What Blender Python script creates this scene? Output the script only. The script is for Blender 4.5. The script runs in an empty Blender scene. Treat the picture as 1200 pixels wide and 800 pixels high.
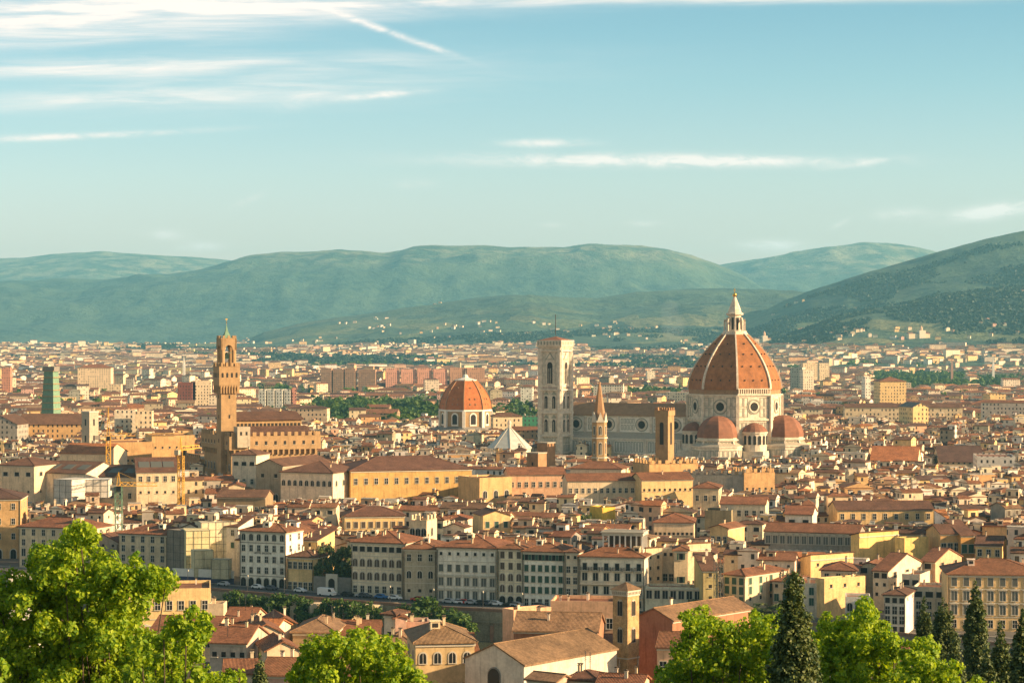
import bpy, math, random, sys
import numpy as np
from mathutils import Vector, Matrix
R = math.radians
rnd = random.Random(7)
SC = bpy.context.scene
COL = SC.collection
# ------------------------------------------------------------------ camera, world, sun, exposure
F = 2550.0          # focal length in photo pixels (1200 px wide)
CAMZ = 80.0
cam = bpy.data.cameras.new('camera'); cam.sensor_width = 36; cam.lens = F / 1200 * 36
cam.clip_start = 1; cam.clip_end = 60000
camo = bpy.data.objects.new('camera', cam); COL.objects.link(camo)
camo.location = (0, 0, CAMZ); camo.rotation_euler = (R(90), 0, 0)
SC.camera = camo
SUN_EL = 19.0
SUN_DIR = Vector((0.972 * math.cos(R(SUN_EL)), -0.235 * math.cos(R(SUN_EL)), math.sin(R(SUN_EL)))).normalized()
sun = bpy.data.lights.new('sun', 'SUN'); sun.energy = 5.0; sun.angle = R(0.55); sun.color = (1.0, 0.70, 0.40)
suno = bpy.data.objects.new('sun', sun); COL.objects.link(suno)
suno.rotation_euler = (-SUN_DIR).to_track_quat('-Z', 'Y').to_euler()
vs = SC.view_settings; vs.view_transform = 'Standard'; vs.look = 'None'; vs.exposure = 1.29; vs.gamma = 1.0
vs.use_curve_mapping = False
cy = SC.cycles
try:
    cy.use_denoising = True; cy.denoiser = 'OPENIMAGEDENOISE'
    cy.max_bounces = 6; cy.diffuse_bounces = 3; cy.glossy_bounces = 2; cy.transmission_bounces = 3
    cy.transparent_max_bounces = 4; cy.volume_bounces = 1; cy.caustics_reflective = False; cy.caustics_refractive = False
    cy.use_adaptive_sampling = False
except Exception:
    pass

def P(px, Y): return (px - 600.0) / F * Y
def Zp(py, Y): return CAMZ - (py - 400.0) / F * Y

class NT:
    """small node helper"""
    def __init__(s, tree): s.t = tree; s.n = tree.nodes; s.l = tree.links
    def add(s, kind, **kw):
        n = s.n.new(kind)
        for k, v in kw.items(): setattr(n, k, v)
        return n
    def put(s, sock, v):
        if hasattr(v, 'links') or isinstance(v, bpy.types.NodeSocket): s.l.new(v, sock)
        else: sock.default_value = v
    def math(s, op, a, b=0.0, c=None, clamp=False):
        n = s.add('ShaderNodeMath', operation=op); n.use_clamp = clamp
        s.put(n.inputs[0], a)
        if op not in ('ABSOLUTE', 'FLOOR', 'FRACT', 'SQRT', 'EXPONENT', 'SINE', 'COSINE'): s.put(n.inputs[1], b)
        if c is not None: s.put(n.inputs[2], c)
        return n.outputs[0]
    def mix(s, fac, a, b, blend='MIX'):
        n = s.add('ShaderNodeMix', data_type='RGBA', blend_type=blend)
        s.put(n.inputs[0], fac); s.put(n.inputs[6], a); s.put(n.inputs[7], b)
        return n.outputs[2]
    def ramp(s, fac, pts, interp='LINEAR'):
        n = s.add('ShaderNodeValToRGB'); cr = n.color_ramp; cr.interpolation = interp
        while len(cr.elements) < len(pts): cr.elements.new(0.5)
        for e, (p, c) in zip(cr.elements, pts):
            e.position = p; e.color = c if len(c) == 4 else (*c, 1)
        s.put(n.inputs[0], fac); return n.outputs[0]
    def noise(s, vec, scale, detail=3.0, rough=0.55, out=0, dist=0.0):
        n = s.add('ShaderNodeTexNoise'); s.put(n.inputs['Vector'], vec)
        n.inputs['Scale'].default_value = scale; n.inputs['Detail'].default_value = detail
        n.inputs['Roughness'].default_value = rough; n.inputs['Distortion'].default_value = dist
        return n.outputs[out]
    def smooth(s, x, a, b):
        n = s.add('ShaderNodeMapRange', interpolation_type='SMOOTHSTEP')
        s.put(n.inputs[0], x); n.inputs[1].default_value = a; n.inputs[2].default_value = b
        return n.outputs[0]

# ---- world: Nishita sky, thin high cloud in streaks by direction
W = bpy.data.worlds.new('World'); SC.world = W; W.use_nodes = True
nt = NT(W.node_tree); nt.n.clear()
out = nt.add('ShaderNodeOutputWorld'); bg = nt.add('ShaderNodeBackground')
sky = nt.add('ShaderNodeTexSky', sky_type='NISHITA'); sky.sun_disc = False
sky.sun_elevation = R(SUN_EL); sky.sun_rotation = math.atan2(SUN_DIR.x, SUN_DIR.y)
sky.altitude = 100; sky.air_density = 1.15; sky.dust_density = 0.6; sky.ozone_density = 1.5
tc = nt.add('ShaderNodeTexCoord'); sx = nt.add('ShaderNodeSeparateXYZ'); nt.l.new(tc.outputs['Generated'], sx.inputs[0])
yy = nt.math('MAXIMUM', sx.outputs[1], 0.05)
U = nt.math('DIVIDE', sx.outputs[0], yy)         # tangent of azimuth
V = nt.math('DIVIDE', sx.outputs[2], yy)         # tangent of elevation
def streak(u0, v0, slope, L, wd, amp, power=1.0):
    """elongated wisp centred at (u0, v0), half length L, half width wd, all in tangents"""
    du = nt.math('SUBTRACT', U, u0)
    dv = nt.math('SUBTRACT', nt.math('SUBTRACT', V, v0), nt.math('MULTIPLY', du, slope))
    a = nt.math('DIVIDE', du, L); b = nt.math('DIVIDE', dv, wd)
    r2 = nt.math('ADD', nt.math('MULTIPLY', a, a), nt.math('MULTIPLY', b, b))
    e = nt.math('EXPONENT', nt.math('MULTIPLY', r2, -1.0))
    return nt.math('MULTIPLY', e, amp)
def T(px): return (px - 600) / F
def E(py): return (400 - py) / F
comb = nt.add('ShaderNodeCombineXYZ')
nt.l.new(nt.math('MULTIPLY', U, 9.0), comb.inputs[0]); nt.l.new(nt.math('MULTIPLY', V, 95.0), comb.inputs[1])
n1 = nt.noise(comb.outputs[0], 1.3, 5, 0.6, dist=0.6)
comb2 = nt.add('ShaderNodeCombineXYZ')
nt.l.new(nt.math('MULTIPLY', U, 60.0), comb2.inputs[0]); nt.l.new(nt.math('MULTIPLY', V, 170.0), comb2.inputs[1])
n2 = nt.noise(comb2.outputs[0], 1.0, 6, 0.65, dist=0.8)
soft = nt.smooth(n1, 0.30, 0.72); fine = nt.smooth(n2, 0.25, 0.75)
acc = None
for (px, py, sl, L, wd, amp) in [
        (120, 12, 0.035, 430, 19, 1.5), (650, 1, 0.01, 560, 6, 1.2), (100, 42, 0.06, 260, 10, 0.5),
        (120, 80, 0.03, 340, 9, 0.85), (130, 118, 0.05, 320, 9, 0.75), (200, 100, 0.03, 330, 30, 0.5),
        (60, 30, 0.0, 260, 30, 0.5)]:
    s_ = streak(T(px), E(py), sl, L / F, wd / F, amp)
    acc = s_ if acc is None else nt.math('ADD', acc, s_)
comb3 = nt.add('ShaderNodeCombineXYZ'); nt.l.new(nt.math('MULTIPLY', U, 26.0), comb3.inputs[0]); nt.l.new(nt.math('MULTIPLY', nt.math('SUBTRACT', V, nt.math('MULTIPLY', U, 0.04)), 620.0), comb3.inputs[1])
fib = nt.noise(comb3.outputs[0], 1.0, 6, 0.7, dist=0.4)
broad = nt.math('MULTIPLY', acc, nt.math('MULTIPLY', nt.math('ADD', nt.math('MULTIPLY', soft, 0.75), 0.25), nt.math('ADD', nt.math('MULTIPLY', fib, 1.1), 0.35)))
acc = None
for (px, py, sl, L, wd, amp) in [
        (740, 188, -0.005, 190, 7, 1.35), (640, 168, 0.0, 42, 4.5, 1.1), (860, 189, 0.0, 110, 5, 0.8), (1010, 191, 0.12, 40, 4, 0.6),
        (110, 159, 0.05, 120, 3.2, 0.9), (40, 161, 0.03, 80, 4, 0.6), (440, 112, 0.09, 48, 4, 1.0), (360, 116, 0.25, 30, 9, 0.45),
        (440, 32, -0.36, 72, 4.0, 1.0), (512, 57, -0.33, 18, 3.5, 0.5), (905, 288, 0.0, 34, 6, 1.3), (1165, 248, 0.13, 52, 8, 1.6), (1055, 251, 0.05, 26, 6, 0.9),
        (195, 275, -0.05, 20, 5, 1.1), (235, 289, 0, 24, 5, 0.9), (755, 262, 0, 16, 3, 0.7), (645, 264, 0, 12, 3, 0.5), (290, 235, 0.4, 16, 4, 0.4),
        (985, 262, 0.5, 10, 3, 0.5), (485, 215, 0.0, 22, 6, 0.3)]:
    s_ = streak(T(px), E(py), sl, L / F, wd / F, amp)
    acc = s_ if acc is None else nt.math('ADD', acc, s_)
wisp = nt.math('MULTIPLY', acc, nt.math('ADD', nt.math('MULTIPLY', fine, 1.0), 0.12))
cl = nt.math('ADD', broad, wisp, clamp=True)
front = nt.smooth(sx.outputs[1], 0.5, 0.75)
cl = nt.math('MULTIPLY', cl, front)
SKY_TINT = nt.ramp(V, [(0.0, (1.16, 0.78, 0.98)), (0.03, (1.06, 0.79, 0.98)), (0.075, (0.88, 0.83, 0.93)), (0.12, (0.62, 0.75, 0.83)), (0.16, (0.46, 0.65, 0.74)), (0.7, (1.12, 0.88, 0.66))])  # last stop warms and brightens high and rear sky, added fill for shaded facades
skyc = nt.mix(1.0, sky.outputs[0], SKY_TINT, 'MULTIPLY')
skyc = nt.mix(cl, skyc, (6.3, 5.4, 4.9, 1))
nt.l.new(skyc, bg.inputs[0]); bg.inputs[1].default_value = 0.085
nt.l.new(bg.outputs[0], out.inputs[0])
# ------------------------------------------------------------------ materials
MATS = {}
def principled(name, col=(0.5, 0.5, 0.5), rough=0.8, metal=0.0, build=None):
    m = bpy.data.materials.new(name); m.use_nodes = True
    t = NT(m.node_tree); b = t.n.get('Principled BSDF')
    b.inputs['Base Color'].default_value = (*col, 1); b.inputs['Roughness'].default_value = rough
    b.inputs['Metallic'].default_value = metal
    b.inputs['Specular IOR Level'].default_value = 0.3
    if build: build(t, b)
    MATS[name] = m; return m
def mottled(scale=1.2, lo=0.75, hi=1.2, coord='Object', streaks=0.0, src=None, fine=6.0):
    def f(t, b):
        tcx = t.add('ShaderNodeTexCoord').outputs[coord]
        if src == 'object':
            oi = t.add('ShaderNodeObjectInfo'); base = oi.outputs['Color']
            off = t.add('ShaderNodeVectorMath', operation='ADD'); t.l.new(tcx, off.inputs[0])
            cx = t.add('ShaderNodeCombineXYZ'); rr = t.math('MULTIPLY', oi.outputs['Random'], 300.0); t.l.new(rr, cx.inputs[0]); t.l.new(rr, cx.inputs[1])
            t.l.new(cx.outputs[0], off.inputs[1]); tcx = off.outputs[0]
        elif src == 'attr':
            base = t.add('ShaderNodeAttribute', attribute_name='col').outputs['Color']
        else: base = tuple(b.inputs['Base Color'].default_value)
        n = t.noise(tcx, scale, 5, 0.6); n2 = t.noise(tcx, scale * fine, 3, 0.6)
        k = t.math('ADD', t.math('MULTIPLY', n, 0.6), t.math('MULTIPLY', n2, 0.4))
        k = t.smooth(k, 0.3, 0.7)
        k = t.math('ADD', t.math('MULTIPLY', k, hi - lo), lo)
        if streaks:
            mp = t.add('ShaderNodeMapping'); t.l.new(tcx, mp.inputs[0]); mp.inputs['Scale'].default_value = (1.1, 1.1, 0.09)
            s2 = t.smooth(t.noise(mp.outputs[0], 1.0, 4, 0.7), 0.48, 0.75)
            k = t.math('MULTIPLY', k, t.math('SUBTRACT', 1.0, t.math('MULTIPLY', s2, streaks)))
        cc = t.add('ShaderNodeCombineXYZ')
        for i in range(3): t.l.new(k, cc.inputs[i])
        t.l.new(t.mix(1.0, base, cc.outputs[0], 'MULTIPLY'), b.inputs['Base Color'])
    return f
def roofmat(src):
    def f(t, b):
        tcx = t.add('ShaderNodeTexCoord').outputs['Object']
        if src == 'object':
            oi = t.add('ShaderNodeObjectInfo'); base = oi.outputs['Color']
            off = t.add('ShaderNodeVectorMath', operation='ADD'); t.l.new(tcx, off.inputs[0])
            cx = t.add('ShaderNodeCombineXYZ'); rr = t.math('MULTIPLY', oi.outputs['Random'], 300.0)
            t.l.new(rr, cx.inputs[0]); t.l.new(rr, cx.inputs[1]); t.l.new(cx.outputs[0], off.inputs[1]); tn = off.outputs[0]
        else:
            base = t.add('ShaderNodeAttribute', attribute_name='col').outputs['Color']; tn = tcx
        big = t.smooth(t.noise(tn, 0.22, 4, 0.6), 0.35, 0.68)
        med = t.smooth(t.noise(tn, 1.3, 4, 0.7), 0.30, 0.72)
        sm = t.smooth(t.noise(tn, 5.0, 2, 0.8), 0.30, 0.70)
        k = t.math('ADD', t.math('MULTIPLY', big, 0.40), t.math('ADD', t.math('MULTIPLY', med, 0.62), t.math('MULTIPLY', sm, 0.5)))
        k = t.math('ADD', k, 0.32)
        cc = t.add('ShaderNodeCombineXYZ')
        for i in range(3): t.l.new(k, cc.inputs[i])
        c1 = t.mix(1.0, base, cc.outputs[0], 'MULTIPLY')
        lich = t.smooth(t.noise(tn, 2.6, 4, 0.7), 0.58, 0.74)       # pale lichen and replaced tiles
        c2 = t.mix(t.math('MULTIPLY', lich, 0.45), c1, (0.30, 0.23, 0.14, 1))
        t.l.new(c2, b.inputs['Base Color'])
        # rows of curved tiles: pan and cover running down the slope
        sp = t.add('ShaderNodeSeparateXYZ'); t.l.new(t.add('ShaderNodeTexCoord').outputs['Object'], sp.inputs[0])
        w1 = t.math('SINE', t.math('MULTIPLY', sp.outputs[0], 26.0)); w2 = t.math('SINE', t.math('MULTIPLY', sp.outputs[1], 17.0))
        bp = t.add('ShaderNodeBump'); bp.inputs['Strength'].default_value = 0.9; bp.inputs['Distance'].default_value = 0.06
        t.l.new(t.math('ADD', w1, t.math('MULTIPLY', w2, 0.5)), bp.inputs['Height']); t.l.new(bp.outputs[0], b.inputs['Normal'])
    return f
principled('wall', rough=0.9, build=mottled(0.30, 0.72, 1.12, streaks=0.38, src='object'))
principled('roof', rough=0.85, build=roofmat('object'))
principled('bulk_roof', rough=0.85, build=roofmat('attr'))
principled('paint', rough=0.6, build=mottled(0.6, 0.85, 1.1, src='object'))
def bulkwall(src):
    def f(t, b):
        # windows by metres along and up the wall (uv), dark panes
        uv = t.add('ShaderNodeUVMap', uv_map='uv').outputs[0]
        s = t.add('ShaderNodeSeparateXYZ'); t.l.new(uv, s.inputs[0])
        if src == 'attr': base = t.add('ShaderNodeAttribute', attribute_name='col').outputs['Color']
        else: base = t.add('ShaderNodeObjectInfo').outputs['Color']
        u = t.math('DIVIDE', s.outputs[0], 3.1); v = t.math('DIVIDE', s.outputs[1], 3.3)
        fu = t.math('FRACT', u); fv = t.math('FRACT', v)
        mu = t.math('MULTIPLY', t.math('GREATER_THAN', fu, 0.33), t.math('LESS_THAN', fu, 0.67))
        mv = t.math('MULTIPLY', t.math('GREATER_THAN', fv, 0.30), t.math('LESS_THAN', fv, 0.80))
        wn = t.add('ShaderNodeTexWhiteNoise', noise_dimensions='2D')
        cb = t.add('ShaderNodeCombineXYZ'); t.l.new(t.math('FLOOR', u), cb.inputs[0]); t.l.new(t.math('FLOOR', v), cb.inputs[1])
        t.l.new(cb.outputs[0], wn.inputs[0])
        on = t.math('LESS_THAN', wn.outputs[0], 0.72)
        m = t.math('MULTIPLY', t.math('MULTIPLY', mu, mv), on)
        tcx = t.add('ShaderNodeTexCoord').outputs['Object']
        n = t.smooth(t.noise(tcx, 0.45, 4, 0.65), 0.3, 0.7)
        k = t.math('ADD', t.math('MULTIPLY', n, 0.28), 0.82)
        cc = t.add('ShaderNodeCombineXYZ')
        for i in range(3): t.l.new(k, cc.inputs[i])
        wcol = t.mix(1.0, base, cc.outputs[0], 'MULTIPLY')
        t.l.new(t.mix(m, wcol, (0.055, 0.05, 0.045, 1)), b.inputs['Base Color'])
    return f
principled('bulk_wall', rough=0.9, build=bulkwall('attr'))
principled('block_wall', rough=0.9, build=bulkwall('object'))
principled('stone', (0.42, 0.36, 0.27), 0.9, build=mottled(0.8, 0.8, 1.15, streaks=0.25))
principled('pale_stone', (0.55, 0.50, 0.40), 0.9, build=mottled(0.8, 0.85, 1.1))
principled('grey_stone', (0.22, 0.20, 0.17), 0.9, build=mottled(0.8, 0.75, 1.2))
principled('glass', (0.02, 0.022, 0.022), 0.4); MATS['glass'].node_tree.nodes['Principled BSDF'].inputs['Specular IOR Level'].default_value = 0.12
principled('dark', (0.03, 0.026, 0.022), 0.9)
principled('shutter_green', (0.035, 0.085, 0.06), 0.6)
principled('shutter_brown', (0.09, 0.065, 0.045), 0.7)
principled('shutter_grey', (0.11, 0.115, 0.10), 0.7)
principled('iron', (0.05, 0.05, 0.05), 0.6)
principled('gold', (0.75, 0.5, 0.12), 0.3, 1.0)
principled('crane_yellow', (0.72, 0.40, 0.06), 0.5)
principled('white', (0.72, 0.68, 0.60), 0.8, build=mottled(0.7, 0.85, 1.08))
principled('bark', (0.10, 0.075, 0.05), 0.95, build=mottled(3.0, 0.6, 1.2))
principled('tyre', (0.02, 0.02, 0.02), 0.8)
principled('copper', (0.16, 0.27, 0.18), 0.7, build=mottled(0.8, 0.7, 1.2))
def leafmat(name, col, trans=0.35):
    m = bpy.data.materials.new(name); m.use_nodes = True; t = NT(m.node_tree)
    b = t.n.get('Principled BSDF'); b.inputs['Roughness'].default_value = 0.55; b.inputs['Specular IOR Level'].default_value = 0.25
    at = t.add('ShaderNodeAttribute', attribute_name='tint').outputs['Fac']
    c = t.mix(at, (col[0] * 0.42, col[1] * 0.60, col[2] * 0.9, 1), (min(1, col[0] * 1.6), min(1, col[1] * 1.3), col[2] * 1.05, 1))
    t.l.new(c, b.inputs['Base Color'])
    tr = t.add('ShaderNodeBsdfTranslucent'); t.l.new(t.mix(1.0, c, (1.5, 1.45, 0.6, 1), 'MULTIPLY'), tr.inputs[0])
    mx = t.add('ShaderNodeMixShader'); mx.inputs[0].default_value = trans
    t.l.new(b.outputs[0], mx.inputs[1]); t.l.new(tr.outputs[0], mx.inputs[2])
    t.l.new(mx.outputs[0], t.n.get('Material Output').inputs[0]); MATS[name] = m
leafmat('leaf_bright', (0.235, 0.36, 0.018), 0.40)
leafmat('leaf_mid', (0.065, 0.125, 0.025), 0.25)
leafmat('leaf_dark', (0.08, 0.118, 0.035), 0.14)
leafmat('leaf_hill', (0.022, 0.046, 0.030), 0.08)
leafmat('leaf_olive', (0.10, 0.12, 0.06), 0.15)

# ------------------------------------------------------------------ mesh builders
def new_obj(name, me, parent=None, mats=(), color=None, loc=None, rot=None):
    for m in mats:
        me.materials.append(MATS[m])
    o = bpy.data.objects.new(name, me); COL.objects.link(o)
    if parent is not None: o.parent = parent
    if color is not None: o.color = (*color[:3], 1)
    if loc is not None: o.location = loc
    if rot is not None: o.rotation_euler = (0, 0, rot)
    return o
def tag(o, label=None, cat=None, group=None, kind=None):
    if label: o['label'] = label
    if cat: o['category'] = cat
    if group: o['group'] = group
    if kind: o['kind'] = kind
    return o
def empty(name, loc, rz=0.0):
    o = bpy.data.objects.new(name, None); COL.objects.link(o); o.location = loc; o.rotation_euler = (0, 0, rz)
    o.empty_display_size = 1; return o
class MB:
    def __init__(s): s.v = []; s.f = []; s.m = []
    def add(s, vs, fs, m=0):
        b = len(s.v); s.v += [tuple(x) for x in vs]; s.f += [tuple(b + i for i in q) for q in fs]; s.m += [m] * len(fs); return s
    def box(s, cx, cy, z0, sx, sy, sz, rot=0.0, m=0):
        c, n = math.cos(rot), math.sin(rot); vs = []
        for z in (z0, z0 + sz):
            for a, b in ((-1, -1), (1, -1), (1, 1), (-1, 1)):
                x, y = a * sx / 2, b * sy / 2; vs.append((cx + x * c - y * n, cy + x * n + y * c, z))
        return s.add(vs, [(3, 2, 1, 0), (4, 5, 6, 7), (0, 1, 5, 4), (1, 2, 6, 5), (2, 3, 7, 6), (3, 0, 4, 7)], m)
    def prism(s, poly, z0, z1, m=0, axis='z'):
        n = len(poly)
        def q(a, b, t): return (a, b, t) if axis == 'z' else ((t, a, b) if axis == 'x' else (a, t, b))
        vs = [q(a, b, z0) for a, b in poly] + [q(a, b, z1) for a, b in poly]
        fs = [tuple(range(n))[::-1], tuple(range(n, 2 * n))] + [(i, (i + 1) % n, n + (i + 1) % n, n + i) for i in range(n)]
        return s.add(vs, fs, m)
    def lathe(s, prof, n=8, ph=0.0, cx=0, cy=0, m=0, cap=True, a0=None, a1=None):
        """prof: (radius, z) pairs; full turn, or an arc a0..a1"""
        full = a0 is None; k = n if full else n + 1; vs = []
        for r, z in prof:
            for i in range(k):
                a = ph + 2 * math.pi * i / n if full else a0 + (a1 - a0) * i / n
                vs.append((cx + r * math.cos(a), cy + r * math.sin(a), z))
        fs = []
        for j in range(len(prof) - 1):
            for i in range(n):
                i2 = (i + 1) % k; fs.append((j * k + i, j * k + i2, (j + 1) * k + i2, (j + 1) * k + i))
        if cap and full: fs += [tuple(range(k))[::-1], tuple((len(prof) - 1) * k + i for i in range(k))]
        return s.add(vs, fs, m)
    def bar(s, a, b, r, m=0, n=4):
        a, b = Vector(a), Vector(b); d = (b - a); q = d.to_track_quat('Z', 'Y'); L = d.length; vs = []
        for z in (0, L):
            for i in range(n):
                t = 2 * math.pi * (i + .5) / n; vs.append(a + q @ Vector((r * math.cos(t), r * math.sin(t), z)))
        fs = [(i, (i + 1) % n, n + (i + 1) % n, n + i) for i in range(n)] + [tuple(range(n))[::-1], tuple(range(n, 2 * n))]
        return s.add(vs, fs, m)
    def mesh(s, name='mesh'):
        me = bpy.data.meshes.new(name); me.from_pydata(s.v, [], s.f)
        if any(s.m): me.polygons.foreach_set('material_index', s.m)
        me.update(); return me
    def build(s, name, mats, parent=None, color=None, loc=None, rot=None):
        return new_obj(name, s.mesh(name), parent, mats if isinstance(mats, (list, tuple)) else [mats], color, loc, rot)
def np_mesh(name, V, Q, mat_idx=None):
    """V (n,3), Q (m,k) all faces with k corners, or a list of such arrays"""
    me = bpy.data.meshes.new(name)
    Qs = Q if isinstance(Q, list) else [Q]
    me.vertices.add(len(V)); me.vertices.foreach_set('co', np.asarray(V, np.float32).ravel())
    loops = np.concatenate([q.ravel() for q in Qs]).astype(np.int32)
    tot = np.concatenate([np.full(len(q), q.shape[1]) for q in Qs]).astype(np.int32)
    st = np.concatenate([[0], np.cumsum(tot)[:-1]]).astype(np.int32)
    me.loops.add(len(loops)); me.loops.foreach_set('vertex_index', loops)
    me.polygons.add(len(tot)); me.polygons.foreach_set('loop_start', st)
    try: me.polygons.foreach_set('loop_total', tot)
    except Exception: pass
    if mat_idx is not None: me.polygons.foreach_set('material_index', np.asarray(mat_idx, np.int32))
    me.update(calc_edges=True); me.shade_flat(); return me
# ------------------------------------------------------------------ terrain: city ground, river bed, slope, hills
def vnoise(x, y, seed=0):
    xi = np.floor(x).astype(np.int64); yi = np.floor(y).astype(np.int64); xf = x - xi; yf = y - yi
    def h(a, b):
        n = (a * 374761393 + b * 668265263 + seed * 974634777) & 0xFFFFFFFF
        n = ((n ^ (n >> 13)) * 1274126177) & 0xFFFFFFFF
        return ((n ^ (n >> 16)) & 0xFFFF) / 65535.0
    u = xf * xf * (3 - 2 * xf); v = yf * yf * (3 - 2 * yf)
    return (h(xi, yi) * (1 - u) + h(xi + 1, yi) * u) * (1 - v) + (h(xi, yi + 1) * (1 - u) + h(xi + 1, yi + 1) * u) * v
def fbm(x, y, oct=5, seed=0, ridged=False):
    s = 0; a = 1; tot = 0
    for o in range(oct):
        n = vnoise(x * 2 ** o + 17.3 * o, y * 2 ** o - 9.1 * o, seed + o)
        if ridged: n = 1 - np.abs(2 * n - 1)
        s = s + a * n; tot += a; a *= 0.5
    return s / tot
HILLS = [  # (ridge distance, foot distance, power, back length, [(px, py)...], noise size, noise amount)
    (24000, 17000, 1.0, 5000, [(-300, 300), (0, 304), (30, 303), (60, 298), (120, 294.5), (170, 298), (200, 301), (260, 304), (300, 310), (500, 330), (700, 350)], 1500, 60),
    (17000, 12500, 1.15, 5000, [(-300, 330), (0, 330), (90, 326), (150, 324), (200, 319), (240, 311), (280, 302), (330, 293), (400, 292), (450, 293), (490, 288), (560, 287), (620, 288), (660, 291),
        (700, 288), (750, 287), (780, 290), (810, 297), (840, 307), (870, 320), (900, 340), (930, 370), (960, 400), (1500, 410)], 1500, 105),
    (21000, 15000, 1.0, 5000, [(700, 400), (800, 320), (850, 310), (890, 304), (930, 297), (970, 290), (1010, 286), (1040, 286), (1075, 291), (1120, 300), (1200, 310), (1500, 320)], 1500, 70),
    (9500, 6900, 1.05, 4000, [(780, 402), (840, 388), (880, 372), (920, 352), (960, 338), (1000, 325), (1050, 309), (1100, 294), (1150, 281), (1200, 271), (1300, 255), (1500, 240)], 900, 36),
    (11500, 7200, 1.1, 3500, [(150, 408), (285, 400), (310, 389), (350, 380), (400, 372), (450, 366), (500, 359), (560, 350), (600, 346), (650, 348), (700, 350), (750, 345), (800, 341), (850, 340),
        (900, 341), (1000, 345), (1500, 360)], 1100, 55),
    (7600, 5300, 1.0, 3000, [(860, 414), (900, 400), (940, 386), (980, 371), (1020, 362), (1060, 356), (1110, 346), (1160, 340), (1200, 337), (1300, 330), (1500, 320)], 700, 26),
    (9500, 6600, 1.0, 3000, [(420, 412), (480, 400), (540, 392), (620, 388), (700, 385), (780, 383), (850, 386), (920, 395), (960, 405), (1500, 410)], 800, 30),
    (13500, 11000, 1.0, 2500, [(-300, 410), (20, 409), (60, 403), (105, 400), (130, 404), (160, 409), (1500, 412)], 800, 10),
]
NEAR_Y = np.array([-400, -5, 0, 8, 20, 45, 75, 110, 150, 200, 250, 310, 380, 470, 530, 548, 556, 570, 640, 1e5])
NEAR_Z = np.array([78.4, 78.4, 78.2, 76, 70.5, 63, 56.5, 48, 38, 25, 14, 5, 2.5, 1.0, 0.5, -2, -6, -9.5, -9.5, -9.5])
# river wall line (world x, world y), the street lies behind it
def street_pt(px, Y): return (P(px, Y), Y)
ST = [street_pt(-160, 815), street_pt(22, 770), street_pt(200, 733), street_pt(280, 713), street_pt(412, 687), street_pt(512, 671), street_pt(613, 660), street_pt(755, 650), street_pt(905, 640), street_pt(1110, 598), street_pt(1300, 570)]
STX = np.array([p[0] for p in ST]); STY = np.array([p[1] for p in ST])
def wall_y(x): return np.interp(x, STX, STY) - 17.0
def terrain(X, Y):
    X = np.asarray(X, float); Y = np.asarray(Y, float)
    zn = np.interp(Y, NEAR_Y, NEAR_Z)
    wy = wall_y(X)
    z = np.where(Y < wy, zn, 0.0)
    px = 600 + F * X / np.maximum(Y, 1)
    hill = np.zeros_like(z)
    for i, (Yr, Yf, pw, back, prof, ns, na) in enumerate(HILLS):
        a = np.array(prof, float); ridge = CAMZ + (400 - np.interp(px, a[:, 0], a[:, 1])) * Yr / F
        wob = (fbm(X / 1900, Y / 1900 + i * 7, 3, 50 + i) - 0.5) * 0.5
        t = (Y - Yf) / (Yr - Yf) + wob * np.clip((Yr - Y) / (Yr - Yf), 0, 1) * 0.7
        s = np.where(t < 1, np.clip(t, 0, 1) ** pw, np.clip(1 - (Y - Yr) / back, 0, 1))
        s = np.where(t < 1, 0.5 * s + 0.5 * s * s * (3 - 2 * s), s)
        g = fbm(X / ns, Y / (ns * 1.6), 6, 11 + i, ridged=True) - 0.55
        g2 = fbm(X / 130, Y / 220, 3, 91 + i) - 0.5
        g3 = fbm(X / (ns * .35), Y / (ns * .6), 4, 131 + i, ridged=True) - 0.55
        n = (g * na * 2.3 + g3 * na * 0.8 + g2 * na * 0.18) * np.clip(s * 2.2, 0, 1) * np.clip(ridge / 350, 0.15, 1) * (1 - 0.72 * np.exp(-((t - 1) / 0.10) ** 2))
        hill = np.maximum(hill, np.maximum(ridge, 0) * s + n)
    lowroll = fbm(X / 600, Y / 600, 3, 5) * 5
    z = np.where(Y > 4800, np.maximum(z, hill - 1.0), z)
    return z
rows = np.unique(np.concatenate([np.arange(-380, 0, 40), np.arange(0, 320, 10), np.arange(320, 560, 10), np.arange(560, 860, 3.0),
    np.arange(860, 5000, 60), np.arange(5000, 13500, 42), np.arange(13500, 24001, 75), np.arange(24000, 26500, 250)]))
NC = 420
def sheet(rows, name, mat, label):
    u = np.linspace(-1, 1, NC); Wd = np.maximum(330, 0.33 * rows + 220)
    X = u[None, :] * Wd[:, None]; Y = np.repeat(rows[:, None], NC, 1); Z = terrain(X, Y)
    V = np.stack([X, Y, Z], -1).reshape(-1, 3); n, c = len(rows), NC
    idx = np.arange(n * c).reshape(n, c)
    Q = np.stack([idx[:-1, :-1], idx[:-1, 1:], idx[1:, 1:], idx[1:, :-1]], -1).reshape(-1, 4)
    me = np_mesh(name, V, Q); me.polygons.foreach_set('use_smooth', np.ones(len(Q), bool))
    return tag(new_obj(name, me, None, [mat]), label, None, None, 'structure')
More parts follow.
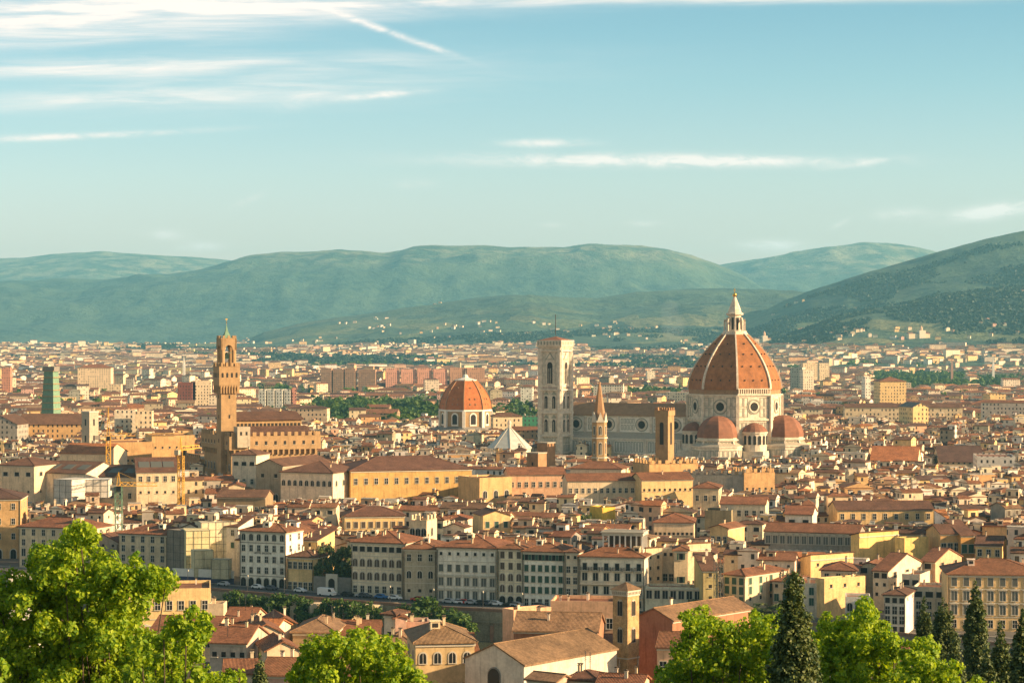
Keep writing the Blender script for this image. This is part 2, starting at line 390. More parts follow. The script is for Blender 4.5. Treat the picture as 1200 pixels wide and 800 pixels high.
def groundmat(t, b):
    g = t.add('ShaderNodeNewGeometry').outputs['Position']; s = t.add('ShaderNodeSeparateXYZ'); t.l.new(g, s.inputs[0])
    n = t.smooth(t.noise(g, 0.05, 5, 0.6), 0.3, 0.7); n2 = t.smooth(t.noise(g, 0.006, 4, 0.6), 0.42, 0.6)
    street = t.mix(n, (0.10, 0.09, 0.075, 1), (0.19, 0.17, 0.14, 1))
    green = t.mix(n, (0.045, 0.07, 0.025, 1), (0.10, 0.12, 0.05, 1))
    far = t.math('MULTIPLY', t.smooth(s.outputs[1], 1500, 3000), n2)
    hill = t.math('LESS_THAN', s.outputs[1], 330)
    c = t.mix(t.math('MAXIMUM', far, hill), street, green)
    t.l.new(c, b.inputs['Base Color'])
principled('ground', rough=0.95, build=groundmat)
def hillmat(t, b):
    g = t.add('ShaderNodeNewGeometry'); p = g.outputs['Position']; s = t.add('ShaderNodeSeparateXYZ'); t.l.new(p, s.inputs[0])
    nf = t.smooth(t.noise(p, 0.012, 6, 0.75), 0.36, 0.64)
    nl = t.smooth(t.noise(p, 0.0022, 4, 0.6), 0.40, 0.62); forest = t.mix(nf, (0.010, 0.032, 0.028, 1), (0.055, 0.095, 0.062, 1)); forest = t.mix(t.math('MULTIPLY', nl, 0.75), forest, (0.085, 0.125, 0.072, 1))
    mp = t.add('ShaderNodeMapping'); t.l.new(p, mp.inputs[0]); mp.inputs['Scale'].default_value = (1, 0.6, 2.5)
    cell = t.add('ShaderNodeTexVoronoi'); t.l.new(mp.outputs[0], cell.inputs['Vector']); cell.inputs['Scale'].default_value = 0.0045
    sc = t.add('ShaderNodeSeparateColor'); t.l.new(cell.outputs['Color'], sc.inputs[0])
    fieldc = t.mix(sc.outputs[1], (0.10, 0.13, 0.055, 1), (0.20, 0.19, 0.09, 1))
    olive = t.smooth(t.noise(p, 0.03, 3, 0.7), 0.45, 0.6)
    fieldc = t.mix(t.math('MULTIPLY', olive, 0.6), fieldc, (0.055, 0.085, 0.04, 1))
    low = t.math('SUBTRACT', 1.0, t.smooth(s.outputs[2], 120, 330))
    near = t.math('SUBTRACT', 1.0, t.smooth(s.outputs[1], 9500, 12500))
    patch = t.math('MULTIPLY', t.math('LESS_THAN', t.math('ADD', sc.outputs[0], t.math('MULTIPLY', t.noise(p, 0.0015, 3), 0.9)), 0.86), t.math('MULTIPLY', low, near))
    c = t.mix(patch, forest, fieldc)
    bare = t.math('MULTIPLY', t.smooth(s.outputs[2], 560, 800), t.smooth(t.noise(p, 0.004, 5, 0.65), 0.42, 0.62))
    c = t.mix(t.math('MULTIPLY', bare, 0.75), c, (0.30, 0.29, 0.19, 1))
    t.l.new(c, b.inputs['Base Color'])
    bp = t.add('ShaderNodeBump'); bp.inputs['Strength'].default_value = 0.8; bp.inputs['Distance'].default_value = 40.0
    t.l.new(t.noise(p, 0.016, 5, 0.7), bp.inputs['Height']); t.l.new(bp.outputs[0], b.inputs['Normal'])
principled('hillside', rough=1.0, build=hillmat)
k = int(np.searchsorted(rows, 5000))
sheet(rows[:k + 1], 'city_ground', 'ground', 'paved and grassy ground of the city and the slope below the viewpoint')
sheet(rows[k:], 'hills', 'hillside', 'wooded hills and mountain ridges behind the city')
def hz(x, y): return float(terrain(np.array([x]), np.array([y]))[0])
# haze: even density, closed box
hb = MB(); hb.box(0, 12850, -13, 26000, 28700, 1230)
hz_m = bpy.data.materials.new('haze'); hz_m.use_nodes = True; t_ = NT(hz_m.node_tree); t_.n.clear()
o_ = t_.add('ShaderNodeOutputMaterial'); pv = t_.add('ShaderNodeVolumePrincipled')
pv.inputs['Color'].default_value = (0.26, 0.70, 0.97, 1); pv.inputs['Density'].default_value = 3.7e-5; pv.inputs['Anisotropy'].default_value = 0.1
t_.l.new(pv.outputs[0], o_.inputs['Volume']); MATS['haze'] = hz_m
tag(hb.build('haze', 'haze'), 'thin blue green haze lying over the plain and hills', None, None, 'stuff')
# ------------------------------------------------------------------ house kit
WALL = dict(cream=(0.73, 0.57, 0.37), pale=(0.76, 0.64, 0.47), white=(0.79, 0.72, 0.61), yellow=(0.78, 0.54, 0.25), ochre=(0.62, 0.38, 0.17),
            peach=(0.70, 0.43, 0.26), pink=(0.58, 0.36, 0.27), grey=(0.33, 0.30, 0.25), red=(0.36, 0.18, 0.10), brown=(0.34, 0.24, 0.14), stone=(0.36, 0.30, 0.21))
ROOF = dict(rust=(0.205, 0.088, 0.043), brown=(0.135, 0.068, 0.041), dark=(0.10, 0.056, 0.040), orange=(0.36, 0.135, 0.05), tan=(0.24, 0.145, 0.078), grey=(0.20, 0.18, 0.16), zinc=(0.42, 0.42, 0.38))
WMATS = ['pale_stone', 'glass', 'shutter_green', 'shutter_brown', 'shutter_grey', 'dark', 'iron', 'white']
_wm = {}
def arch_poly(w, z0, z1, n=8):
    r = w / 2; zc = max(z0 + 0.2, z1 - r)
    return [(-r, z0), (r, z0)] + [(r * math.cos(math.pi * i / n), zc + (z1 - zc) * math.sin(math.pi * i / n)) for i in range(n + 1)]
def window_mesh(style, w, h):
    key = (style, round(w, 2), round(h, 2))
    if key in _wm: return _wm[key]
    m = MB(); t = 0.16
    def fr(w, h, mm=0, tk=t, p=0.12):   # rectangular surround, proud of the wall
        m.box(-w / 2 - tk / 2, -p / 2, 0, tk, p, h, m=mm); m.box(w / 2 + tk / 2, -p / 2, 0, tk, p, h, m=mm); m.box(0, -p / 2, h, w + 2 * tk, p + .02, tk, m=mm)
    def pane(w, h, mm=1): m.box(0, -0.02, 0, w, 0.05, h, m=mm)
    def sill(w): m.box(0, -0.13, -0.14, w + 0.5, 0.26, 0.14, m=0)
    if style == 'sm': pane(w, h, 5); sill(w)
    elif style in ('wd', 'dr'):
        fr(w, h); pane(w, h); m.box(0, -0.05, 0, 0.07, 0.04, h, m=7); m.box(0, -0.055, h * 0.55, w, 0.04, 0.07, m=7)
        if style == 'wd': sill(w)
    elif style in ('sg', 'sb', 'sy'):
        mm = {'sg': 2, 'sb': 3, 'sy': 4}[style]; fr(w, h, 0, 0.12); 
        for s_ in (-1, 1): m.box(s_ * w / 4, -0.05, 0.02, w / 2 - .04, 0.09, h - .04, m=mm)
        sill(w)
    elif style == 'so':
        pane(w, h); fr(w, h, 0, 0.08)
        for s_ in (-1, 1): m.box(s_ * (w * 0.5 + 0.33), -0.17, 0, 0.5, 0.07, h, m=2)
        sill(w)
    elif style in ('ho', 'hs'):        # hooded palace window, closed grey shutters or glass
        fr(w, h, 0, 0.2); pane(w, h, 4 if style == 'hs' else 1); sill(w + .2)
        m.box(0, -0.2, h + .32, w + 0.9, 0.4, 0.18)
        m.prism([(-w / 2 - .4, h + .5), (w / 2 + .4, h + .5), (0, h + .95)], -0.32, 0, 0, 'y')
        m.box(0, -0.06, 0, 0.08, 0.05, h, m=7)
    elif style in ('ar', 'ab'):        # arched
        o = arch_poly(w + 0.5, -0.0, h + 0.25); m.prism(o, -0.10, 0, 0, 'y'); m.prism(arch_poly(w, 0, h), -0.14, -0.05, 1 if style == 'ar' else 3, 'y')
        m.box(0, -0.16, 0, 0.07, 0.05, h, m=7); sill(w)
    elif style == 'gd':                # arched doorway
        o = arch_poly(w + 0.7, 0, h + 0.35); m.prism(o, -0.10, 0, 0, 'y'); m.prism(arch_poly(w, 0, h), -0.14, -0.05, 5, 'y')
        m.prism(arch_poly(w * .8, 0, h * .9), -0.17, -0.13, 1, 'y'); m.box(0, -0.18, 0, 0.1, 0.05, h * .95, m=3)
    elif style == 'lg':                # open loggia bay
        pane(w, h, 5); m.box(0, -0.08, 0, w + .3, 0.16, 0.25, m=0); m.box(-w / 2, -0.1, 0, 0.25, 0.2, h, m=0); m.box(w / 2, -0.1, 0, 0.25, 0.2, h, m=0)
    elif style in ('ba', 'bd'):        # balcony door with iron railing
        fr(w, h); pane(w, h); m.box(0, -0.5, -0.15, w + 1.3, 1.0, 0.15, m=0)
        m.box(0, -0.97, 0.95, w + 1.3, 0.06, 0.06, m=6)
        for i in range(9): m.box(-(w + 1.2) / 2 + (w + 1.2) * i / 8, -0.97, 0, 0.05, 0.05, 0.95, m=6)
        for s_ in (-1, 1): m.box(s_ * (w + 1.25) / 2, -0.5, 0.0, 0.05, 0.95, 1.0, m=6)
        if style == 'bd':
            for s_ in (-1, 1): m.box(s_ * w / 4, -0.06, 0.02, w / 2 - .04, 0.09, h - .04, m=3)
    elif style == 'ov':
        m.lathe([(w * .62, 0), (w * .62, .1)], 14, m=0); m.lathe([(w * .5, .1), (w * .5, .14)], 14, m=1)
        for i, v in enumerate(m.v): m.v[i] = (v[0], -v[2], v[1] * h / w + h / 2)
    me = m.mesh('window'); 
    for x in WMATS: me.materials.append(MATS[x])
    _wm[key] = me; return me
SIZES = dict(sm=(0.9, 1.0), wd=(1.25, 2.1), sg=(1.4, 2.2), sb=(1.4, 2.2), sy=(1.45, 2.3), so=(1.2, 1.9), ho=(1.6, 2.6), hs=(1.6, 2.6), ar=(1.4, 2.3), ab=(1.6, 2.4), gd=(2.0, 3.4), lg=(2.4, 1.9), ba=(1.3, 2.2), bd=(1.3, 2.2), dr=(1.2, 2.4), ov=(1.3, 1.6))
def put_windows(root, rows, cols, L, h, origin, ang, z0=0.0, margin=None, first_floor=None, sc=1.0, keep=None):
    """rows: styles, top floor first; L: wall length along x in the face's own frame; origin: middle of the wall at ground"""
    if not cols: return
    n = len(rows); fl = (h - z0) / n; c, s_ = math.cos(ang), math.sin(ang); cnt = 0
    mg = margin if margin is not None else L / cols / 2
    for r, st in enumerate(rows):
        if not st: continue
        w, hh = SIZES[st]; w *= sc; hh *= sc
        hh = min(hh, fl * 0.8); zb = z0 + (n - 1 - r) * fl
        if st in ('gd', 'dr', 'ba', 'bd'): zz = zb + 0.06
        elif st == 'sm': zz = zb + fl * 0.45
        else: zz = zb + max(0.15, (fl - hh) * 0.5)
        me = window_mesh(st, min(w, L / cols * 0.8), hh)
        for i in range(cols):
            if keep and not keep(r, i): continue
            x = -L / 2 + mg + (L - 2 * mg) * (i / (cols - 1) if cols > 1 else 0.5)
            o = bpy.data.objects.new('door' if st in ('gd', 'dr') else ('balcony_window' if st in ('ba', 'bd') else 'window'), me); COL.objects.link(o); o.parent = root
            o.location = (origin[0] + x * c, origin[1] + x * s_, zz); o.rotation_euler = (0, 0, ang); cnt += 1
    return cnt
def roof_shape(w, d, h, kind, ov=0.6, slope=0.32, t=0.28):
    """returns (roof MB, function roof height(x, y), wall-top polygon additions)"""
    m = MB()
    if kind == 'hip':
        W_, D_ = w / 2 + ov, d / 2 + ov; ze = h - slope * ov * 0 
        if w >= d: ins = D_; r = [(-W_ + ins, 0), (W_ - ins, 0)]; rise = slope * D_
        else: ins = W_; r = [(0, -D_ + ins), (0, D_ - ins)]; rise = slope * W_
        zt = ze + t; vs = [(-W_, -D_, ze), (W_, -D_, ze), (W_, D_, ze), (-W_, D_, ze), (-W_, -D_, zt), (W_, -D_, zt), (W_, D_, zt), (-W_, D_, zt)]
        vs += [(r[0][0], r[0][1], zt + rise), (r[1][0], r[1][1], zt + rise)]
        fs = [(3, 2, 1, 0), (0, 1, 5, 4), (1, 2, 6, 5), (2, 3, 7, 6), (3, 0, 4, 7)]
        if w >= d: fs += [(4, 5, 9, 8), (6, 7, 8, 9), (5, 6, 9), (7, 4, 8)]
        else: fs += [(4, 5, 8), (5, 6, 9, 8), (6, 7, 9), (7, 4, 8, 9)]
        m.add(vs, fs)
        # pale ridge tiles along the hips and ridge
        f = lambda x, y: zt + slope * max(0, min(W_ - abs(x), D_ - abs(y), rise / slope))
        for a, b in ((4, 8), (7, 8 if w >= d else 9), (5, 9 if w >= d else 8), (6, 9), (8, 9)):
            if (Vector(vs[a]) - Vector(vs[b])).length > 0.3: m.bar(vs[a], vs[b], 0.13, 1)
        return m, f
    if kind in ('gx', 'gy', 'sx', 'sy', 'sf', 'sb'):
        if kind in ('gx', 'gy'):
            half = (d if kind == 'gx' else w) / 2; L = (w if kind == 'gx' else d) / 2 + ov * .6; s_ = half + ov; rise = slope * half; ze = h - slope * ov
            pr = [(-s_, ze), (s_, ze), (s_, ze + t), (0, h + rise + t), (-s_, ze + t)]
            pr = [(-s_, ze), (0, h + rise), (s_, ze), (s_, ze + t), (0, h + rise + t), (-s_, ze + t)]
            vs = []; ax = kind == 'gx'
            for e in (-L, L):
                for a, z in pr: vs.append((e, a, z) if ax else (a, e, z))
            fs = [(0, 1, 7, 6), (1, 2, 8, 7), (2, 3, 9, 8), (3, 4, 10, 9), (4, 5, 11, 10), (5, 0, 6, 11), (0, 5, 4, 1), (1, 4, 3, 2), (6, 7, 10, 11), (7, 8, 9, 10)]
            m.add(vs, fs)
            m.bar(vs[4], vs[10], 0.13, 1)
            f = (lambda x, y: h + t + slope * (half - abs(y))) if ax else (lambda x, y: h + t + slope * (half - abs(x)))
            return m, f
        # lean-to: 'sf' low at the front, 'sb' low at the back
        sg = 1 if kind == 'sf' else -1; k = slope * 0.8; W_ = w / 2 + ov * .6; D_ = d / 2 + ov
        z = lambda y: h + k * (d / 2 + sg * y)
        vs = [(-W_, -D_, z(-D_)), (W_, -D_, z(-D_)), (W_, D_, z(D_)), (-W_, D_, z(D_))]; vs += [(a, b, c + t) for a, b, c in vs]
        m.add(vs, [(3, 2, 1, 0), (4, 5, 6, 7), (0, 1, 5, 4), (1, 2, 6, 5), (2, 3, 7, 6), (3, 0, 4, 7)])
        return m, (lambda x, y: z(y) + t)
    # flat with parapet
    m.box(0, 0, h - .02, w - .02, d - .02, 0.12); p = 0.7
    return m, (lambda x, y: h + 0.1)
def walls_shape(w, d, h, kind, base, slope=0.32):
    m = MB(); x, y = w / 2, d / 2
    if kind in ('gx', 'gy'):
        if kind == 'gx':
            r = h + slope * y; pr = [(-y, base), (y, base), (y, h), (0, r), (-y, h)]; m.prism([(a, b) for a, b in pr], -x, x, 0, 'x')
        else:
            r = h + slope * x; m.prism([(-x, base), (x, base), (x, h), (0, r), (-x, h)], -y, y, 0, 'y')
    elif kind in ('sf', 'sb'):
        k = slope * .8 * d; a, b = (h, h + k) if kind == 'sf' else (h + k, h)
        m.prism([(-y, base), (y, base), (y, b), (-y, a)], -x, x, 0, 'x')
    elif kind == 'flat':
        m.box(0, 0, base, w, d, h - base)
        for sx_, sy_, lx, ly in ((0, -1, w, .3), (0, 1, w, .3), (-1, 0, .3, d - .6), (1, 0, .3, d - .6)):
            m.box(sx_ * (x - .15), sy_ * (y - .15), h, lx, ly, 0.8)
    else: m.box(0, 0, base, w, d, h - base)
    return m
def chimney_mesh():
    if 'ch' in _wm: return _wm['ch']
    m = MB(); m.box(0, 0, -1.2, 0.7, 0.55, 2.4, m=0); m.box(0, 0, 1.2, 0.9, 0.75, 0.14, m=0); m.box(-.18, 0, 1.34, .2, .3, .3, m=1); m.box(.18, 0, 1.34, .2, .3, .3, m=1)
    m.prism([(-.5, 1.62), (.5, 1.62), (0, 1.85)], -.42, .42, 1, 'y')
    me = m.mesh('chimney'); me.materials.append(MATS['paint']); me.materials.append(MATS['bark']); _wm['ch'] = me; return me
def antenna_mesh():
    if 'an' in _wm: return _wm['an']
    m = MB(); m.box(0, 0, -.5, .07, .07, 3.6); 
    for i in range(5): m.box(0, 0, 1.6 + i * .3, .05, 1.3 - i * .15, .05)
    me = m.mesh('antenna'); me.materials.append(MATS['iron']); _wm['an'] = me; return me
def dormer_mesh():
    if 'do' in _wm: return _wm['do']
    m = MB(); m.box(0, 0, -1.2, 1.8, 2.2, 2.4, m=0); m.box(0, -1.12, 0.1, 1.1, .06, .8, m=1); m.box(0, 0, 1.2, 2.2, 2.5, .18, m=2)
    me = m.mesh('dormer'); 
    for x in ('paint', 'dark', 'bulk_roof'): me.materials.append(MATS[x] if x != 'bulk_roof' else MATS['roof'])
    _wm['do'] = me; return me
HOUSES = []   # (root, label data)
FOOT = []     # footprints already taken (cx, cy, w, d, rot)
CLEAR = []    # (x0px, x1px, py visible down to, Y)
def jit(c, a=0.06, r=rnd):
    k = 1 + r.uniform(-a, a) * 1.5; return tuple(max(0.01, min(0.9, x * k * (1 + r.uniform(-a, a) * .5))) for x in c)
def house_at(cx, cy, w, d, th, h, kind='hip', col=(0.5, 0.45, 0.3), rcol=(0.3, 0.13, 0.06), rows=(), cols=0, srows=None, scols=0, lcols=0, base=-0.5, z0=0.0,
             name='house', label=None, cat='house', group=None, chim=1, ant=0, dorm=0, slope=0.32, ov=0.6, courses=False, wallmat='wall', sc=1.0, r=rnd, cornice=True, frontkeep=None, wallname='wall'):
    gz = hz(cx, cy) if cy < 600 else 0.0
    root = empty(name, (cx, cy, gz), th); h = h - gz; 
    if label: tag(root, label, cat, group)
    wm = walls_shape(w, d, h, kind, base - (3 if cy < 560 else 0), slope)
    if wallmat == 'block_wall':
        me = wm.mesh('wall'); uv = me.uv_layers.new(name='uv')
        for p in me.polygons:
            nrm = p.normal
            for li in p.loop_indices:
                v = me.vertices[me.loops[li].vertex_index].co
                uv.data[li].uv = (v.x * abs(nrm.y) + v.y * abs(nrm.x), v.z) if abs(nrm.z) < .5 else (0.1, 0.1)
        new_obj(wallname, me, root, [wallmat], col)
    else: wm.build(wallname, wallmat, root, col)
    rm, rf = roof_shape(w, d, h, kind, ov, slope)
    ro = rm.build('roof', ['roof', 'roof'], root, rcol)
    if cornice and kind != 'flat':
        m = MB()
        if kind in ('hip', 'gx', 'sf', 'sb'): m.box(0, -d / 2 - .12, h - .55 - (slope * .1), w + .1, .24, .4)
        if kind in ('hip', 'gy'): m.box(w / 2 + .12, 0, h - .55 - (slope * .1), .24, d + .1, .4)
        if m.v: m.build('cornice', 'pale_stone', root)
    if courses:
        m = MB(); n = len(rows); fl = (h - z0) / n
        for i in range(1, n): m.box(0, -d / 2 - .05, z0 + i * fl - .12, w + .12, .12, .2); m.box(w / 2 + .05, 0, z0 + i * fl - .12, .12, d + .1, .2)
        m.build('string_course', 'pale_stone', root)
    if group == 'palaces and houses along the river street' and kind != 'flat':
        chim += 2; dorm += (1 if kind == 'hip' and w > 10 else 0)
        for px_ in (-w / 2 + .2, w / 2 - .2): MB().bar((px_, -d / 2 - .12, 0), (px_, -d / 2 - .12, h - .7), .09, 0, 6).build('drainpipe', 'shutter_brown', root)
    if rows and cols: put_windows(root, rows, cols, w, h, (0, -d / 2), 0.0, z0, sc=sc, keep=frontkeep)
    if scols: put_windows(root, srows or rows, scols, d, h, (w / 2, 0), math.pi / 2, z0, sc=sc)
    if lcols: put_windows(root, srows or rows, lcols, d, h, (-w / 2, 0), -math.pi / 2, z0, sc=sc)
    for k_, (n, me) in enumerate(((chim, chimney_mesh), (ant, antenna_mesh), (dorm, dormer_mesh))):
        for i in range(n):
            x = r.uniform(-.38, .38) * w; y = r.uniform(-.38, .38) * d
            if k_ == 2: y = -d * .2
            o = bpy.data.objects.new(('chimney', 'antenna', 'dormer')[k_], me()); COL.objects.link(o); o.parent = ro
            o.location = (x, y, rf(x, y) + (0.1 if k_ else 0.3)); o.color = (*jit(WALL['cream' if r.random() < .6 else 'pale'], .1, r), 1)
            if k_ == 0 and r.random() < .5: o.rotation_euler = (0, 0, math.pi / 2)
            if k_ == 0: s_ = r.uniform(.6, 1.0); o.scale = (s_, s_, s_ * r.uniform(.8, 1.1))
    HOUSES.append(root); root_dim[root.name] = (w, d, h); return root
root_dim = {}
def reserve(cx, cy, w, d, rot, pad=1.0): FOOT.append((cx, cy, w + 2 * pad, d + 2 * pad, rot))
def H(label, x0, x1, ye, YL, th, dep, yv=None, kind='hip', col='cream', rcol='rust', group=None, **kw):
    """front face runs from photo column x0 to x1, eave at row ye, left front corner YL metres away"""
    t = R(th); px, py = P(x0, YL), YL; k = (x1 - 600) / F
    w = (k * py - px) / (math.cos(t) - k * math.sin(t)); h = Zp(ye, YL)
    mx = px + w / 2 * math.cos(t) - dep / 2 * math.sin(t); my = py + w / 2 * math.sin(t) + dep / 2 * math.cos(t)
    reserve(mx, my, w, dep, t)
    # pixel span incl. the visible side
    c = []
    for a, b in ((-1, -1), (1, -1), (1, 1), (-1, 1)):
        X = mx + a * w / 2 * math.cos(t) - b * dep / 2 * math.sin(t); Y = my + a * w / 2 * math.sin(t) + b * dep / 2 * math.cos(t); c.append((600 + F * X / Y, Y))
    if yv: CLEAR.append((min(q[0] for q in c), max(q[0] for q in c), yv, min(q[1] for q in c)))
    cc = WALL[col] if isinstance(col, str) else col; rc = ROOF[rcol] if isinstance(rcol, str) else rcol
    return house_at(mx, my, w, dep, t, h, kind, jit(cc, .03), jit(rc, .06), label=label, group=group, **kw)
# ------------------------------------------------------------------ houses along the far bank of the river (hand placed)
GR = 'palaces and houses along the river street'
H('big ochre stone palace with brown hipped roof at the left edge, behind the street palaces', -60, 24, 585, 800, 6, 22, 640, col='ochre', rcol='dark', rows=['wd', 'wd', 'wd', 'gd'], cols=5, scols=3, group=GR)
H('long pale yellow library building at the far left of the river street', 22, 104, 617, 772, -20, 16, 665, col='cream', rcol='rust', rows=['wd', 'wd', 'ho', 'wd'], cols=7, scols=3, chim=2, group=GR)
H('dark grey gabled hall between the two yellow street buildings on the left', 104, 138, 634, 768, -22, 30, 665, kind='gy', col='grey', rcol='brown', rows=['sm', 'wd', 'gd'], cols=3, slope=.45, group=GR)
H('yellow four storey building left of the sheeted scaffold block', 139, 196, 625, 757, -20, 17, 672, col='cream', rcol='rust', rows=['wd', 'wd', 'wd', 'dr'], cols=5, scols=2, chim=3, group=GR)
hh = H('white six bay hotel with dark lettering and five arched doorways', 281, 335, 622, 713, -22, 12, 690, col=(.86, .80, .67), rcol='rust', rows=['ar', 'wd', 'wd', 'wd', 'gd'], cols=6, scols=2, srows=['wd', 'wd', 'wd', 'wd', None], chim=4, courses=False, name='hotel_building', cat='hotel', group=GR, sc=.93)
w_, d_, h_ = root_dim[hh.name]
cu = bpy.data.curves.new('lettering', 'FONT'); cu.body = 'HOTEL BALESTRI'; cu.size = 0.85; cu.align_x = 'CENTER'; cu.extrude = 0.04
tmp = bpy.data.objects.new('tmp', cu); COL.objects.link(tmp); bpy.context.view_layer.update()
me = bpy.data.meshes.new_from_object(tmp.evaluated_get(bpy.context.evaluated_depsgraph_get())); bpy.data.objects.remove(tmp)
lt = bpy.data.objects.new('lettering', me); me.materials.clear(); me.materials.append(MATS['dark']); COL.objects.link(lt); lt.parent = hh
lt.rotation_euler = (R(90), 0, 0); lt.location = (0, -d_ / 2 - .05, h_ * 0.600)
sm = MB()
for fz in (0.2, 0.8): sm.box(0, -d_ / 2 - .05, h_ * fz - .1, w_ + .1, .12, .16, m=0)
for sx_ in (-1, 1): sm.box(sx_ * (w_ / 2 - .12), -d_ / 2 - .06, 0, .16, .16, h_ - .6, m=0)
sm.build('string_course', 'shutter_brown', hh)
H('small yellow two storey house between the white hotel and the walled garden', 337, 367, 652, 703, -22, 12, 690, col='yellow', rcol='brown', rows=['wd', 'dr'], cols=5, scols=0, group=GR)
H('narrow yellow tower house behind the small yellow street house', 354, 372, 632, 722, -30, 10, 650, kind='sf', col='yellow', rcol='brown', rows=['sm', 'sm', 'wd', 'wd'], cols=1, scols=2, group=GR)
H('cream palace with arched brown shuttered windows right of the walled garden', 412, 472, 635, 687, -20, 18, 697, col=(.82, .71, .52), rcol='rust', rows=['lg', 'ab', 'ab', 'wd'], cols=7, scols=0, chim=2, courses=True, name='palace', cat='palace', group=GR)
H('brown stone corner palace between the cream arched palace and the white palace', 473, 511, 643, 675, -8, 20, 697, col=(.50, .43, .31), rcol='rust', rows=['wd', 'ar', 'sm'], cols=3, scols=2, chim=1, courses=True, name='palace', cat='palace', group=GR)
H('white seven bay palace with grey shuttered hooded windows and red door', 512, 582, 641, 671, -16, 20, 706, col=(.86, .80, .67), rcol='rust', rows=['sm', 'sy', 'hs', 'hs'], cols=7, scols=0, chim=3, courses=True, name='palace', cat='palace', group=GR, sc=.95)
H('cream three bay house with grey ground floor right of the white palace', 584, 613, 643, 662, -16, 18, 708, col=(.82, .72, .52), rcol='rust', rows=['sb', 'sb', 'ab', 'ab', 'gd'], cols=3, chim=2, courses=True, group=GR, sc=.92)
H('white house with rows of green shutters in the middle of the river street', 613, 661, 646, 659, -16, 16, 710, col=(.86, .80, .67), rcol='rust', rows=['so', 'sg', 'sg', 'sg', 'dr'], cols=6, chim=2, group=GR, sc=.9)
H('narrow cream house with pairs of windows right of the green shuttered house', 662, 678, 647, 652, -14, 16, 711, col='pale', rcol='brown', rows=['sm', 'wd', 'wd', 'wd', None], cols=2, courses=True, group=GR, sc=.9)
hb_ = H('cream grand hotel with rows of iron balconies below a rooftop loggia', 679, 755, 652, 650, -12, 17, 712, col=(.84, .75, .57), rcol='rust', rows=['ba', 'ho', 'ho', 'ar'], cols=6, scols=0, chim=0, courses=False, name='hotel_building', cat='hotel', group=GR, sc=.95)
w_, d_, h_ = root_dim[hb_.name]; bm = MB()
for fz in (0.5, 0.25):
    bm.box(0, -d_ / 2 - .6, h_ * fz - .2, w_ - .6, 1.2, .25, m=0); bm.box(0, -d_ / 2 - 1.15, h_ * fz + .85, w_ - .6, .12, .12, m=0)
    for i in range(48): bm.box(-w_ / 2 + .5 + (w_ - 1) * i / 47, -d_ / 2 - 1.15, h_ * fz + .05, .12, .1, .8, m=0)
bm.build('balcony', 'pale_stone', hb_)
# rooftop loggia of the grand hotel
lg = empty('roof_loggia', (0, 0, 0), 0); lg.parent = hb_; lg.location = (2.2, 2.5, h_ + .6); lw, ld, lh = 12.5, 9.5, 6.2
m = MB(); m.box(0, 0, 0, lw, ld, 1.3); m.box(0, 0, lh - .9, lw, ld, .9); m.box(0, 0, lh, lw + .7, ld + .7, .25)
bpy.data.objects.remove(lg)
lo = m.build('roof_loggia', 'pale_stone', hb_, loc=(2.2, 2.5, h_ + .6))
m = MB()
for i in range(8): m.box(-lw / 2 + .35 + (lw - .7) * i / 7, -ld / 2 + .35, 1.3, .42, .42, lh - 2.2)
for i in range(1, 5): m.box(lw / 2 - .35, -ld / 2 + .35 + (ld - .7) * i / 4, 1.3, .42, .42, lh - 2.2)
m.build('column', 'white', lo)
MB().box(.2, 1, 1.3, lw - 2.6, ld - 2.6, lh - 2.2).build('inner_wall', 'shutter_brown', lo)
m = MB()
for i in range(60): m.box(-lw / 2 + lw * i / 59, -ld / 2 - .1, lh + .25, .12, .12, .7)
m.box(0, -ld / 2 - .1, lh + .95, lw + .3, .2, .12); m.build('balustrade', 'pale_stone', lo)
G2 = 'cream houses right of the grand hotel'
H('tall blank cream gable wall directly right of the grand hotel', 757, 776, 648, 656, 30, 6, 690, kind='sb', col='cream', rcol='rust', rows=['sm', 'sm', 'sm', None, None], cols=2, group=G2)
H('cream house with small dark windows second right of the grand hotel', 776, 790, 644, 662, -8, 12, 688, kind='flat', col='pale', rows=['sm', None, 'wd', None, None], cols=2, group=G2)
H('cream tower house with rust cap and paired shutters above the terrace wall', 790, 806, 645, 652, -4, 10, 685, kind='hip', col='cream', rcol='rust', rows=['so', None, 'so', None, None], cols=1, scols=0, chim=0, group=G2)
H('pale house with sloping parapet between the tower house and the lattice mast', 806, 833, 643, 664, 30, 6, 688, kind='sb', col='cream', rcol='rust', rows=['sm', None, 'sm', None], cols=2, group=G2)
H('low terrace building with balustrade under the cream houses', 756, 822, 690, 642, -10, 9, 707, kind='flat', col=(.70, .63, .46), rows=['ho', None], cols=7, z0=1, name='terrace_building', cat='building', group=GR)
H('olive yellow house wing left of the steel lattice mast', 823, 842, 668, 634, 5, 14, 712, kind='sf', col=(.52, .42, .19), rcol='brown', rows=['sm', 'sm', 'sm', 'sm'], cols=1, group=GR)
H('cream house with three wide bands of green shutters behind the bright trees', 848, 873, 673, 640, -40, 22, 712, col='cream', rcol='rust', rows=['sg', 'sg', 'sg', None], cols=3, scols=4, srows=['sg', 'sg', 'sm', None], chim=1, group=GR, sc=1.1)
H('yellow cream house right of the green shuttered corner house', 905, 935, 681, 642, -20, 14, 715, col='cream', rcol='rust', rows=['sm', 'sg', 'sm'], cols=3, group=GR)
H('cream house with two green shutters left of the scalloped yellow wall', 936, 966, 686, 632, -12, 16, 720, kind='flat', col='pale', rows=['sg', 'sg', None], cols=1, name='house', group=GR)
H('long yellow house with scalloped parapet behind the bright right hand trees', 966, 1014, 681, 628, 32, 4, 720, kind='flat', col='yellow', rows=['sm', None, None], cols=3, group=GR)
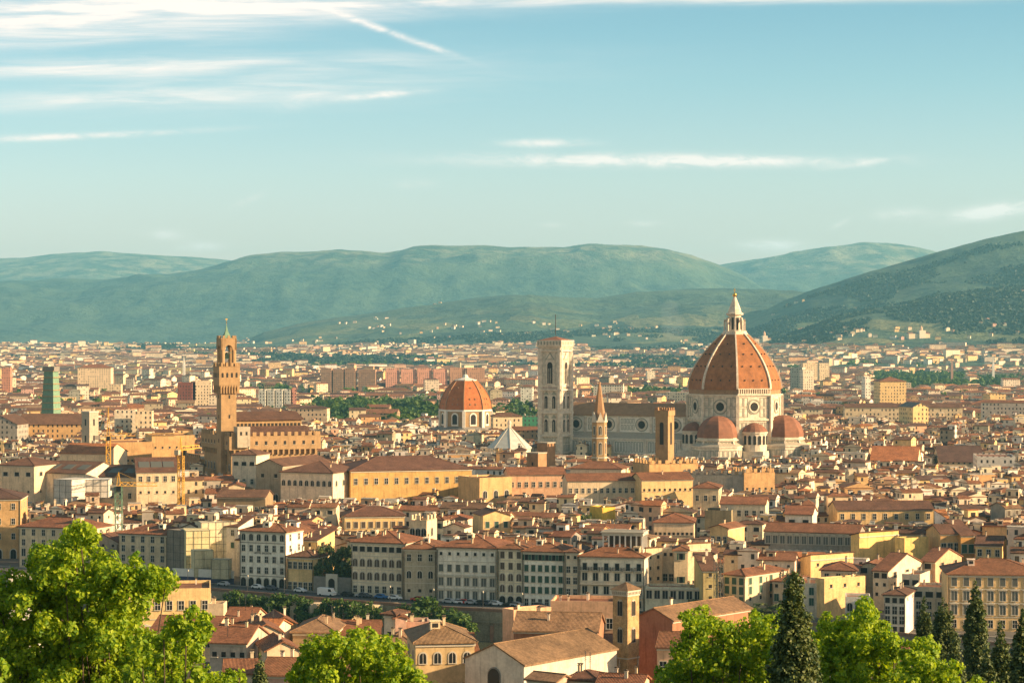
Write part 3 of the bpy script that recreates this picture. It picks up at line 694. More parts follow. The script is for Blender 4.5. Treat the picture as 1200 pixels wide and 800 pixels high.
H('small white villa with arched windows behind the bright tree right of the tall cypress', 991, 1020, 702, 605, -8, 9, 722, kind='flat', col='white', rows=['ar', None], cols=3, name='villa', cat='villa', group=GR)
H('pale house with brown hip roof and dark top floor gallery beside the twin cypresses', 1036, 1061, 697, 595, -20, 15, 735, kind='hip', col='white', rcol='brown', rows=['lg', 'wd', 'wd', 'lg'], cols=3, scols=2, srows=['sm', None, None, None], group=GR)
H('large ochre palace with three rows of grey windows at the right edge', 1111, 1225, 673, 603, -6, 20, 745, col=(.74, .52, .25), rcol='rust', rows=['sy', 'hs', 'hs', 'wd'], cols=8, scols=0, chim=2, courses=True, name='palace', cat='palace', group=GR, sc=1.0)
H('cream roof terrace house left of the large ochre palace', 1070, 1108, 690, 625, -18, 12, 720, kind='flat', col='pale', rows=['lg', 'wd', 'wd'], cols=3, group=GR)
G3 = 'stepped houses above the twin cypresses'
H('cream house with covered roof gallery under the two big yellow walls, left one', 1006, 1032, 663, 668, -22, 16, 695, kind='gy', col='cream', rcol='rust', rows=['lg', 'sm', 'wd', None], cols=2, scols=1, group=G3)
H('cream house with dark gallery and long rust roof, next right of the left gallery house', 1023, 1041, 668, 650, -35, 26, 700, kind='gx', col='pale', rcol='rust', rows=['lg', 'sm', 'sm', None], cols=2, scols=3, group=G3)
H('peach house with dark gallery below the second yellow wall', 1079, 1096, 657, 668, -35, 20, 690, kind='gx', col='peach', rcol='rust', rows=['lg', 'lg', 'wd', None], cols=1, scols=2, group=G3)
H('white house with glazed balcony front below the peach gallery house', 1057, 1078, 675, 640, -25, 12, 700, kind='flat', col='pale', rows=['lg', 'lg', 'wd'], cols=2, group=G3)
G4 = 'large yellow walled houses on the right'
H('house with tall blank yellow wall stepping down, left of two', 1007, 1053, 628, 712, 34, 4, 655, kind='sb', col=(.80,.56,.2), rcol='brown', rows=[None, None], cols=0, group=G4)
H('house with blank yellow block wall, right of two', 1060, 1088, 633, 705, 28, 5, 655, kind='flat', col=(.80,.56,.2), rows=[None], cols=0, group=G4)
H('cream blank sided house with two tiny windows and a stepped top', 950, 1000, 655, 672, 32, 5, 680, kind='sb', col='yellow', rcol='brown', rows=['sm', None, None], cols=3, frontkeep=lambda r, i: i < 2, group=G4)
H('cream house with rust roof below the stepped blank wall', 962, 1003, 668, 655, -14, 14, 685, kind='hip', col='cream', rcol='rust', rows=['wd', 'wd', None], cols=3, group=G4)
H('long dark arcaded palace with rust eaves crossing left of the yellow walls', 896, 1006, 622, 735, -18, 14, 642, kind='gx', col='grey', rcol='rust', rows=['hs', 'ho', 'gd'], cols=13, cornice=True, name='palace', cat='palace', group=G4)
H('long yellow convent with row of square windows at centre right', 981, 1094, 597, 830, 3, 16, 610, kind='gx', col='yellow', rcol='brown', rows=['wd', 'wd', None], cols=9, name='long_building', cat='building', group=G4)
H('mustard house with white glazed gallery right of the yellow walls', 1102, 1125, 625, 705, 8, 14, 645, kind='gx', col='ochre', rcol='brown', rows=['wd', 'sm'], cols=3, group=G4, sc=1.3)
H('orange house with green glazed gallery next to the mustard house', 1126, 1142, 627, 703, 8, 14, 645, kind='sf', col=(.55, .3, .09), rcol='brown', rows=['sg', 'sm'], cols=2, group=G4, sc=1.3)
H('tall yellow house with red topped turret right of the orange gallery house', 1143, 1174, 638, 698, -20, 14, 655, kind='gx', col='yellow', rcol='brown', rows=['wd', 'sm', 'wd'], cols=3, scols=1, group=G4)
# second line, hand placed larger buildings
G5 = 'large roofs between river and town hall'
H('two storey museum wing with white arcade and long brown roof', 329, 390, 553, 905, -22, 26, 583, kind='hip', col='pale', rcol='brown', rows=['ar', 'ar', 'wd'], cols=9, scols=4, name='museum_wing', cat='museum', group=G5)
H('long ochre library block with two rows of windows and brown roof', 411, 553, 552, 905, 17, 30, 583, kind='hip', col=(.60, .37, .13), rcol='brown', rows=['wd', 'sm', None], cols=12, scols=2, name='library_building', cat='library', group=G5, sc=1.15)
H('pale stone church nave gable with tall arched windows below the town hall', 300, 331, 545, 925, -25, 40, 580, kind='gy', col='stone', rcol='brown', rows=['sm', 'ar', None], cols=2, slope=.4, name='church', cat='church', group=G5, sc=1.6)
H('loggia topped stone house in front of the town hall wall', 272, 300, 533, 950, -15, 16, 565, kind='hip', col='pale', rcol='brown', rows=['lg', 'wd', 'wd', None], cols=3, group=G5)
H('sharp cornered stone palace with yellow lit side right of the ochre library', 562, 600, 562, 880, 30, 18, 585, kind='flat', col='ochre', rows=['ar', None], cols=3, name='palace', cat='palace', group=G5, sc=1.3)
H('long cream convent wing with row of upright windows, left half', 596, 663, 556, 900, 8, 15, 578, kind='gx', col='peach', rcol='rust', rows=['wd', 'wd', None], cols=8, name='convent_wing', cat='convent', group=G5)
H('long cream convent wing with small square windows, middle part', 665, 752, 563, 870, 7, 14, 582, kind='gx', col='cream', rcol='rust', rows=['wd', 'sm', None], cols=12, name='convent_wing', cat='convent', group=G5, sc=.9)
H('lower yellow convent wing continuing right of the middle one', 752, 812, 562, 865, 14, 14, 580, kind='gx', col='yellow', rcol='rust', rows=['sm', 'sm', None], cols=10, name='convent_wing', cat='convent', group=G5)
H('white arcaded hall with hipped rust roof below the spired bell tower', 668, 728, 549, 945, -14, 16, 568, kind='hip', col='pale', rcol='rust', rows=['wd', 'ar', None], cols=5, group=G5)
H('yellow house with rust hip roof right of the convent wings', 812, 842, 572, 850, -10, 16, 588, kind='hip', col='cream', rcol='rust', rows=['wd', 'wd', None], cols=3, scols=2, group=G5)
H('cream house row with dark square windows under a rust roof at centre right', 844, 897, 590, 800, -12, 13, 603, kind='gx', col='pale', rcol='rust', rows=['wd', 'wd', None], cols=6, group=G5)
H('white house with big dark window and lit gable at centre right', 920, 952, 602, 790, -14, 15, 620, kind='gx', col='white', rcol='rust', rows=['lg', 'wd', None], cols=2, scols=0, group=G5)
H('squat grey olive block without windows at centre', 826, 857, 600, 795, -12, 12, 620, kind='flat', col=(.30, .25, .15), rows=[None], cols=0, name='block_building', cat='building', group=G5)
H('yellow gabled house with grey ground front behind the lattice mast', 832, 853, 618, 750, -30, 14, 632, kind='gy', col='yellow', rcol='rust', rows=['wd', 'wd'], cols=3, group=G5)
H('cream hall with tall thin panels under a rust hip roof behind the roof loggia', 766, 813, 612, 770, -6, 18, 630, kind='hip', col='cream', rcol='rust', rows=['sm', None], cols=9, group=G5)
H('small bright yellow cube house in the middle of the brown roofs', 706, 721, 597, 800, 26, 10, 608, kind='flat', col=(.75, .48, .08), rows=['sm', None], cols=2, group=G5)
H('yellow house with long brown roof behind the small street garden tree', 404, 474, 605, 770, 8, 16, 620, kind='hip', col='yellow', rcol='brown', rows=['sb', 'sb', None], cols=8, group=G5)
H('battlemented cream tower house with three arches behind the cream palace', 480, 500, 612, 730, -18, 10, 632, kind='flat', col='cream', rows=['ar', None, None], cols=3, scols=1, name='tower_house', cat='house', group=G5, sc=1.2)
H('yellow house with stepped gable and green shutters behind the white palace', 566, 598, 604, 760, 15, 14, 625, kind='gy', col='yellow', rcol='brown', rows=['sg', 'sg', None], cols=3, group=G5)
H('big sand coloured hall with long brown roof at the left below the yellow cranes', 116, 178, 558, 880, -14, 24, 590, kind='gx', col='cream', rcol='brown', rows=['sm', 'wd', 'wd', None, None], cols=6, name='hall', cat='building', group=G5)
H('cream hall with tall slit windows left of the right hand crane', 160, 208, 553, 870, 12, 30, 590, kind='gx', col='cream', rcol='brown', rows=['wd', 'sm', 'wd', None, None], cols=5, name='hall', cat='building', group=G5)
H('pale house wing with dark windows and flat roof left of the sheeted scaffold', 0, 40, 545, 900, -20, 20, 585, kind='hip', col='cream', rcol='brown', rows=['lg', 'sm', 'sm', None], cols=3, scols=2, group=G5)
H('cream block with grey glazed roof lights behind the sheeted scaffold', 42, 100, 553, 905, -25, 25, 580, kind='gx', col='pale', rcol='brown', rows=['sm', None], cols=4, group=G5)
H('long low hall with orange roof under the left crane', 70, 125, 531, 1010, -12, 25, 545, kind='gx', col='cream', rcol='orange', rows=['sm', None], cols=9, group=G5)
H('golden stone courtyard building with flat top beneath the left crane', 127, 178, 520, 1040, 16, 30, 535, kind='flat', col='ochre', rows=['sm', None], cols=10, name='courtyard_building', cat='building', group=G5)
H('ochre palace block left of the town hall with sunlit side', 178, 228, 512, 1100, 16, 30, 530, kind='flat', col='ochre', rows=['sm', 'wd', None], cols=6, name='palace', cat='palace', group=G5)
H('cream gable house below the town hall battlements', 268, 286, 570, 880, 6, 14, 585, kind='gy', col='cream', rcol='rust', rows=['sm', None], cols=1, group=G5)
H('long house with dark brown roof at the foot of the town hall', 254, 311, 582, 850, -6, 14, 592, kind='gx', col='brown', rcol='brown', rows=['wd', None], cols=8, group=G5)
H('battlemented long low palace wall below the square crenellated tower', 761, 818, 546, 960, 18, 20, 556, kind='flat', col='ochre', rows=[None], cols=0, name='crenellated_palace', cat='palace', group=G5)
H('battlemented second palace with lit corner right of the crenellated wall', 872, 908, 556, 920, 14, 16, 570, kind='flat', col='ochre', rows=['sm', None], cols=5, name='crenellated_palace', cat='palace', group=G5)
H('long grey palace wall with crenels between the two crenellated palaces', 800, 872, 558, 925, -10, 12, 568, kind='flat', col='grey', rows=[None], cols=0, name='crenellated_palace', cat='palace', group=G5)
def crenels(root, w, d, h, cw=1.1, gap=1.3, ch=1.5):
    m = MB(); n = int(w / (cw + gap))
    for s_ in (-1, 1): m.box(0, s_ * (d / 2 - .25), h - .15, w, .5, .25); m.box(s_ * (w / 2 - .25), 0, h - .15, .5, d - .9, .25)
    for i in range(n): m.box(-w / 2 + (i + .5) * w / n, -d / 2 + .25, h, cw, .5, ch); m.box(-w / 2 + (i + .5) * w / n, d / 2 - .25, h, cw, .5, ch)
    n = int(d / (cw + gap))
    for i in range(n): m.box(w / 2 - .25, -d / 2 + (i + .5) * d / n, h, .5, cw, ch); m.box(-w / 2 + .25, -d / 2 + (i + .5) * d / n, h, .5, cw, ch)
    return m
for o in HOUSES:
    if o.name.startswith(('crenellated', 'tower_house')):
        w, d, h = root_dim[o.name]; wl = [c for c in o.children if c.name.startswith('wall')][0]
        x = crenels(o, w, d, h + .8, 1.4, 1.7, 1.7).build('battlement', 'wall', o, wl.color[:3])
# far larger individual buildings (windows as a pattern of the wall)
G6 = 'large modern blocks on the plain'
def B(label, x0, x1, yt, YL, th, dep, yv, kind='flat', col='cream', rcol='rust', name='apartment_block', cat='apartments', **kw):
    return H(label, x0, x1, yt, YL, th, dep, yv, kind=kind, col=col, rcol=rcol, wallmat='block_wall', chim=0, cornice=False, group=G6, name=name, cat=cat, **kw)
for i, (a, b) in enumerate(((452, 468), (470, 487), (489, 506), (508, 524))):
    B(['left end', 'second', 'third', 'right end'][i] + ' block of the salmon red apartment row on the plain', a, b, 432 + (i % 2), 3300, 5, 16, 444, col=(.60, .30, .21))
for i, (a, b) in enumerate(((376, 388), (390, 402), (404, 416), (420, 440))):
    B(['leftmost', 'second', 'third', 'widest, rightmost'][i] + ' brown apartment block left of the salmon red row', a, b, 432 + (i % 2) * 1.5, 3300, -5, 16, 444, col=(.42, .25, .16))
for i, (a, b) in enumerate(((527, 545), (547, 568))):
    B(['left', 'right'][i] + ' brown brick apartment block right of the salmon red row', a, b, 431.5, 3300, 5, 18, 444, col=(.46, .26, .16))
for i, (a, b) in enumerate(((303, 311), (313, 321), (323, 331), (333, 340))):
    B(['first', 'second', 'third', 'fourth'][i] + ' white slab from the left in the row right of the town hall tower', a, b, 457, 2300, -8, 16, 472, col='white')
B('pink end slab of the white apartment row right of the town hall tower', 342, 347, 455, 2300, 5, 16, 472, col=(.50, .22, .16))
B('grey white high rise with balconies right of the great dome, left one', 926, 940, 431, 3000, -20, 20, 455, col=(.45, .44, .36))
B('cream high rise right of the great dome, right one', 941, 954, 434, 2950, 8, 18, 455, col='pale')
B('yellow cream high rise behind the two towers right of the great dome', 941, 958, 426, 3500, 8, 18, 436, col='cream')
B('cream block far right of the great dome on the plain', 960, 972, 426, 3600, 8, 18, 436, col='cream')
B('small white square block right of the great dome', 1014, 1020, 442, 2500, 8, 14, 450, col='white')
B('cream palace with rust hip roof at mid right in front of the dark trees', 1031, 1062, 447, 2300, 3, 30, 455, kind='hip', col='yellow', name='palace', cat='palace')
B('very long academy building with brown roof right of the great dome', 990, 1128, 477, 1750, -4, 16, 484, kind='gx', col='cream', rcol='brown', name='long_building', cat='building')
B('yellow cube palace at far right before the dark trees', 1160, 1179, 463, 2000, 5, 20, 474, col='yellow', kind='flat', name='palace', cat='palace')
B('stone church with lit gable and grey side at mid right', 1070, 1088, 477, 1650, 14, 26, 492, kind='gy', col='yellow', rcol='grey', slope=.5, name='church', cat='church')
B('large orange roofed market hall at right of the great dome', 1020, 1075, 539, 1180, -14, 34, 540, kind='gx', col='cream', rcol='orange', name='market_hall', cat='hall', slope=.4)
B('huge dark brown roofed hall left of the white theatre block', 1101, 1153, 541, 1230, -5, 36, 546, kind='gx', col='cream', rcol='dark', name='hall', cat='hall', slope=.45)
B('white theatre block with blank walls at the right', 1145, 1190, 536, 1180, -8, 30, 547, kind='flat', col='white', name='theatre', cat='theatre')
B('pale school block on the far left plain with red flat roof', 91, 130, 431, 3000, 4, 30, 440, kind='hip', col='cream', rcol='rust', name='long_building', cat='building')
B('pink tower block at the left edge of the plain', 2, 12, 431, 2900, 5, 20, 444, col=(.48, .22, .14))
B('red brick square block left of the town hall tower', 208, 225, 449, 2350, -5, 20, 464, col=(.30, .10, .07))
B('cream square block left of the town hall tower, right of the red brick one', 229, 247, 447, 2350, 5, 20, 464, col='cream')
B('cream apartment block with brown bands at left centre', 134, 158, 482, 1500, 4, 16, 497, col='pale')
B('cream apartment block right of the brown banded one', 158, 178, 483, 1480, 5, 16, 497, col='cream')
B('long church nave with red brown roof near the left edge', 22, 96, 497, 1420, 2, 25, 505, kind='gx', col='ochre', rcol='brown', slope=.5, name='church', cat='church')
B('grey stone church front with pediment at the left edge', -20, 20, 497, 1400, -6, 30, 512, kind='gy', col='grey', rcol='brown', slope=.5, name='church', cat='church')
B('station hall with long red brown roofs in the central park', 425, 465, 484, 2050, -5, 22, 494, kind='gx', col='brown', rcol='rust', name='hall', cat='hall')
B('second roof tier of the hall in the central park', 430, 456, 477, 2150, -5, 15, 482, kind='gx', col='brown', rcol='rust', name='hall', cat='hall')
B('green sheeted long warehouse between the brick dome and the marble bell tower', 612, 633, 489, 1700, 0, 30, 500, kind='flat', col=(.06, .25, .14), name='warehouse', cat='warehouse')
B('red roofed long building left of the marble bell tower', 598, 634, 504, 1500, -3, 14, 516, kind='gx', col='brown', rcol='rust', name='long_building', cat='building')
B('cream loggia house with red cap behind the white pyramid roof', 578, 612, 488, 1520, 8, 14, 500, kind='hip', col='cream', rcol='brown', name='house', cat='house')
for o in HOUSES:
    if o.name.startswith('hall') and 'sand' in o['label'] or 'slit windows' in o['label'] or 'roof lights' in o['label']:
        w, d, h = root_dim[o.name]; ro = [c for c in o.children if c.name.startswith('roof')][0]
        for i in range(3):
            x = -w * .3 + i * w * .3; sl = .32; m = MB(); y0, y1 = -d * .36, -d * .16; z = lambda y: h + .28 + sl * (d / 2 - abs(y)) + .12
            m.add([(x - 2.2, y0, z(y0)), (x + 2.2, y0, z(y0)), (x + 2.2, y1, z(y1)), (x - 2.2, y1, z(y1)), (x - 2.2, y0, z(y0) - .3), (x + 2.2, y0, z(y0) - .3), (x + 2.2, y1, z(y1) - .3), (x - 2.2, y1, z(y1) - .3)], [(0, 1, 2, 3), (4, 5, 1, 0), (5, 6, 2, 1), (6, 7, 3, 2), (7, 4, 0, 3), (7, 6, 5, 4)])
            m.build('skylight', 'shutter_grey', ro)
for r_ in [o for o in HOUSES if o.get('category') == 'house']: r_['group'] = r_.get('group') or GR
# ------------------------------------------------------------------ landmarks
principled('tribune_tile', (0.24, 0.105, 0.06), 0.8, build=mottled(0.35, 0.7, 1.2, fine=9))
principled('dome_tile', (0.315, 0.125, 0.043), 0.8, build=mottled(0.25, 0.62, 1.2, streaks=.3, fine=14))
principled('dome_tile_bright', (0.42, 0.135, 0.04), 0.8, build=mottled(0.3, 0.7, 1.15, streaks=.25, fine=12))
def marble(t, b):
    # white marble slabs with dark green inlay in upright panels, by height and bearing
    p = t.add('ShaderNodeTexCoord').outputs['Object']; s = t.add('ShaderNodeSeparateXYZ'); t.l.new(p, s.inputs[0])
    n = t.smooth(t.noise(p, 0.5, 5, 0.6), 0.3, 0.7)
    t.l.new(t.mix(n, (0.48, 0.41, 0.32, 1), (0.72, 0.63, 0.50, 1)), b.inputs['Base Color'])
principled('marble', rough=0.7, build=marble)
principled('marble_pale', (0.84, 0.78, 0.68), 0.7, build=mottled(0.5, 0.86, 1.06))
principled('marble_green', (0.27, 0.27, 0.21), 0.7, build=mottled(0.8, 0.8, 1.3))
principled('marble_pink', (0.42, 0.24, 0.17), 0.7)
principled('fort_stone', (0.37, 0.24, 0.12), 0.9, build=mottled(0.35, 0.78, 1.15, streaks=.2, fine=5))
principled('brick_brown', (0.33, 0.19, 0.10), 0.9, build=mottled(0.4, 0.75, 1.2, fine=6))
principled('white_roof', (0.50, 0.50, 0.45), 0.6, build=mottled(0.5, 0.8, 1.1))
LM = 'landmark'
def inlay(m, a, b, z0, z1, step=2.4, tk=0.32, rows=1, mi=0, out=0.06):
    """green frames on the wall from a to b (seen from outside, left to right)"""
    a = Vector((a[0], a[1])); b = Vector((b[0], b[1])); d = b - a; L = d.length; d.normalize()
    if L < 1: return
    nrm = Vector((d.y, -d.x)); n = max(1, int(L / step)); ang = math.atan2(d.y, d.x)
    for i in range(n):
        for r in range(rows):
            h0 = z0 + (z1 - z0) * r / rows + .35; h1 = z0 + (z1 - z0) * (r + 1) / rows - .35; c = a + d * (L * (i + .5) / n) + nrm * out; w = L / n - .5
            m.box(*(c - d * (w / 2 - tk / 2)), h0, tk, .1, h1 - h0, ang, mi); m.box(*(c + d * (w / 2 - tk / 2)), h0, tk, .1, h1 - h0, ang, mi)
            m.box(*c, h0, w - 2 * tk, .1, tk, ang, mi); m.box(*c, h1 - tk, w - 2 * tk, .1, tk, ang, mi)
def octpts(R_, ph=22.5, n=8): return [(R_ * math.cos(R(ph + 360 / n * i)), R_ * math.sin(R(ph + 360 / n * i))) for i in range(n)]
def oculus(root, x, y, z, r, ang, name='round_window'):
    m = MB(); 
    ring = MB(); ring.lathe([(r * 1.35, 0), (r * 1.35, .35), (r, .35), (r, .1)], 20, m=0, cap=False); ring.lathe([(r * 1.02, .08), (r * .9, .12)], 20, m=1); ring.lathe([(r * 1.75, 0), (r * 1.75, .2), (r * 1.5, .2)], 20, m=2, cap=False)
    V_ = [(-v[0], -v[2], v[1]) for v in ring.v]; ring.v = V_
    o = ring.build(name, ['marble', 'dark', 'marble_green'], root, loc=(x, y, z)); o.rotation_euler = (0, 0, ang); return o
# ---- cathedral
CX, CYY, TH = P(861, 1270), 1270.0, R(-25)
ca = tag(empty('cathedral', (CX, CYY, 0), TH), 'great marble cathedral with huge ribbed red brick dome and white lantern', 'cathedral')
reserve(CX, CYY, 74, 74, TH, 0); reserve(CX - 55 * math.cos(TH), CYY - 55 * math.sin(TH), 85, 44, TH, 0)
CLEAR += [(800, 945, 536, 1225), (664, 812, 533, 1270)]
NZ = 52.3
m = MB(); m.lathe([(27.2, 0), (27.2, 49.3)], 8, R(22.5)); m.lathe([(28.0, 34.6), (28.0, 35.6)], 8, R(22.5)); m.lathe([(28.1, 48.9), (28.1, 49.6)], 8, R(22.5)); m.build('drum', 'marble', ca)
MB().lathe([(26.6, 49.6), (26.6, 52.6)], 8, R(22.5)).build('rough_band', 'brick_brown', ca)
# finished gallery on the lit south east face only
p8 = octpts(27.4); a, b = p8[6], p8[7]
gal = MB(); mid = ((a[0] + b[0]) / 2, (a[1] + b[1]) / 2); ga = math.atan2(b[1] - a[1], b[0] - a[0]); L8 = math.dist(a, b)
gal.box(mid[0], mid[1], 49.6, L8, 1.6, .5, ga); gal.box(mid[0], mid[1], 52.6, L8, 1.6, .5, ga)
for i in range(15):
    t_ = (i + .5) / 15; gal.box(a[0] + (b[0] - a[0]) * t_ + .2, a[1] + (b[1] - a[1]) * t_ - .1, 50.1, .55, .9, 2.5, ga)
gal.build('gallery', 'marble', ca)
def prof(z, R0=27.3, H_=38.0, pw=1.8): return R0 * (1 - (z / H_) ** pw)
zs = [32.2 * i / 16 for i in range(17)]
m = MB(); m.lathe([(prof(z), NZ + z) for z in zs], 8, R(22.5), cap=False); m.build('dome', 'dome_tile', ca)
for k in range(8):
    m = MB(); a_ = R(22.5 + 45 * k); c, s_ = math.cos(a_), math.sin(a_); prev = None
    for i, z in enumerate(zs):
        r = prof(z) + .5; w = 1.25 - .5 * i / 16; q = [(r * c - s_ * w * t_ - c * dd, r * s_ + c * w * t_ - s_ * dd, NZ + z + .3) for t_, dd in ((-.5, 0.9), (-.5, 0), (.5, 0), (.5, 0.9))]
        b0 = len(m.v); m.v += q
        if i:
            for j in range(3): m.f.append((b0 - 4 + j, b0 - 4 + j + 1, b0 + j + 1, b0 + j)); m.m.append(0)
    m.build('rib', 'marble', ca)
hol = MB()   # the small openings in three rows on each web
for k in range(8):
    a_ = R(45 * k + 45)
    for zz, n_ in ((5, 3), (13, 3), (20, 2), (26, 1)):
        for i in range(n_):
            off = (i - (n_ - 1) / 2) * 5.5; r = prof(zz) * math.cos(R(22.5)) + .1
            hol.box(r * math.cos(a_) - off * math.sin(a_), r * math.sin(a_) + off * math.cos(a_), NZ + zz, .6, .6, .8, a_)
hol.build('vent', 'dark', ca)
for k in range(8):
    a_ = R(45 * k + 45); r = 27.2 * math.cos(R(22.5)) + .05
    oculus(ca, r * math.cos(a_), r * math.sin(a_), 42.6, 2.5, a_ + math.pi / 2)
m = MB(); pts = octpts(27.25)
for k in range(8):
    a, b = pts[k], pts[(k + 1) % 8]
    A = Vector(a); B_ = Vector(b); d = B_ - A
    for f0, f1 in ((.03, .33), (.67, .97)): inlay(m, A + d * f0, A + d * f1, 36.2, 48.2, 2.1, .34, 2)
    inlay(m, A + d * .03, A + d * .97, 28, 34, 2.4, .34, 1)
m.build('inlay', 'marble_green', ca)
m = MB()
for x, y in octpts(27.5): m.box(x, y, 0, 1.8, 1.8, 49, math.atan2(y, x))
m.build('corner_pier', 'marble', ca)
# lantern
lz = NZ + 32.2
m = MB(); m.lathe([(7.6, lz - .6), (7.6, lz + .5), (7.0, lz + .5), (7.0, lz + 1.6), (4.0, lz + 1.6), (3.6, lz + 10.5), (5.0, lz + 11), (5.0, lz + 12), (3.9, lz + 12.4), (3.4, lz + 14.5), (1.1, lz + 20.5), (0.7, lz + 21.5)], 8, R(22.5))
lan = m.build('lantern', 'marble', ca)
for k in range(8):
    a_ = R(45 * k + 22.5); c, s_ = math.cos(a_), math.sin(a_); m = MB()
    m.box(5.9 * c, 5.9 * s_, lz + 1.2, .9, .8, 6.0, a_); m.add([(3.8 * c, 3.8 * s_, lz + 10), (3.8 * c, 3.8 * s_, lz + 7), (6.2 * c, 6.2 * s_, lz + 7), (3.8 * c + .01, 3.8 * s_ + .01, lz + 10)], [(0, 1, 2)])
    m.box(5.0 * c, 5.0 * s_, lz + 6.8, 2.2, .7, .9, a_); m.prism([(5.4, lz + 7.2), (6.4, lz + 7.2), (5.9, lz + 9.2)], -.35, .35, 0, 'y')
    for i in range(len(m.v) - 6, len(m.v)):
        x, y, z = m.v[i]; m.v[i] = (x * c - y * s_, x * s_ + y * c, z)
    m.build('buttress', 'marble', lan)
    a2 = R(45 * k + 45); MB().box(3.62 * math.cos(a2), 3.62 * math.sin(a2), lz + 2.4, .5, 1.1, 7.0, a2).build('window', 'dark', lan)
m = MB(); m.lathe([(0.1, lz + 21.3), (1.0, lz + 21.7), (1.35, lz + 22.6), (1.0, lz + 23.5), (.1, lz + 23.9)], 14); m.box(0, 0, lz + 23.8, .3, .3, 2.8); m.box(0, 0, lz + 25.2, 1.6, .3, .3); m.build('ball_and_cross', 'gold', lan)
# tribunes: three half domes on the east, south and north arms
for ang in (0, -90, 90):
    a_ = R(ang); tx, ty = 29.5 * math.cos(a_), 29.5 * math.sin(a_)
    m = MB(); m.lathe([(11.6, 0), (11.6, 25.2)], 8, R(22.5), tx, ty); m.lathe([(12.5, 23.6), (12.5, 24.4)], 8, R(22.5), tx, ty)
    m.lathe([(14.6, 0), (14.6, 19.6), (15.2, 19.8), (15.2, 20.6)], 8, R(22.5), tx, ty); tb = m.build('tribune', 'marble', ca)
    m = MB(); m.lathe([(11.9 * math.cos(math.pi / 2 * i / 7) ** .9 if i < 7 else .2, 25.2 + 12.4 * math.sin(math.pi / 2 * i / 7)) for i in range(8)], 8, R(22.5), tx, ty, cap=False); m.build('half_dome', 'tribune_tile', tb)
    m = MB(); m.lathe([(14.9, 20.6), (11.6, 22.4)], 8, R(22.5), tx, ty, cap=False); m.build('apron_roof', 'stone', tb)
    m = MB(); po = octpts(14.65); 
    for k in range(8):
        a, b = po[k], po[(k + 1) % 8]; inlay(m, (a[0] + tx, a[1] + ty), (b[0] + tx, b[1] + ty), 1, 18.6, 2.3, .34, 3)
    po = octpts(11.65)
    for k in range(8):
        a, b = po[k], po[(k + 1) % 8]; inlay(m, (a[0] + tx, a[1] + ty), (b[0] + tx, b[1] + ty), 19.5, 23.5, 2.2, .3, 1)
    m.build('inlay', 'marble_green', tb)
    for k in range(8):
        b_ = R(45 * k); x, y = tx + 13.55 * math.cos(b_), ty + 13.55 * math.sin(b_)
        if math.hypot(x, y) < 26: continue
        q = MB(); q.prism(arch_poly(2.4, 4, 14), -.2, .2, 0, 'y'); q.prism(arch_poly(1.6, 4.4, 13.2), -.28, .1, 1, 'y'); o = q.build('window', ['marble', 'dark'], tb, loc=(x, y, 0)); o.rotation_euler = (0, 0, b_ + math.pi / 2)
        q = MB(); b2 = b_ + R(22.5); q.prism([(11.5, 4), (17.2, 4), (17.0, 13), (14.0, 19), (11.5, 24.4)], -.45, .45, 0, 'y'); o = q.build('flying_buttress', 'marble', tb, loc=(tx, ty, 0)); o.rotation_euler = (0, 0, b2)
# small domed exedrae on the diagonals
for ang in (-45, 45, -135, 135):
    a_ = R(ang); tx, ty = 25.5 * math.cos(a_), 25.5 * math.sin(a_)
    m = MB(); m.lathe([(7.2, 0), (7.2, 27.5), (7.8, 27.6), (7.8, 28.4)], 16, 0, tx, ty); ex = m.build('exedra', 'marble', ca)
    MB().lathe([(7.7, 28.4), (6.8, 30), (4.5, 32.2), (2, 33.2), (.3, 33.6)], 16, 0, tx, ty, cap=False).build('cap_roof', 'tribune_tile', ex)
    for i in range(7):
        b_ = a_ + R(-72 + 24 * i); q = MB(); q.prism(arch_poly(1.7, 21.2, 26.4), -.15, .15, 1, 'y'); o = q.build('niche', ['marble', 'dark'], ex, loc=(tx + 7.15 * math.cos(b_), ty + 7.15 * math.sin(b_), 0)); o.rotation_euler = (0, 0, b_ + math.pi / 2)
# lower body joining the tribunes
m = MB(); m.box(0, 0, 0, 52, 52, 17.5, R(0)); m.build('crossing_body', 'marble', ca)
# nave: aisles and clerestory
x0_, x1_ = -112.0, -24.0; Ln = x1_ - x0_; xm = (x0_ + x1_) / 2
MB().box(xm, 0, 0, Ln, 39, 23.0).build('aisle_wall', 'marble_pale', ca)
m = MB(); m.add([(x0_, -20, 23), (x1_, -20, 23), (x1_, -10.4, 26.5), (x0_, -10.4, 26.5), (x0_, 20, 23), (x1_, 20, 23), (x1_, 10.4, 26.5), (x0_, 10.4, 26.5)], [(0, 1, 2, 3), (5, 4, 7, 6), (0, 3, 7, 4), (1, 5, 6, 2), (0, 4, 5, 1)]); m.build('aisle_roof', 'stone', ca)
MB().box(xm, 0, 23.5, Ln, 21, 13.0).build('nave_wall', 'marble_pale', ca)
m = MB(); m.prism([(-11.3, 36.0), (0, 42.8), (11.3, 36.0), (11.3, 36.5), (0, 43.4), (-11.3, 36.5)], x0_, x1_, 0, 'x'); m.build('nave_roof', 'brick_brown', ca)
m = MB(); m.box(xm, -10.7, 35.2, Ln, .5, .9); m.box(xm, -19.8, 22.0, Ln, .8, 1.2); m.box(xm, -19.8, 14.0, Ln, .6, .6); m.box(xm, -19.8, 6.0, Ln, .6, .6)
for i in range(5): m.box(x0_ + 1 + i * (Ln - 4) / 4, -20.0, 0, 1.8, 1.2, 22.5); m.box(x0_ + 1 + i * (Ln - 4) / 4, -11, 24, 1.4, 1.2, 11.6)
m.build('cornice', 'marble', ca)
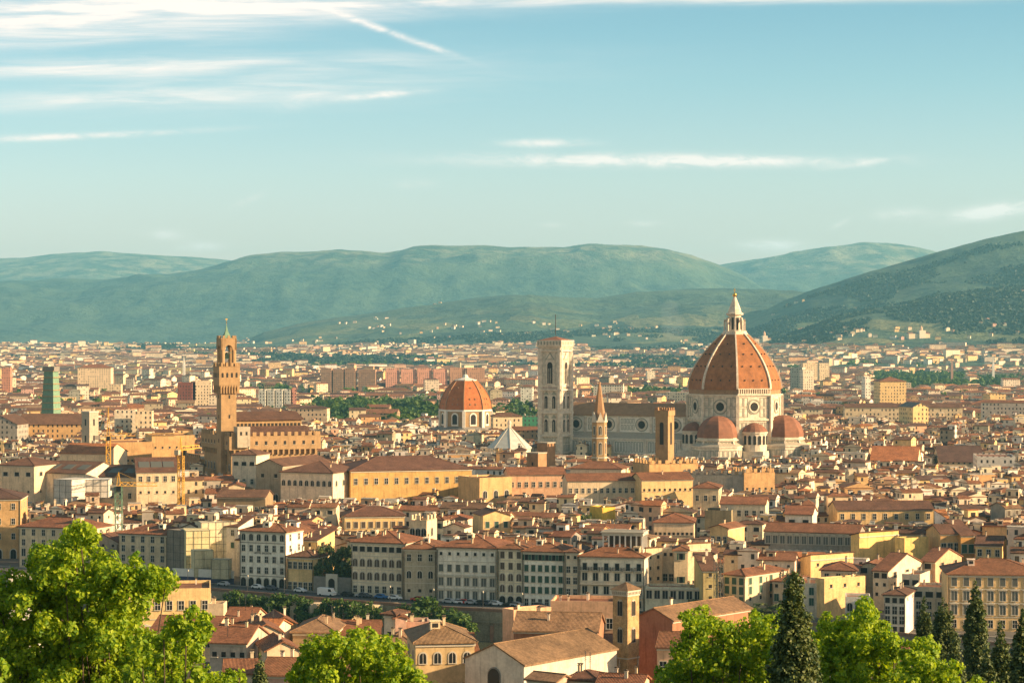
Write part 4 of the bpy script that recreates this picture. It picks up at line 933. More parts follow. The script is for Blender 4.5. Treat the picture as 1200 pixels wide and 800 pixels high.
m = MB()
for i in range(4):
    a0 = x0_ + 2.5 + i * (Ln - 4) / 4; a1 = a0 + (Ln - 4) / 4 - 3; c_ = (a0 + a1) / 2 + 4.4
    inlay(m, (a0, -19.6), (a1, -19.6), 14.8, 21.6, 1.9, .34, 1); inlay(m, (a0, -19.6), (a1, -19.6), 6.8, 13.6, 2.2, .34, 1); inlay(m, (a0, -19.6), (a1, -19.6), .5, 5.8, 2.6, .34, 1)
    inlay(m, (a0, -10.55), (c_ - 4.4, -10.55), 27.4, 34.8, 1.8, .3, 2); inlay(m, (c_ + 4.4, -10.55), (a1, -10.55), 27.4, 34.8, 1.8, .3, 2)
    oculus(ca, c_, -10.55, 30.9, 2.3, 0.0)
m.build('inlay', 'marble_green', ca)
MB().box(x0_ - 1.5, 0, 0, 3, 42, 30).prism([(-12, 30), (12, 30), (12, 42), (0, 46), (-12, 42)], x0_ - 3, x0_ + .5, 0, 'x').build('facade', 'marble', ca)
# ---- marble bell tower
BX, BY = P(651.0, 1290), 1290.0
bt = tag(empty('bell_tower', (BX, BY, 0), R(-29)), 'square marble bell tower with mast, left of the cathedral', 'bell tower')
reserve(BX, BY, 18, 18, R(-29)); CLEAR.append((630, 671, 530, 1280)); s0 = 13.6
LV = [0, 14.5, 24.5, 38.0, 51.5, 74.5, 80.6]
m = MB(); m.box(0, 0, 0, s0, s0, 75); 
for x in (-1, 1):
    for y in (-1, 1): m.lathe([(1.75, 0), (1.75, 76)], 8, R(22.5), x * (s0 / 2 - .3), y * (s0 / 2 - .3))
m.build('shaft', 'marble', bt)
for z in LV[1:-1]: MB().box(0, 0, z - .5, s0 + 2.4, s0 + 2.4, .9).build('cornice', 'marble', bt)
m = MB(); m.add([(-6.6, -6.6, 74.9), (6.6, -6.6, 74.9), (6.6, 6.6, 74.9), (-6.6, 6.6, 74.9), (-8.2, -8.2, 77.4), (8.2, -8.2, 77.4), (8.2, 8.2, 77.4), (-8.2, 8.2, 77.4)], [(0, 1, 5, 4), (1, 2, 6, 5), (2, 3, 7, 6), (3, 0, 4, 7), (4, 5, 6, 7)])
m.box(0, 0, 77.4, 16.4, 16.4, 3.3); m.build('crown_gallery', 'marble', bt)
m = MB()
for i in range(4):
    for j in range(8):
        a_ = i * math.pi / 2; t_ = -7.8 + j * 15.6 / 7; x, y = t_ * .92, -8.25; m.box(x * math.cos(a_) - y * math.sin(a_), x * math.sin(a_) + y * math.cos(a_), 78, 1.1, .1, 2.2, a_)
m.build('inlay', 'marble_green', bt)
MB().add([(-7.6, -7.6, 80.7), (7.6, -7.6, 80.7), (7.6, 7.6, 80.7), (-7.6, 7.6, 80.7), (0, 0, 83.0)], [(0, 1, 4), (1, 2, 4), (2, 3, 4), (3, 0, 4), (3, 2, 1, 0)]).build('roof', 'tribune_tile', bt)
MB().bar((0, 0, 83.8), (0, 0, 96), .22, 0, 6).build('mast', 'iron', bt)
for side in range(4):
    a_ = side * math.pi / 2; c, s_ = math.cos(a_), math.sin(a_)
    def face(name, mb, mats, x=0): 
        y = -s0 / 2 - .02; o = mb.build(name, mats, bt, loc=(x * c - y * s_, x * s_ + y * c, 0)); o.rotation_euler = (0, 0, a_); return o
    q = MB(); q.prism(arch_poly(4.6, 54.5, 69.0), -.25, 0, 0, 'y'); q.prism(arch_poly(3.4, 55.2, 67.8), -.35, -.05, 1, 'y'); q.box(-.6, -.4, 55.2, .22, .2, 9, m=0); q.box(.6, -.4, 55.2, .22, .2, 9, m=0)
    q.prism([(-3.2, 69.2), (3.2, 69.2), (0, 73.6)], -.3, 0, 2, 'y'); q.prism([(-2.2, 69.6), (2.2, 69.6), (0, 72.6)], -.38, 0, 0, 'y'); face('great_window', q, ['marble', 'dark', 'marble_green'])
    for zb in (26.2, 40.0):
        for x in (-2.6, 2.6):
            q = MB(); q.prism(arch_poly(2.9, zb, zb + 8.6), -.25, 0, 0, 'y'); q.prism(arch_poly(2.0, zb + .5, zb + 7.8), -.35, -.05, 1, 'y'); q.box(0, -.4, zb + .5, .2, .2, 6, m=0)
            q.prism([(-1.7, zb + 8.6), (1.7, zb + 8.6), (0, zb + 10.8)], -.28, 0, 2, 'y'); face('twin_window', q, ['marble', 'dark', 'marble_green'], x)
    q = MB(); yy_ = -s0 / 2 - .0
    def il(x0, x1, z0, z1, st, rw=1, mi=0): inlay(q, (x0, 0), (x1, 0), z0, z1, st, .28, rw, mi, .05)
    il(-5.2, -3.0, 54, 73.5, 2.2, 3); il(3.0, 5.2, 54, 73.5, 2.2, 3); 
    for zb in (25.4, 38.9): il(-5.3, -4.3, zb, zb + 11.5, 1.0, 2, 1); il(4.3, 5.3, zb, zb + 11.5, 1.0, 2, 1)
    il(-5.3, 5.3, 15, 23.6, 2.1, 2); il(-5.3, 5.3, 1, 13.6, 2.6, 3); il(-5.0, 5.0, 51.7, 53.6, 1.6, 1, 1)
    face('inlay', q, ['marble_green', 'marble_pink'])
# ---- town hall with tall tower
PX, PY = P(271, 985), 985.0; ph = R(24)
th_ = tag(empty('town_hall', (PX, PY, 0), ph), 'fortress like brown stone palace with a tall crenellated clock tower', 'palace')
# local: near left corner at the origin, front (lit) wall runs along +x, shaded side runs along +y
Lx, Ly, hh_ = 41.0, 44.0, 36.8
cxl, cyl = Lx / 2, Ly / 2
wx, wy = PX + cxl * math.cos(ph) - cyl * math.sin(ph), PY + cxl * math.sin(ph) + cyl * math.cos(ph)
reserve(wx, wy, Lx, Ly, ph); CLEAR += [(232, 362, 545, 980)]
m = MB(); m.box(cxl, cyl, 0, Lx, Ly, hh_ - 6.0); m.box(cxl, cyl, hh_ - 6.0, Lx + 2.6, Ly + 2.6, 6.0); m.build('main_block', 'fort_stone', th_)
def batt(m, x0, y0, x1, y1, z, cw=1.7, gap=1.6, ch=2.0, dp=.8):
    L = math.dist((x0, y0), (x1, y1)); n = max(2, int(L / (cw + gap))); a_ = math.atan2(y1 - y0, x1 - x0)
    m.box((x0 + x1) / 2, (y0 + y1) / 2, z - .05, L + dp, dp * .9, .3, a_)
    for i in range(n):
        t_ = (i + .5) / n; m.box(x0 + (x1 - x0) * t_, y0 + (y1 - y0) * t_, z, cw, dp, ch, a_)
m = MB(); e = 1.0
for a, b in (((-e, -e), (Lx + e, -e)), ((Lx + e, -e), (Lx + e, Ly + e)), ((-e, Ly + e), (-e, -e)), ((-e, Ly + e), (Lx + e, Ly + e))): batt(m, *a, *b, hh_)
m.build('battlement', 'fort_stone', th_)
m = MB()
for i in range(15): m.prism(arch_poly(1.9, 27.2, 30.6), -.5, .1, 0, 'y')
m = MB()
for i in range(16): m.box(1.2 + i * (Lx - 2.4) / 15, -.75, 28.6, .8, 1.3, 2.3); m.box(-.75, 1.2 + i * (Ly - 2.4) / 15, 28.6, 1.3, .8, 2.3)
m.build('corbel', 'fort_stone', th_)
for i in range(9):
    for z, st in ((21.0, 'ar'), (12.5, 'ar')):
        me = window_mesh(st, 1.7, 3.2 if z > 20 else 2.6)
        for (x, y, a_) in ((3 + i * (Lx - 6) / 8, 0, 0), (0, 3 + i * (Ly - 6) / 8, -math.pi / 2)):
            o = bpy.data.objects.new('window', me); COL.objects.link(o); o.parent = th_; o.location = (x, y, z); o.rotation_euler = (0, 0, a_)
    for (x, y, a_) in ((2.5 + i * (Lx - 5) / 8, -1.3, 0), (-1.3, 2.5 + i * (Ly - 5) / 8, -math.pi / 2)):
        o = bpy.data.objects.new('window', window_mesh('sm', 1.2, 1.7)); COL.objects.link(o); o.parent = th_; o.location = (x, y, 33.0); o.rotation_euler = (0, 0, a_)
m = MB(); m.prism([(2, 37.0), (13, 40.6), (24, 37.0), (24, 37.3), (13, 41), (2, 37.3)], 1, Lx - 1, 0, 'x'); m.build('roof', ['roof'], th_, ROOF['brown'])
m = MB(); m.box(24, 31, 36, 32, 22, 7.4); up = m.build('upper_hall', 'fort_stone', th_)
m = MB(); m.prism([(19, 43.4), (31, 46.8), (43, 43.4), (43, 43.8), (31, 47.2), (19, 43.8)], 7, 41, 0, 'x'); m.build('roof', ['roof'], up, ROOF['brown'])
m = MB()
for i in range(17): m.box(9.3 + i * 1.85, 19.9, 39.6, 1.0, .2, 2.4)
m.build('opening', 'dark', up)
MB().box(5.0, 0, 32, 6.0, 6, 9.4, m=0).build('stair_turret', 'stone', th_)
for dx in (-1.6, 1.6): MB().box(5.0 + dx * .8, -3.03, 37.6, .9, .08, 1.6).build('window', 'dark', th_)
# older rear wing at lower level on the shaded side
MB().box(7, 66, 0, 18, 44, 24.6).build('side_wing', 'fort_stone', th_)
m = MB(); batt(m, -2, 44, -2, 88, 24.6); m.build('battlement', 'fort_stone', th_)
for i in range(9):
    for z in (19.5, 12.5):
        o = bpy.data.objects.new('window', window_mesh('ar', 1.5, 2.6)); COL.objects.link(o); o.parent = th_; o.location = (-2, 47 + i * 4.6, z); o.rotation_euler = (0, 0, -math.pi / 2)
# tower
tw = MB(); tx, ty, ts = 0.9, 10.5, 7.2
tw.box(tx, ty, 20, ts, ts, 43.5); to = tw.build('tower', 'fort_stone', th_)
m = MB(); a = ts / 2; b = a + 1.3
m.add([(tx - a, ty - a, 62.2), (tx + a, ty - a, 62.2), (tx + a, ty + a, 62.2), (tx - a, ty + a, 62.2), (tx - b, ty - b, 65.6), (tx + b, ty - b, 65.6), (tx + b, ty + b, 65.6), (tx - b, ty + b, 65.6)], [(3, 2, 1, 0), (0, 1, 5, 4), (1, 2, 6, 5), (2, 3, 7, 6), (3, 0, 4, 7)])
m.box(tx, ty, 65.6, 2 * b, 2 * b, 8.2)
for i in range(7):
    t_ = -b + .7 + i * (2 * b - 1.4) / 6
    for x, y in ((t_, -b - .02), (t_, b + .02), (-b - .02, t_), (b + .02, t_)): m.box(tx + x * .93, ty + y * .93, 61.8, .55, .55, 4.2)
m.build('parapet_room', 'fort_stone', to)
m = MB()
for z_, dz in ((73.8, 1.9),):
    for a_, b_ in (((-b, -b), (b, -b)), ((b, -b), (b, b)), ((b, b), (-b, b)), ((-b, b), (-b, -b))): batt(m, tx + a_[0] * .97, ty + a_[1] * .97, tx + b_[0] * .97, ty + b_[1] * .97, z_, 1.05, .95, dz, .6)
m.build('battlement', 'fort_stone', to)
for i in range(4):
    for x, y, a_ in ((-3.3 + i * 2.2, -b, 0), (b, -3.3 + i * 2.2, math.pi / 2), (-b, -3.3 + i * 2.2, -math.pi / 2)):
        q = MB(); q.prism(arch_poly(.95, 69, 71.2), -.05, .1, 0, 'y'); o = q.build('window', 'dark', to, loc=(tx + x, ty + y, 0)); o.rotation_euler = (0, 0, a_)
for z in (34, 45, 54):
    for x, y, a_ in ((0.3, -ts / 2, 0), (-ts / 2, 0.3, -math.pi / 2)):
        MB().box(0, 0, 0, .7, .16, 1.6, 0).build('window', 'dark', to, loc=(tx + x, ty + y, z), rot=a_)
m = MB()
for x in (-1, 1):
    for y in (-1, 1): m.lathe([(1.05, 73.6), (1.05, 85.5)], 12, 0, tx + x * 2.65, ty + y * 2.65)
pr_ = [(-3.7, 73.6 + 9.0), (-3.7, 88.2), (3.7, 88.2), (3.7, 73.6 + 9.0)] + [(1.75 * math.cos(math.pi * i / 10), 83.2 + 2.3 * math.sin(math.pi * i / 10)) for i in range(11)]
arch = [(3.7, 82.4)] + [(1.8 * math.cos(math.pi * i / 10), 82.4 + 2.6 * math.sin(math.pi * i / 10)) for i in range(11)] + [(-3.7, 82.4), (-3.7, 88.4), (3.7, 88.4)]
for yy_ in (-3.7, 2.9):
    m.prism([(p[0] + tx, p[1]) for p in arch], ty + yy_, ty + yy_ + .8, 0, 'y')
    m.prism([(p[0] + ty, p[1]) for p in arch], tx + yy_, tx + yy_ + .8, 0, 'x')
m.box(tx, ty, 86.6, 6, 6, .6); m.build('belfry', 'fort_stone', to)
m = MB(); m.lathe([(.2, 80.9), (.9, 80.4), (1.05, 78.8), (1.4, 77.6)], 12, 0, tx, ty); m.box(tx, ty, 80.8, 6.4, .3, .3); m.build('bell', 'copper', to)
m = MB()
for a_, b_ in (((-3.7, -3.7), (3.7, -3.7)), ((3.7, -3.7), (3.7, 3.7)), ((3.7, 3.7), (-3.7, 3.7)), ((-3.7, 3.7), (-3.7, -3.7))): batt(m, tx + a_[0] * .95, ty + a_[1] * .95, tx + b_[0] * .95, ty + b_[1] * .95, 88.4, 1.0, .85, 1.5, .5)
m.build('battlement', 'fort_stone', to)
MB().lathe([(2.5, 88.3), (1.9, 90.0), (.9, 92.0), (.3, 94.5), (.05, 96)], 4, R(45), tx, ty).build('spire', 'copper', to)
m = MB(); m.bar((tx, ty, 95), (tx, ty, 99), .08); m.lathe([(.05, 96.5), (.4, 96.9), (.05, 97.3)], 8, 0, tx, ty); m.box(tx, ty, 98.2, 1.0, .1, .6); m.build('weather_vane', 'gold', to)
def lower(z): return z if z < 55 else (z - 5.4 * min(1, (z - 55) / 5) if z <= 75.7 else 70.3 + (z - 75.7) * .87)
for o in to.children:
    if o.location.z > 1: o.location.z = lower(o.location.z); continue
    for v in o.data.vertices: v.co.z = lower(v.co.z)
# ---- brick dome of the chapel
MX, MY = P(545.5, 1580), 1580.0
md = tag(empty('domed_chapel', (MX, MY, 0), R(-25)), 'chapel with bright orange red faceted dome and arched drum windows', 'chapel')
reserve(MX, MY, 44, 44, 0); CLEAR.append((510, 582, 503, 1560)); R1 = 18.6
m = MB(); m.lathe([(R1, 0), (R1, 30.5)], 8, R(22.5)); m.build('drum', 'fort_stone', md)
m = MB(); m.lathe([(R1 + .7, 29.6), (R1 + .7, 30.9)], 8, R(22.5)); m.lathe([(R1 + .5, 17.2), (R1 + .5, 18.2)], 8, R(22.5))
for x, y in octpts(R1): m.box(x, y, 17, 2.2, 2.2, 13, math.atan2(y, x))
m.build('trim', 'white', md)
zs2 = [21.5 * i / 10 for i in range(11)]
MB().lathe([((R1 + .3) * (1 - (z / 27.5) ** 2.0), 30.9 + z) for z in zs2], 8, R(22.5), cap=False).build('dome', 'dome_tile_bright', md)
for k in range(8):
    m = MB(); a_ = R(22.5 + 45 * k); pv_ = None
    for z in zs2:
        r = (R1 + .5) * (1 - (z / 27.5) ** 2.0); q = (r * math.cos(a_), r * math.sin(a_), 31.0 + z)
        if pv_: m.bar(pv_, q, .35)
        pv_ = q
    m.build('rib', 'brick_brown', md)
MB().lathe([(8.2, 51.6), (8.2, 52.3), (7.2, 52.4), (2.2, 53.8), (1.6, 55.4), (.2, 56.4)], 8, R(22.5)).build('cap', 'white', md)
for k in range(8):
    a_ = R(45 * k); r = R1 * math.cos(R(22.5)); q = MB(); q.prism(arch_poly(5.4, 19.2, 28.8), -.35, 0, 0, 'y'); q.prism(arch_poly(3.8, 20.4, 27.6), -.45, -.05, 1, 'y')
    o = q.build('window', ['white', 'dark'], md, loc=(r * math.cos(a_), r * math.sin(a_), 0)); o.rotation_euler = (0, 0, a_ + math.pi / 2)
    q = MB()
    for x, z in ((-2, 38), (2, 38), (-2, 34.2), (2, 34.2), (0, 46)):
        rr = (R1 + .3) * (1 - ((z - 30.9) / 27.5) ** 2) * math.cos(R(22.5)); q.box(x, -rr, z, .8, .7, 1.1)
    o = q.build('vent', 'brick_brown', md); o.rotation_euler = (0, 0, a_ + math.pi / 2)
m = MB(); m.lathe([(25, 0), (25, 15.5), (18, 19)], 8, R(22.5)); m.build('lower_ring', 'grey_stone', md)
# ---- baptistery
tx, ty = P(597, 1256), 1256.0
bp_ = tag(empty('baptistery', (tx, ty, 0), R(-20)), 'octagonal baptistery with white pyramid roof and small lantern', 'baptistery')
reserve(tx, ty, 30, 30, 0); CLEAR.append((572, 622, 521, 1295))
MB().lathe([(12.3, 0), (12.3, 18.4)], 8, R(22.5)).build('wall', 'marble', bp_)
MB().lathe([(12.9, 18.2), (12.9, 18.9), (.9, 30.4)], 8, R(22.5)).build('roof', 'white_roof', bp_)
m = MB()
for x, y in octpts(1): m.bar((x * 12.8, y * 12.8, 19.0), (x * .9, y * .9, 30.5), .2)
m.build('roof_rib', 'pale_stone', bp_)
MB().lathe([(1.1, 30), (1.1, 32.6), (1.4, 32.7), (.2, 35.4)], 8).build('lantern', 'marble', bp_)
# ---- hexagonal spired bell tower of the abbey
def tower_base(name, label, px, Y, th, yv, w, cat='bell tower'):
    x = P(px, Y); reserve(x, Y, w, w, R(th)); CLEAR.append((px - w * .7 * F / Y, px + w * .7 * F / Y, yv, Y - w)); return tag(empty(name, (x, Y, 0), R(th)), label, cat)
ab = tower_base('abbey_bell_tower', 'slender six sided brown bell tower with a pointed brick spire', 702.5, 1000, 6, 548, 8)
MB().lathe([(3.45, 0), (3.45, 43.5)], 6).build('shaft', 'fort_stone', ab)
m = MB(); 
for z in (17, 26.5, 35.5, 43): m.lathe([(3.8, z), (3.8, z + .6)], 6)
m.build('string_course', 'pale_stone', ab)
MB().lathe([(2.75, 43.5), (2.6, 47), (.35, 61.5)], 6).build('spire', 'brick_brown', ab)
MB().bar((0, 0, 61), (0, 0, 64), .09).build('finial', 'iron', ab)
for k in range(6):
    a_ = R(30 + 60 * k); r = 3.45 * math.cos(R(30))
    for zb, hh2 in ((28, 6), (18.5, 5.5), (37, 4.5)):
        q = MB(); q.prism(arch_poly(1.7, zb, zb + hh2), -.1, 0, 0, 'y'); q.prism(arch_poly(1.1, zb + .3, zb + hh2 - .4), -.16, -.02, 1, 'y'); q.box(0, -.2, zb + .3, .16, .1, hh2 - 1.4, m=0)
        o = q.build('window', ['pale_stone', 'dark'], ab, loc=(r * math.cos(a_), r * math.sin(a_), 0)); o.rotation_euler = (0, 0, a_ + math.pi / 2)
    q = MB(); q.prism([(-1.5, 43.5), (1.5, 43.5), (0, 47.6)], -.4, .3, 0, 'y'); o = q.build('gablet', 'pale_stone', ab, loc=(r * math.cos(a_) * .97, r * math.sin(a_) * .97, 0)); o.rotation_euler = (0, 0, a_ + math.pi / 2)
# ---- square crenellated tower
bg_ = tower_base('crenellated_tower', 'plain square brown stone tower with battlements in front of the cathedral nave', 779, 985, -30, 541, 8, 'tower')
MB().box(0, 0, 0, 6.3, 6.3, 46.5).box(0, 0, 46.5, 7.0, 7.0, 2.2).build('shaft', 'fort_stone', bg_)
m = MB()
for a, b in (((-3.3, -3.3), (3.3, -3.3)), ((3.3, -3.3), (3.3, 3.3)), ((3.3, 3.3), (-3.3, 3.3)), ((-3.3, 3.3), (-3.3, -3.3))): batt(m, *a, *b, 48.7, .95, .8, 1.5, .5)
m.build('battlement', 'brick_brown', bg_)
for side in range(4):
    a_ = side * math.pi / 2; q = MB(); q.prism(arch_poly(1.9, 33.5, 43.6), -.05, .1, 0, 'y'); y = -3.15; o = q.build('opening', 'dark', bg_, loc=(-y * math.sin(a_), y * math.cos(a_), 0)); o.rotation_euler = (0, 0, a_)
# ---- medieval tower stumps
for px, Y, th, zt, yv, lab in ((629, 920, -38, None, 556, 'broad plain brown tower stump with sunlit right side in front of the marble bell tower'), (640, 1000, -38, None, 536, 'narrower brown tower house behind the broad tower stump')):
    t_ = tower_base('tower_house', lab, px, Y, th, yv, 7, 'tower'); h_ = Zp(531 if px == 629 else 519, Y); MB().box(0, 0, 0, 6.0, 6.0, h_).build('shaft', 'brick_brown', t_); MB().box(0, 0, h_, 6.3, 6.3, .5).build('cap', 'stone', t_)
    MB().box(0, -3.03, h_ - 5, .8, .08, 1.4).build('window', 'dark', t_)
t_ = tower_base('church_bell_tower', 'small pale square bell tower right of the long church nave at far left', 105.5, 1330, -38, 514, 6); h_ = Zp(483, 1330)
MB().box(0, 0, 0, 7.2, 7.2, h_).build('shaft', 'stone', t_); MB().box(0, 0, h_, 7.8, 7.8, .8).build('cap', 'pale_stone', t_)
for z in (h_ - 8, h_ - 18): MB().box(0, -3.63, z, 1.3, .08, 4).build('window', 'dark', t_); MB().box(3.63, 0, z, .08, 1.3, 4).build('window', 'dark', t_)
for px, Y, yt, yb, lab, mt in ((1115.5, 4200, 419, 432, 'thin pink spire among the dark trees at the right of the plain', 'marble_pink'), (1164, 4200, 416, 432, 'thin white spire at the far right of the plain', 'white'), (215.5, 4200, 416, 428, 'slim white church tower on the plain left of the town hall tower', 'white')):
    t_ = tag(empty('church_tower', (P(px, Y), Y, 0), 0), lab, 'tower'); zt = Zp(yt, Y); MB().box(0, 0, 0, 4.5, 4.5, zt * .6).build('shaft', mt, t_); MB().lathe([(3.2, zt * .6), (.2, zt)], 4, R(45)).build('spire', mt, t_)
# ---- tower wrapped in green netting
gt = tower_base('netted_tower', 'tall tower wrapped in green scaffold netting on the left', 60, 1500, -20, 486, 16, 'tower'); h_ = Zp(430, 1500)
MB().lathe([(7.6, 0), (7.2, h_ * .4), (4.9, h_ - 2)], 4, R(45)).build('netting', 'copper', gt)
m = MB()
for i in range(14):
    z = 3 + i * (h_ - 6) / 13; r = (7.5 - 2.4 * max(0, z / h_ - .3)) ; m.lathe([(r + .15, z), (r + .15, z + .5)], 4, R(45))
m.build('scaffold_deck', 'fort_stone', gt); MB().box(0, 0, h_ - 3, 9, 7, 3.4).build('top_room', 'grey_stone', gt)
# ---- hill convent and hilltop villa
for px, py, wpx, Y, lab in ((1076, 403, 26, 6300, 'cream convent with domed church block on the right hillside'), (893, 384, 20, 7600, 'long pale villa beside the dome lantern on the hillside')):
    x = P(px, Y); z = hz(x, Y); s_ = Y / F; t_ = tag(empty('hill_convent' if px > 1000 else 'hill_villa', (x, Y, z - 3), R(10)), lab, 'convent' if px > 1000 else 'villa')
    w = wpx * s_; MB().box(0, 0, -8, w, 22, 8 + 6.5 * s_).build('wall', 'paint', t_, WALL['cream']); MB().prism([(-12, 0), (12, 0), (0, 4)], -w / 2 - 1, w / 2 + 1, 0, 'x').build('roof', 'roof', t_, ROOF['rust'], loc=(0, 0, 6.5 * s_))
    MB().box(w * .12, -4, 0, w * .3, 24, 10 * s_).build('church_block', 'paint', t_, WALL['pale']); MB().lathe([(4.5, 10 * s_), (4.5, 13 * s_), (.5, 15.5 * s_)], 8, 0, w * .12, -4).build('lantern', 'paint', t_, WALL['peach'])
# ------------------------------------------------------------------ river, embankment wall, street, parked cars
principled('asphalt', (0.075, 0.07, 0.065), 0.9, build=mottled(0.3, 0.8, 1.2))
principled('pavement', (0.26, 0.23, 0.19), 0.9, build=mottled(0.5, 0.85, 1.15))
principled('wall_stone', (0.30, 0.25, 0.17), 0.95, build=mottled(0.25, 0.6, 1.25, streaks=.35, fine=8))
principled('parapet', (0.24, 0.14, 0.09), 0.9, build=mottled(0.6, 0.8, 1.2))
principled('river', (0.06, 0.07, 0.045), 0.08)
def strip(name, mat, o0, o1, z, label, step=5.0, kind='structure', x0=-330, x1=330):
    xs = np.arange(x0, x1, step); ys = np.interp(xs, STX, STY); m = MB()
    for a, b, c, d in zip(xs[:-1], xs[1:], ys[:-1], ys[1:]): m.add([(a, c + o0, z), (b, d + o0, z), (b, d + o1, z), (a, c + o1, z)], [(0, 1, 2, 3)])
    return tag(m.build(name, mat), label, None, None, kind)
strip('street', 'asphalt', -14.6, 2.5, 0.05, 'asphalt river street')
strip('lane_marking', 'white', -9.6, -9.4, 0.056, 'white line along the river street')
def band(m, o0, o1, z0, z1, step=6.0, mi=0, x0=-330, x1=330):
    xs = np.arange(x0, x1, step); ys = np.interp(xs, STX, STY)
    for a, b, c, d in zip(xs[:-1], xs[1:], ys[:-1], ys[1:]):
        m.add([(a, c + o0, z0), (b, d + o0, z0), (b, d + o1, z0), (a, c + o1, z0), (a, c + o0, z1), (b, d + o0, z1), (b, d + o1, z1), (a, c + o1, z1)], [(4, 5, 6, 7), (0, 1, 5, 4), (2, 3, 7, 6)], mi)
m = MB(); band(m, -1.6, 0.6, 0.0, 0.17); tag(m.build('pavement', 'pavement'), 'raised stone pavement in front of the riverside buildings', kind='structure')
rw_ = tag(empty('river_wall', (0, 0, 0)), 'tall stone embankment wall below the river street with reddish parapet', 'wall')
m = MB(); band(m, -20.6, -14.2, -12, 0.10); band(m, -20.9, -20.6, -3.2, -2.8); m.build('retaining_wall', 'wall_stone', rw_)
m = MB(); band(m, -20.5, -19.9, 0.10, 1.05); m.build('parapet', 'parapet', rw_)
m = MB()
for i, x in enumerate(np.arange(-44, 60, 9.5)):
    y = float(np.interp(x, STX, STY)); m.box(x, y - 20.9, -12, 1.1, .7, 8.2); 
    q = [(4.2 * math.cos(math.pi * j / 10), 2.9 * math.sin(math.pi * j / 10)) for j in range(11)]
    for j in range(10): m.bar((x + 4.75 + q[j][0], y - 20.8 - 0.29 * 0, -4.0 + q[j][1]), (x + 4.75 + q[j + 1][0], y - 20.8, -4.0 + q[j + 1][1]), .22)
m.build('blind_arch', 'parapet', rw_)
wt = MB(); wt.add([(-400, 420, -8.6), (400, 420, -8.6), (400, 800, -8.6), (-400, 800, -8.6)], [(0, 1, 2, 3)]); tag(wt.build('river', 'river'), 'river below the embankment', kind='structure')
for i, (a, b, yt, Y) in enumerate(((338, 358, 704, 668), (362, 386, 706, 664), (388, 470, 708, 660))):
    t = R(-6); x0 = P(a, Y); x1 = P(b, Y); z1 = Zp(yt, Y); w = x1 - x0
    o = MB().box(0, 0, -9, w, 4, z1 + 9).build('ramp_wall', 'wall', None, WALL['cream'], loc=((x0 + x1) / 2, Y, 0), rot=R(20)); tag(o, ['short sunlit terrace wall', 'middle sunlit terrace wall', 'long sunlit ramp wall'][i] + ' under the river street parapet', 'wall', 'sunlit terrace walls')
# cars
def make_car():
    r = empty('parked_car', (0, 0, 0)); m = MB()
    m.prism([(-2.1, .35), (2.1, .35), (2.15, .75), (1.95, .92), (1.2, 1.0), (-1.9, 1.05), (-2.12, .8)], -.85, .85, 0, 'y'); m.prism([(-1.7, 1.0), (1.15, .98), (.45, 1.45), (-1.3, 1.48)], -.72, .72, 0, 'y')
    m.build('body', 'paint', r, (.5, .5, .5))
    MB().prism([(-1.45, 1.05), (.9, 1.03), (.4, 1.4), (-1.25, 1.42)], -.745, .745, 0, 'y').build('side_window', 'glass', r)
    w = MB(); w.lathe([(.33, -.1), (.33, .1)], 14); w.v = [(x, z, y + .33) for x, y, z in w.v]; me = w.mesh('wheel'); me.materials.append(MATS['tyre'])
    for x in (-1.35, 1.3):
        for y in (-.82, .82): o = bpy.data.objects.new('wheel', me); COL.objects.link(o); o.parent = r; o.location = (x, y, 0)
    return r
def copy_tree(o, parent=None):
    c = o.copy(); COL.objects.link(c); c.parent = parent
    for ch in list(o.children): copy_tree(ch, c)
    return c
CARC = dict(white=(.7, .7, .68), silver=(.4, .41, .42), black=(.03, .03, .03), red=(.45, .04, .03), blue=(.05, .15, .35), dark=(.09, .1, .12))
cars = [(262, 'silver', 'leftmost car by the sheeted scaffold'), (302, 'white', 'in front of the hotel doorways'), (352, 'white', 'in front of the small yellow house'), (386, 'blue', 'by the garden gate'), (428, 'dark', 'below the cream arched palace'), (527, 'silver', 'first from left under the white palace'),
        (536, 'white', 'second from left under the white palace'), (544, 'red', 'by the red palace door'), (553, 'silver', 'just right of the red one'), (562, 'black', 'third from right under the white palace'), (571, 'dark', 'between the black and the bright white one'), (581, 'white', 'at the right end of the white palace'),
        (598, 'black', 'before the three bay house'), (606, 'silver', 'at the grey ground floor doors'), (632, 'dark', 'before the green shuttered house'), (655, 'white', 'before the narrow cream house'), (318, 'dark', 'at the right hand hotel doorways'), (407, 'black', 'just right of the white van'), (424, 'silver', 'at the left end of the arched palace'), (447, 'blue', 'at the middle of the arched palace'), (463, 'white', 'at the right end of the arched palace'), (489, 'red', 'before the brown corner palace'), (501, 'dark', 'right of the red one by the corner palace')]
c0 = make_car()
for i, (px, cn, where) in enumerate(cars):
    c = c0 if i == 0 else copy_tree(c0)
    Y0 = 660.0
    for _ in range(8): Y0 = float(np.interp(P(px, Y0), STX, STY)) - 4.0
    x = P(px, Y0); sl = (np.interp(x + 2, STX, STY) - np.interp(x - 2, STX, STY)) / 4; c.location = (x, Y0, 0.055); c.rotation_euler = (0, 0, math.atan(sl) + (math.pi if i % 3 == 0 else 0))
    [k for k in c.children if k.name.startswith('body')][0].color = (*CARC[cn], 1)
    tag(c, f'{cn} parked car {where}', 'car', 'cars parked along the river street')
Y0 = float(np.interp(P(383, 690), STX, STY)) - 8
vn = tag(empty('delivery_van', (P(383, Y0), Y0, .055), R(-25)), 'white van parked by the garden gate left of the arched palace', 'van')
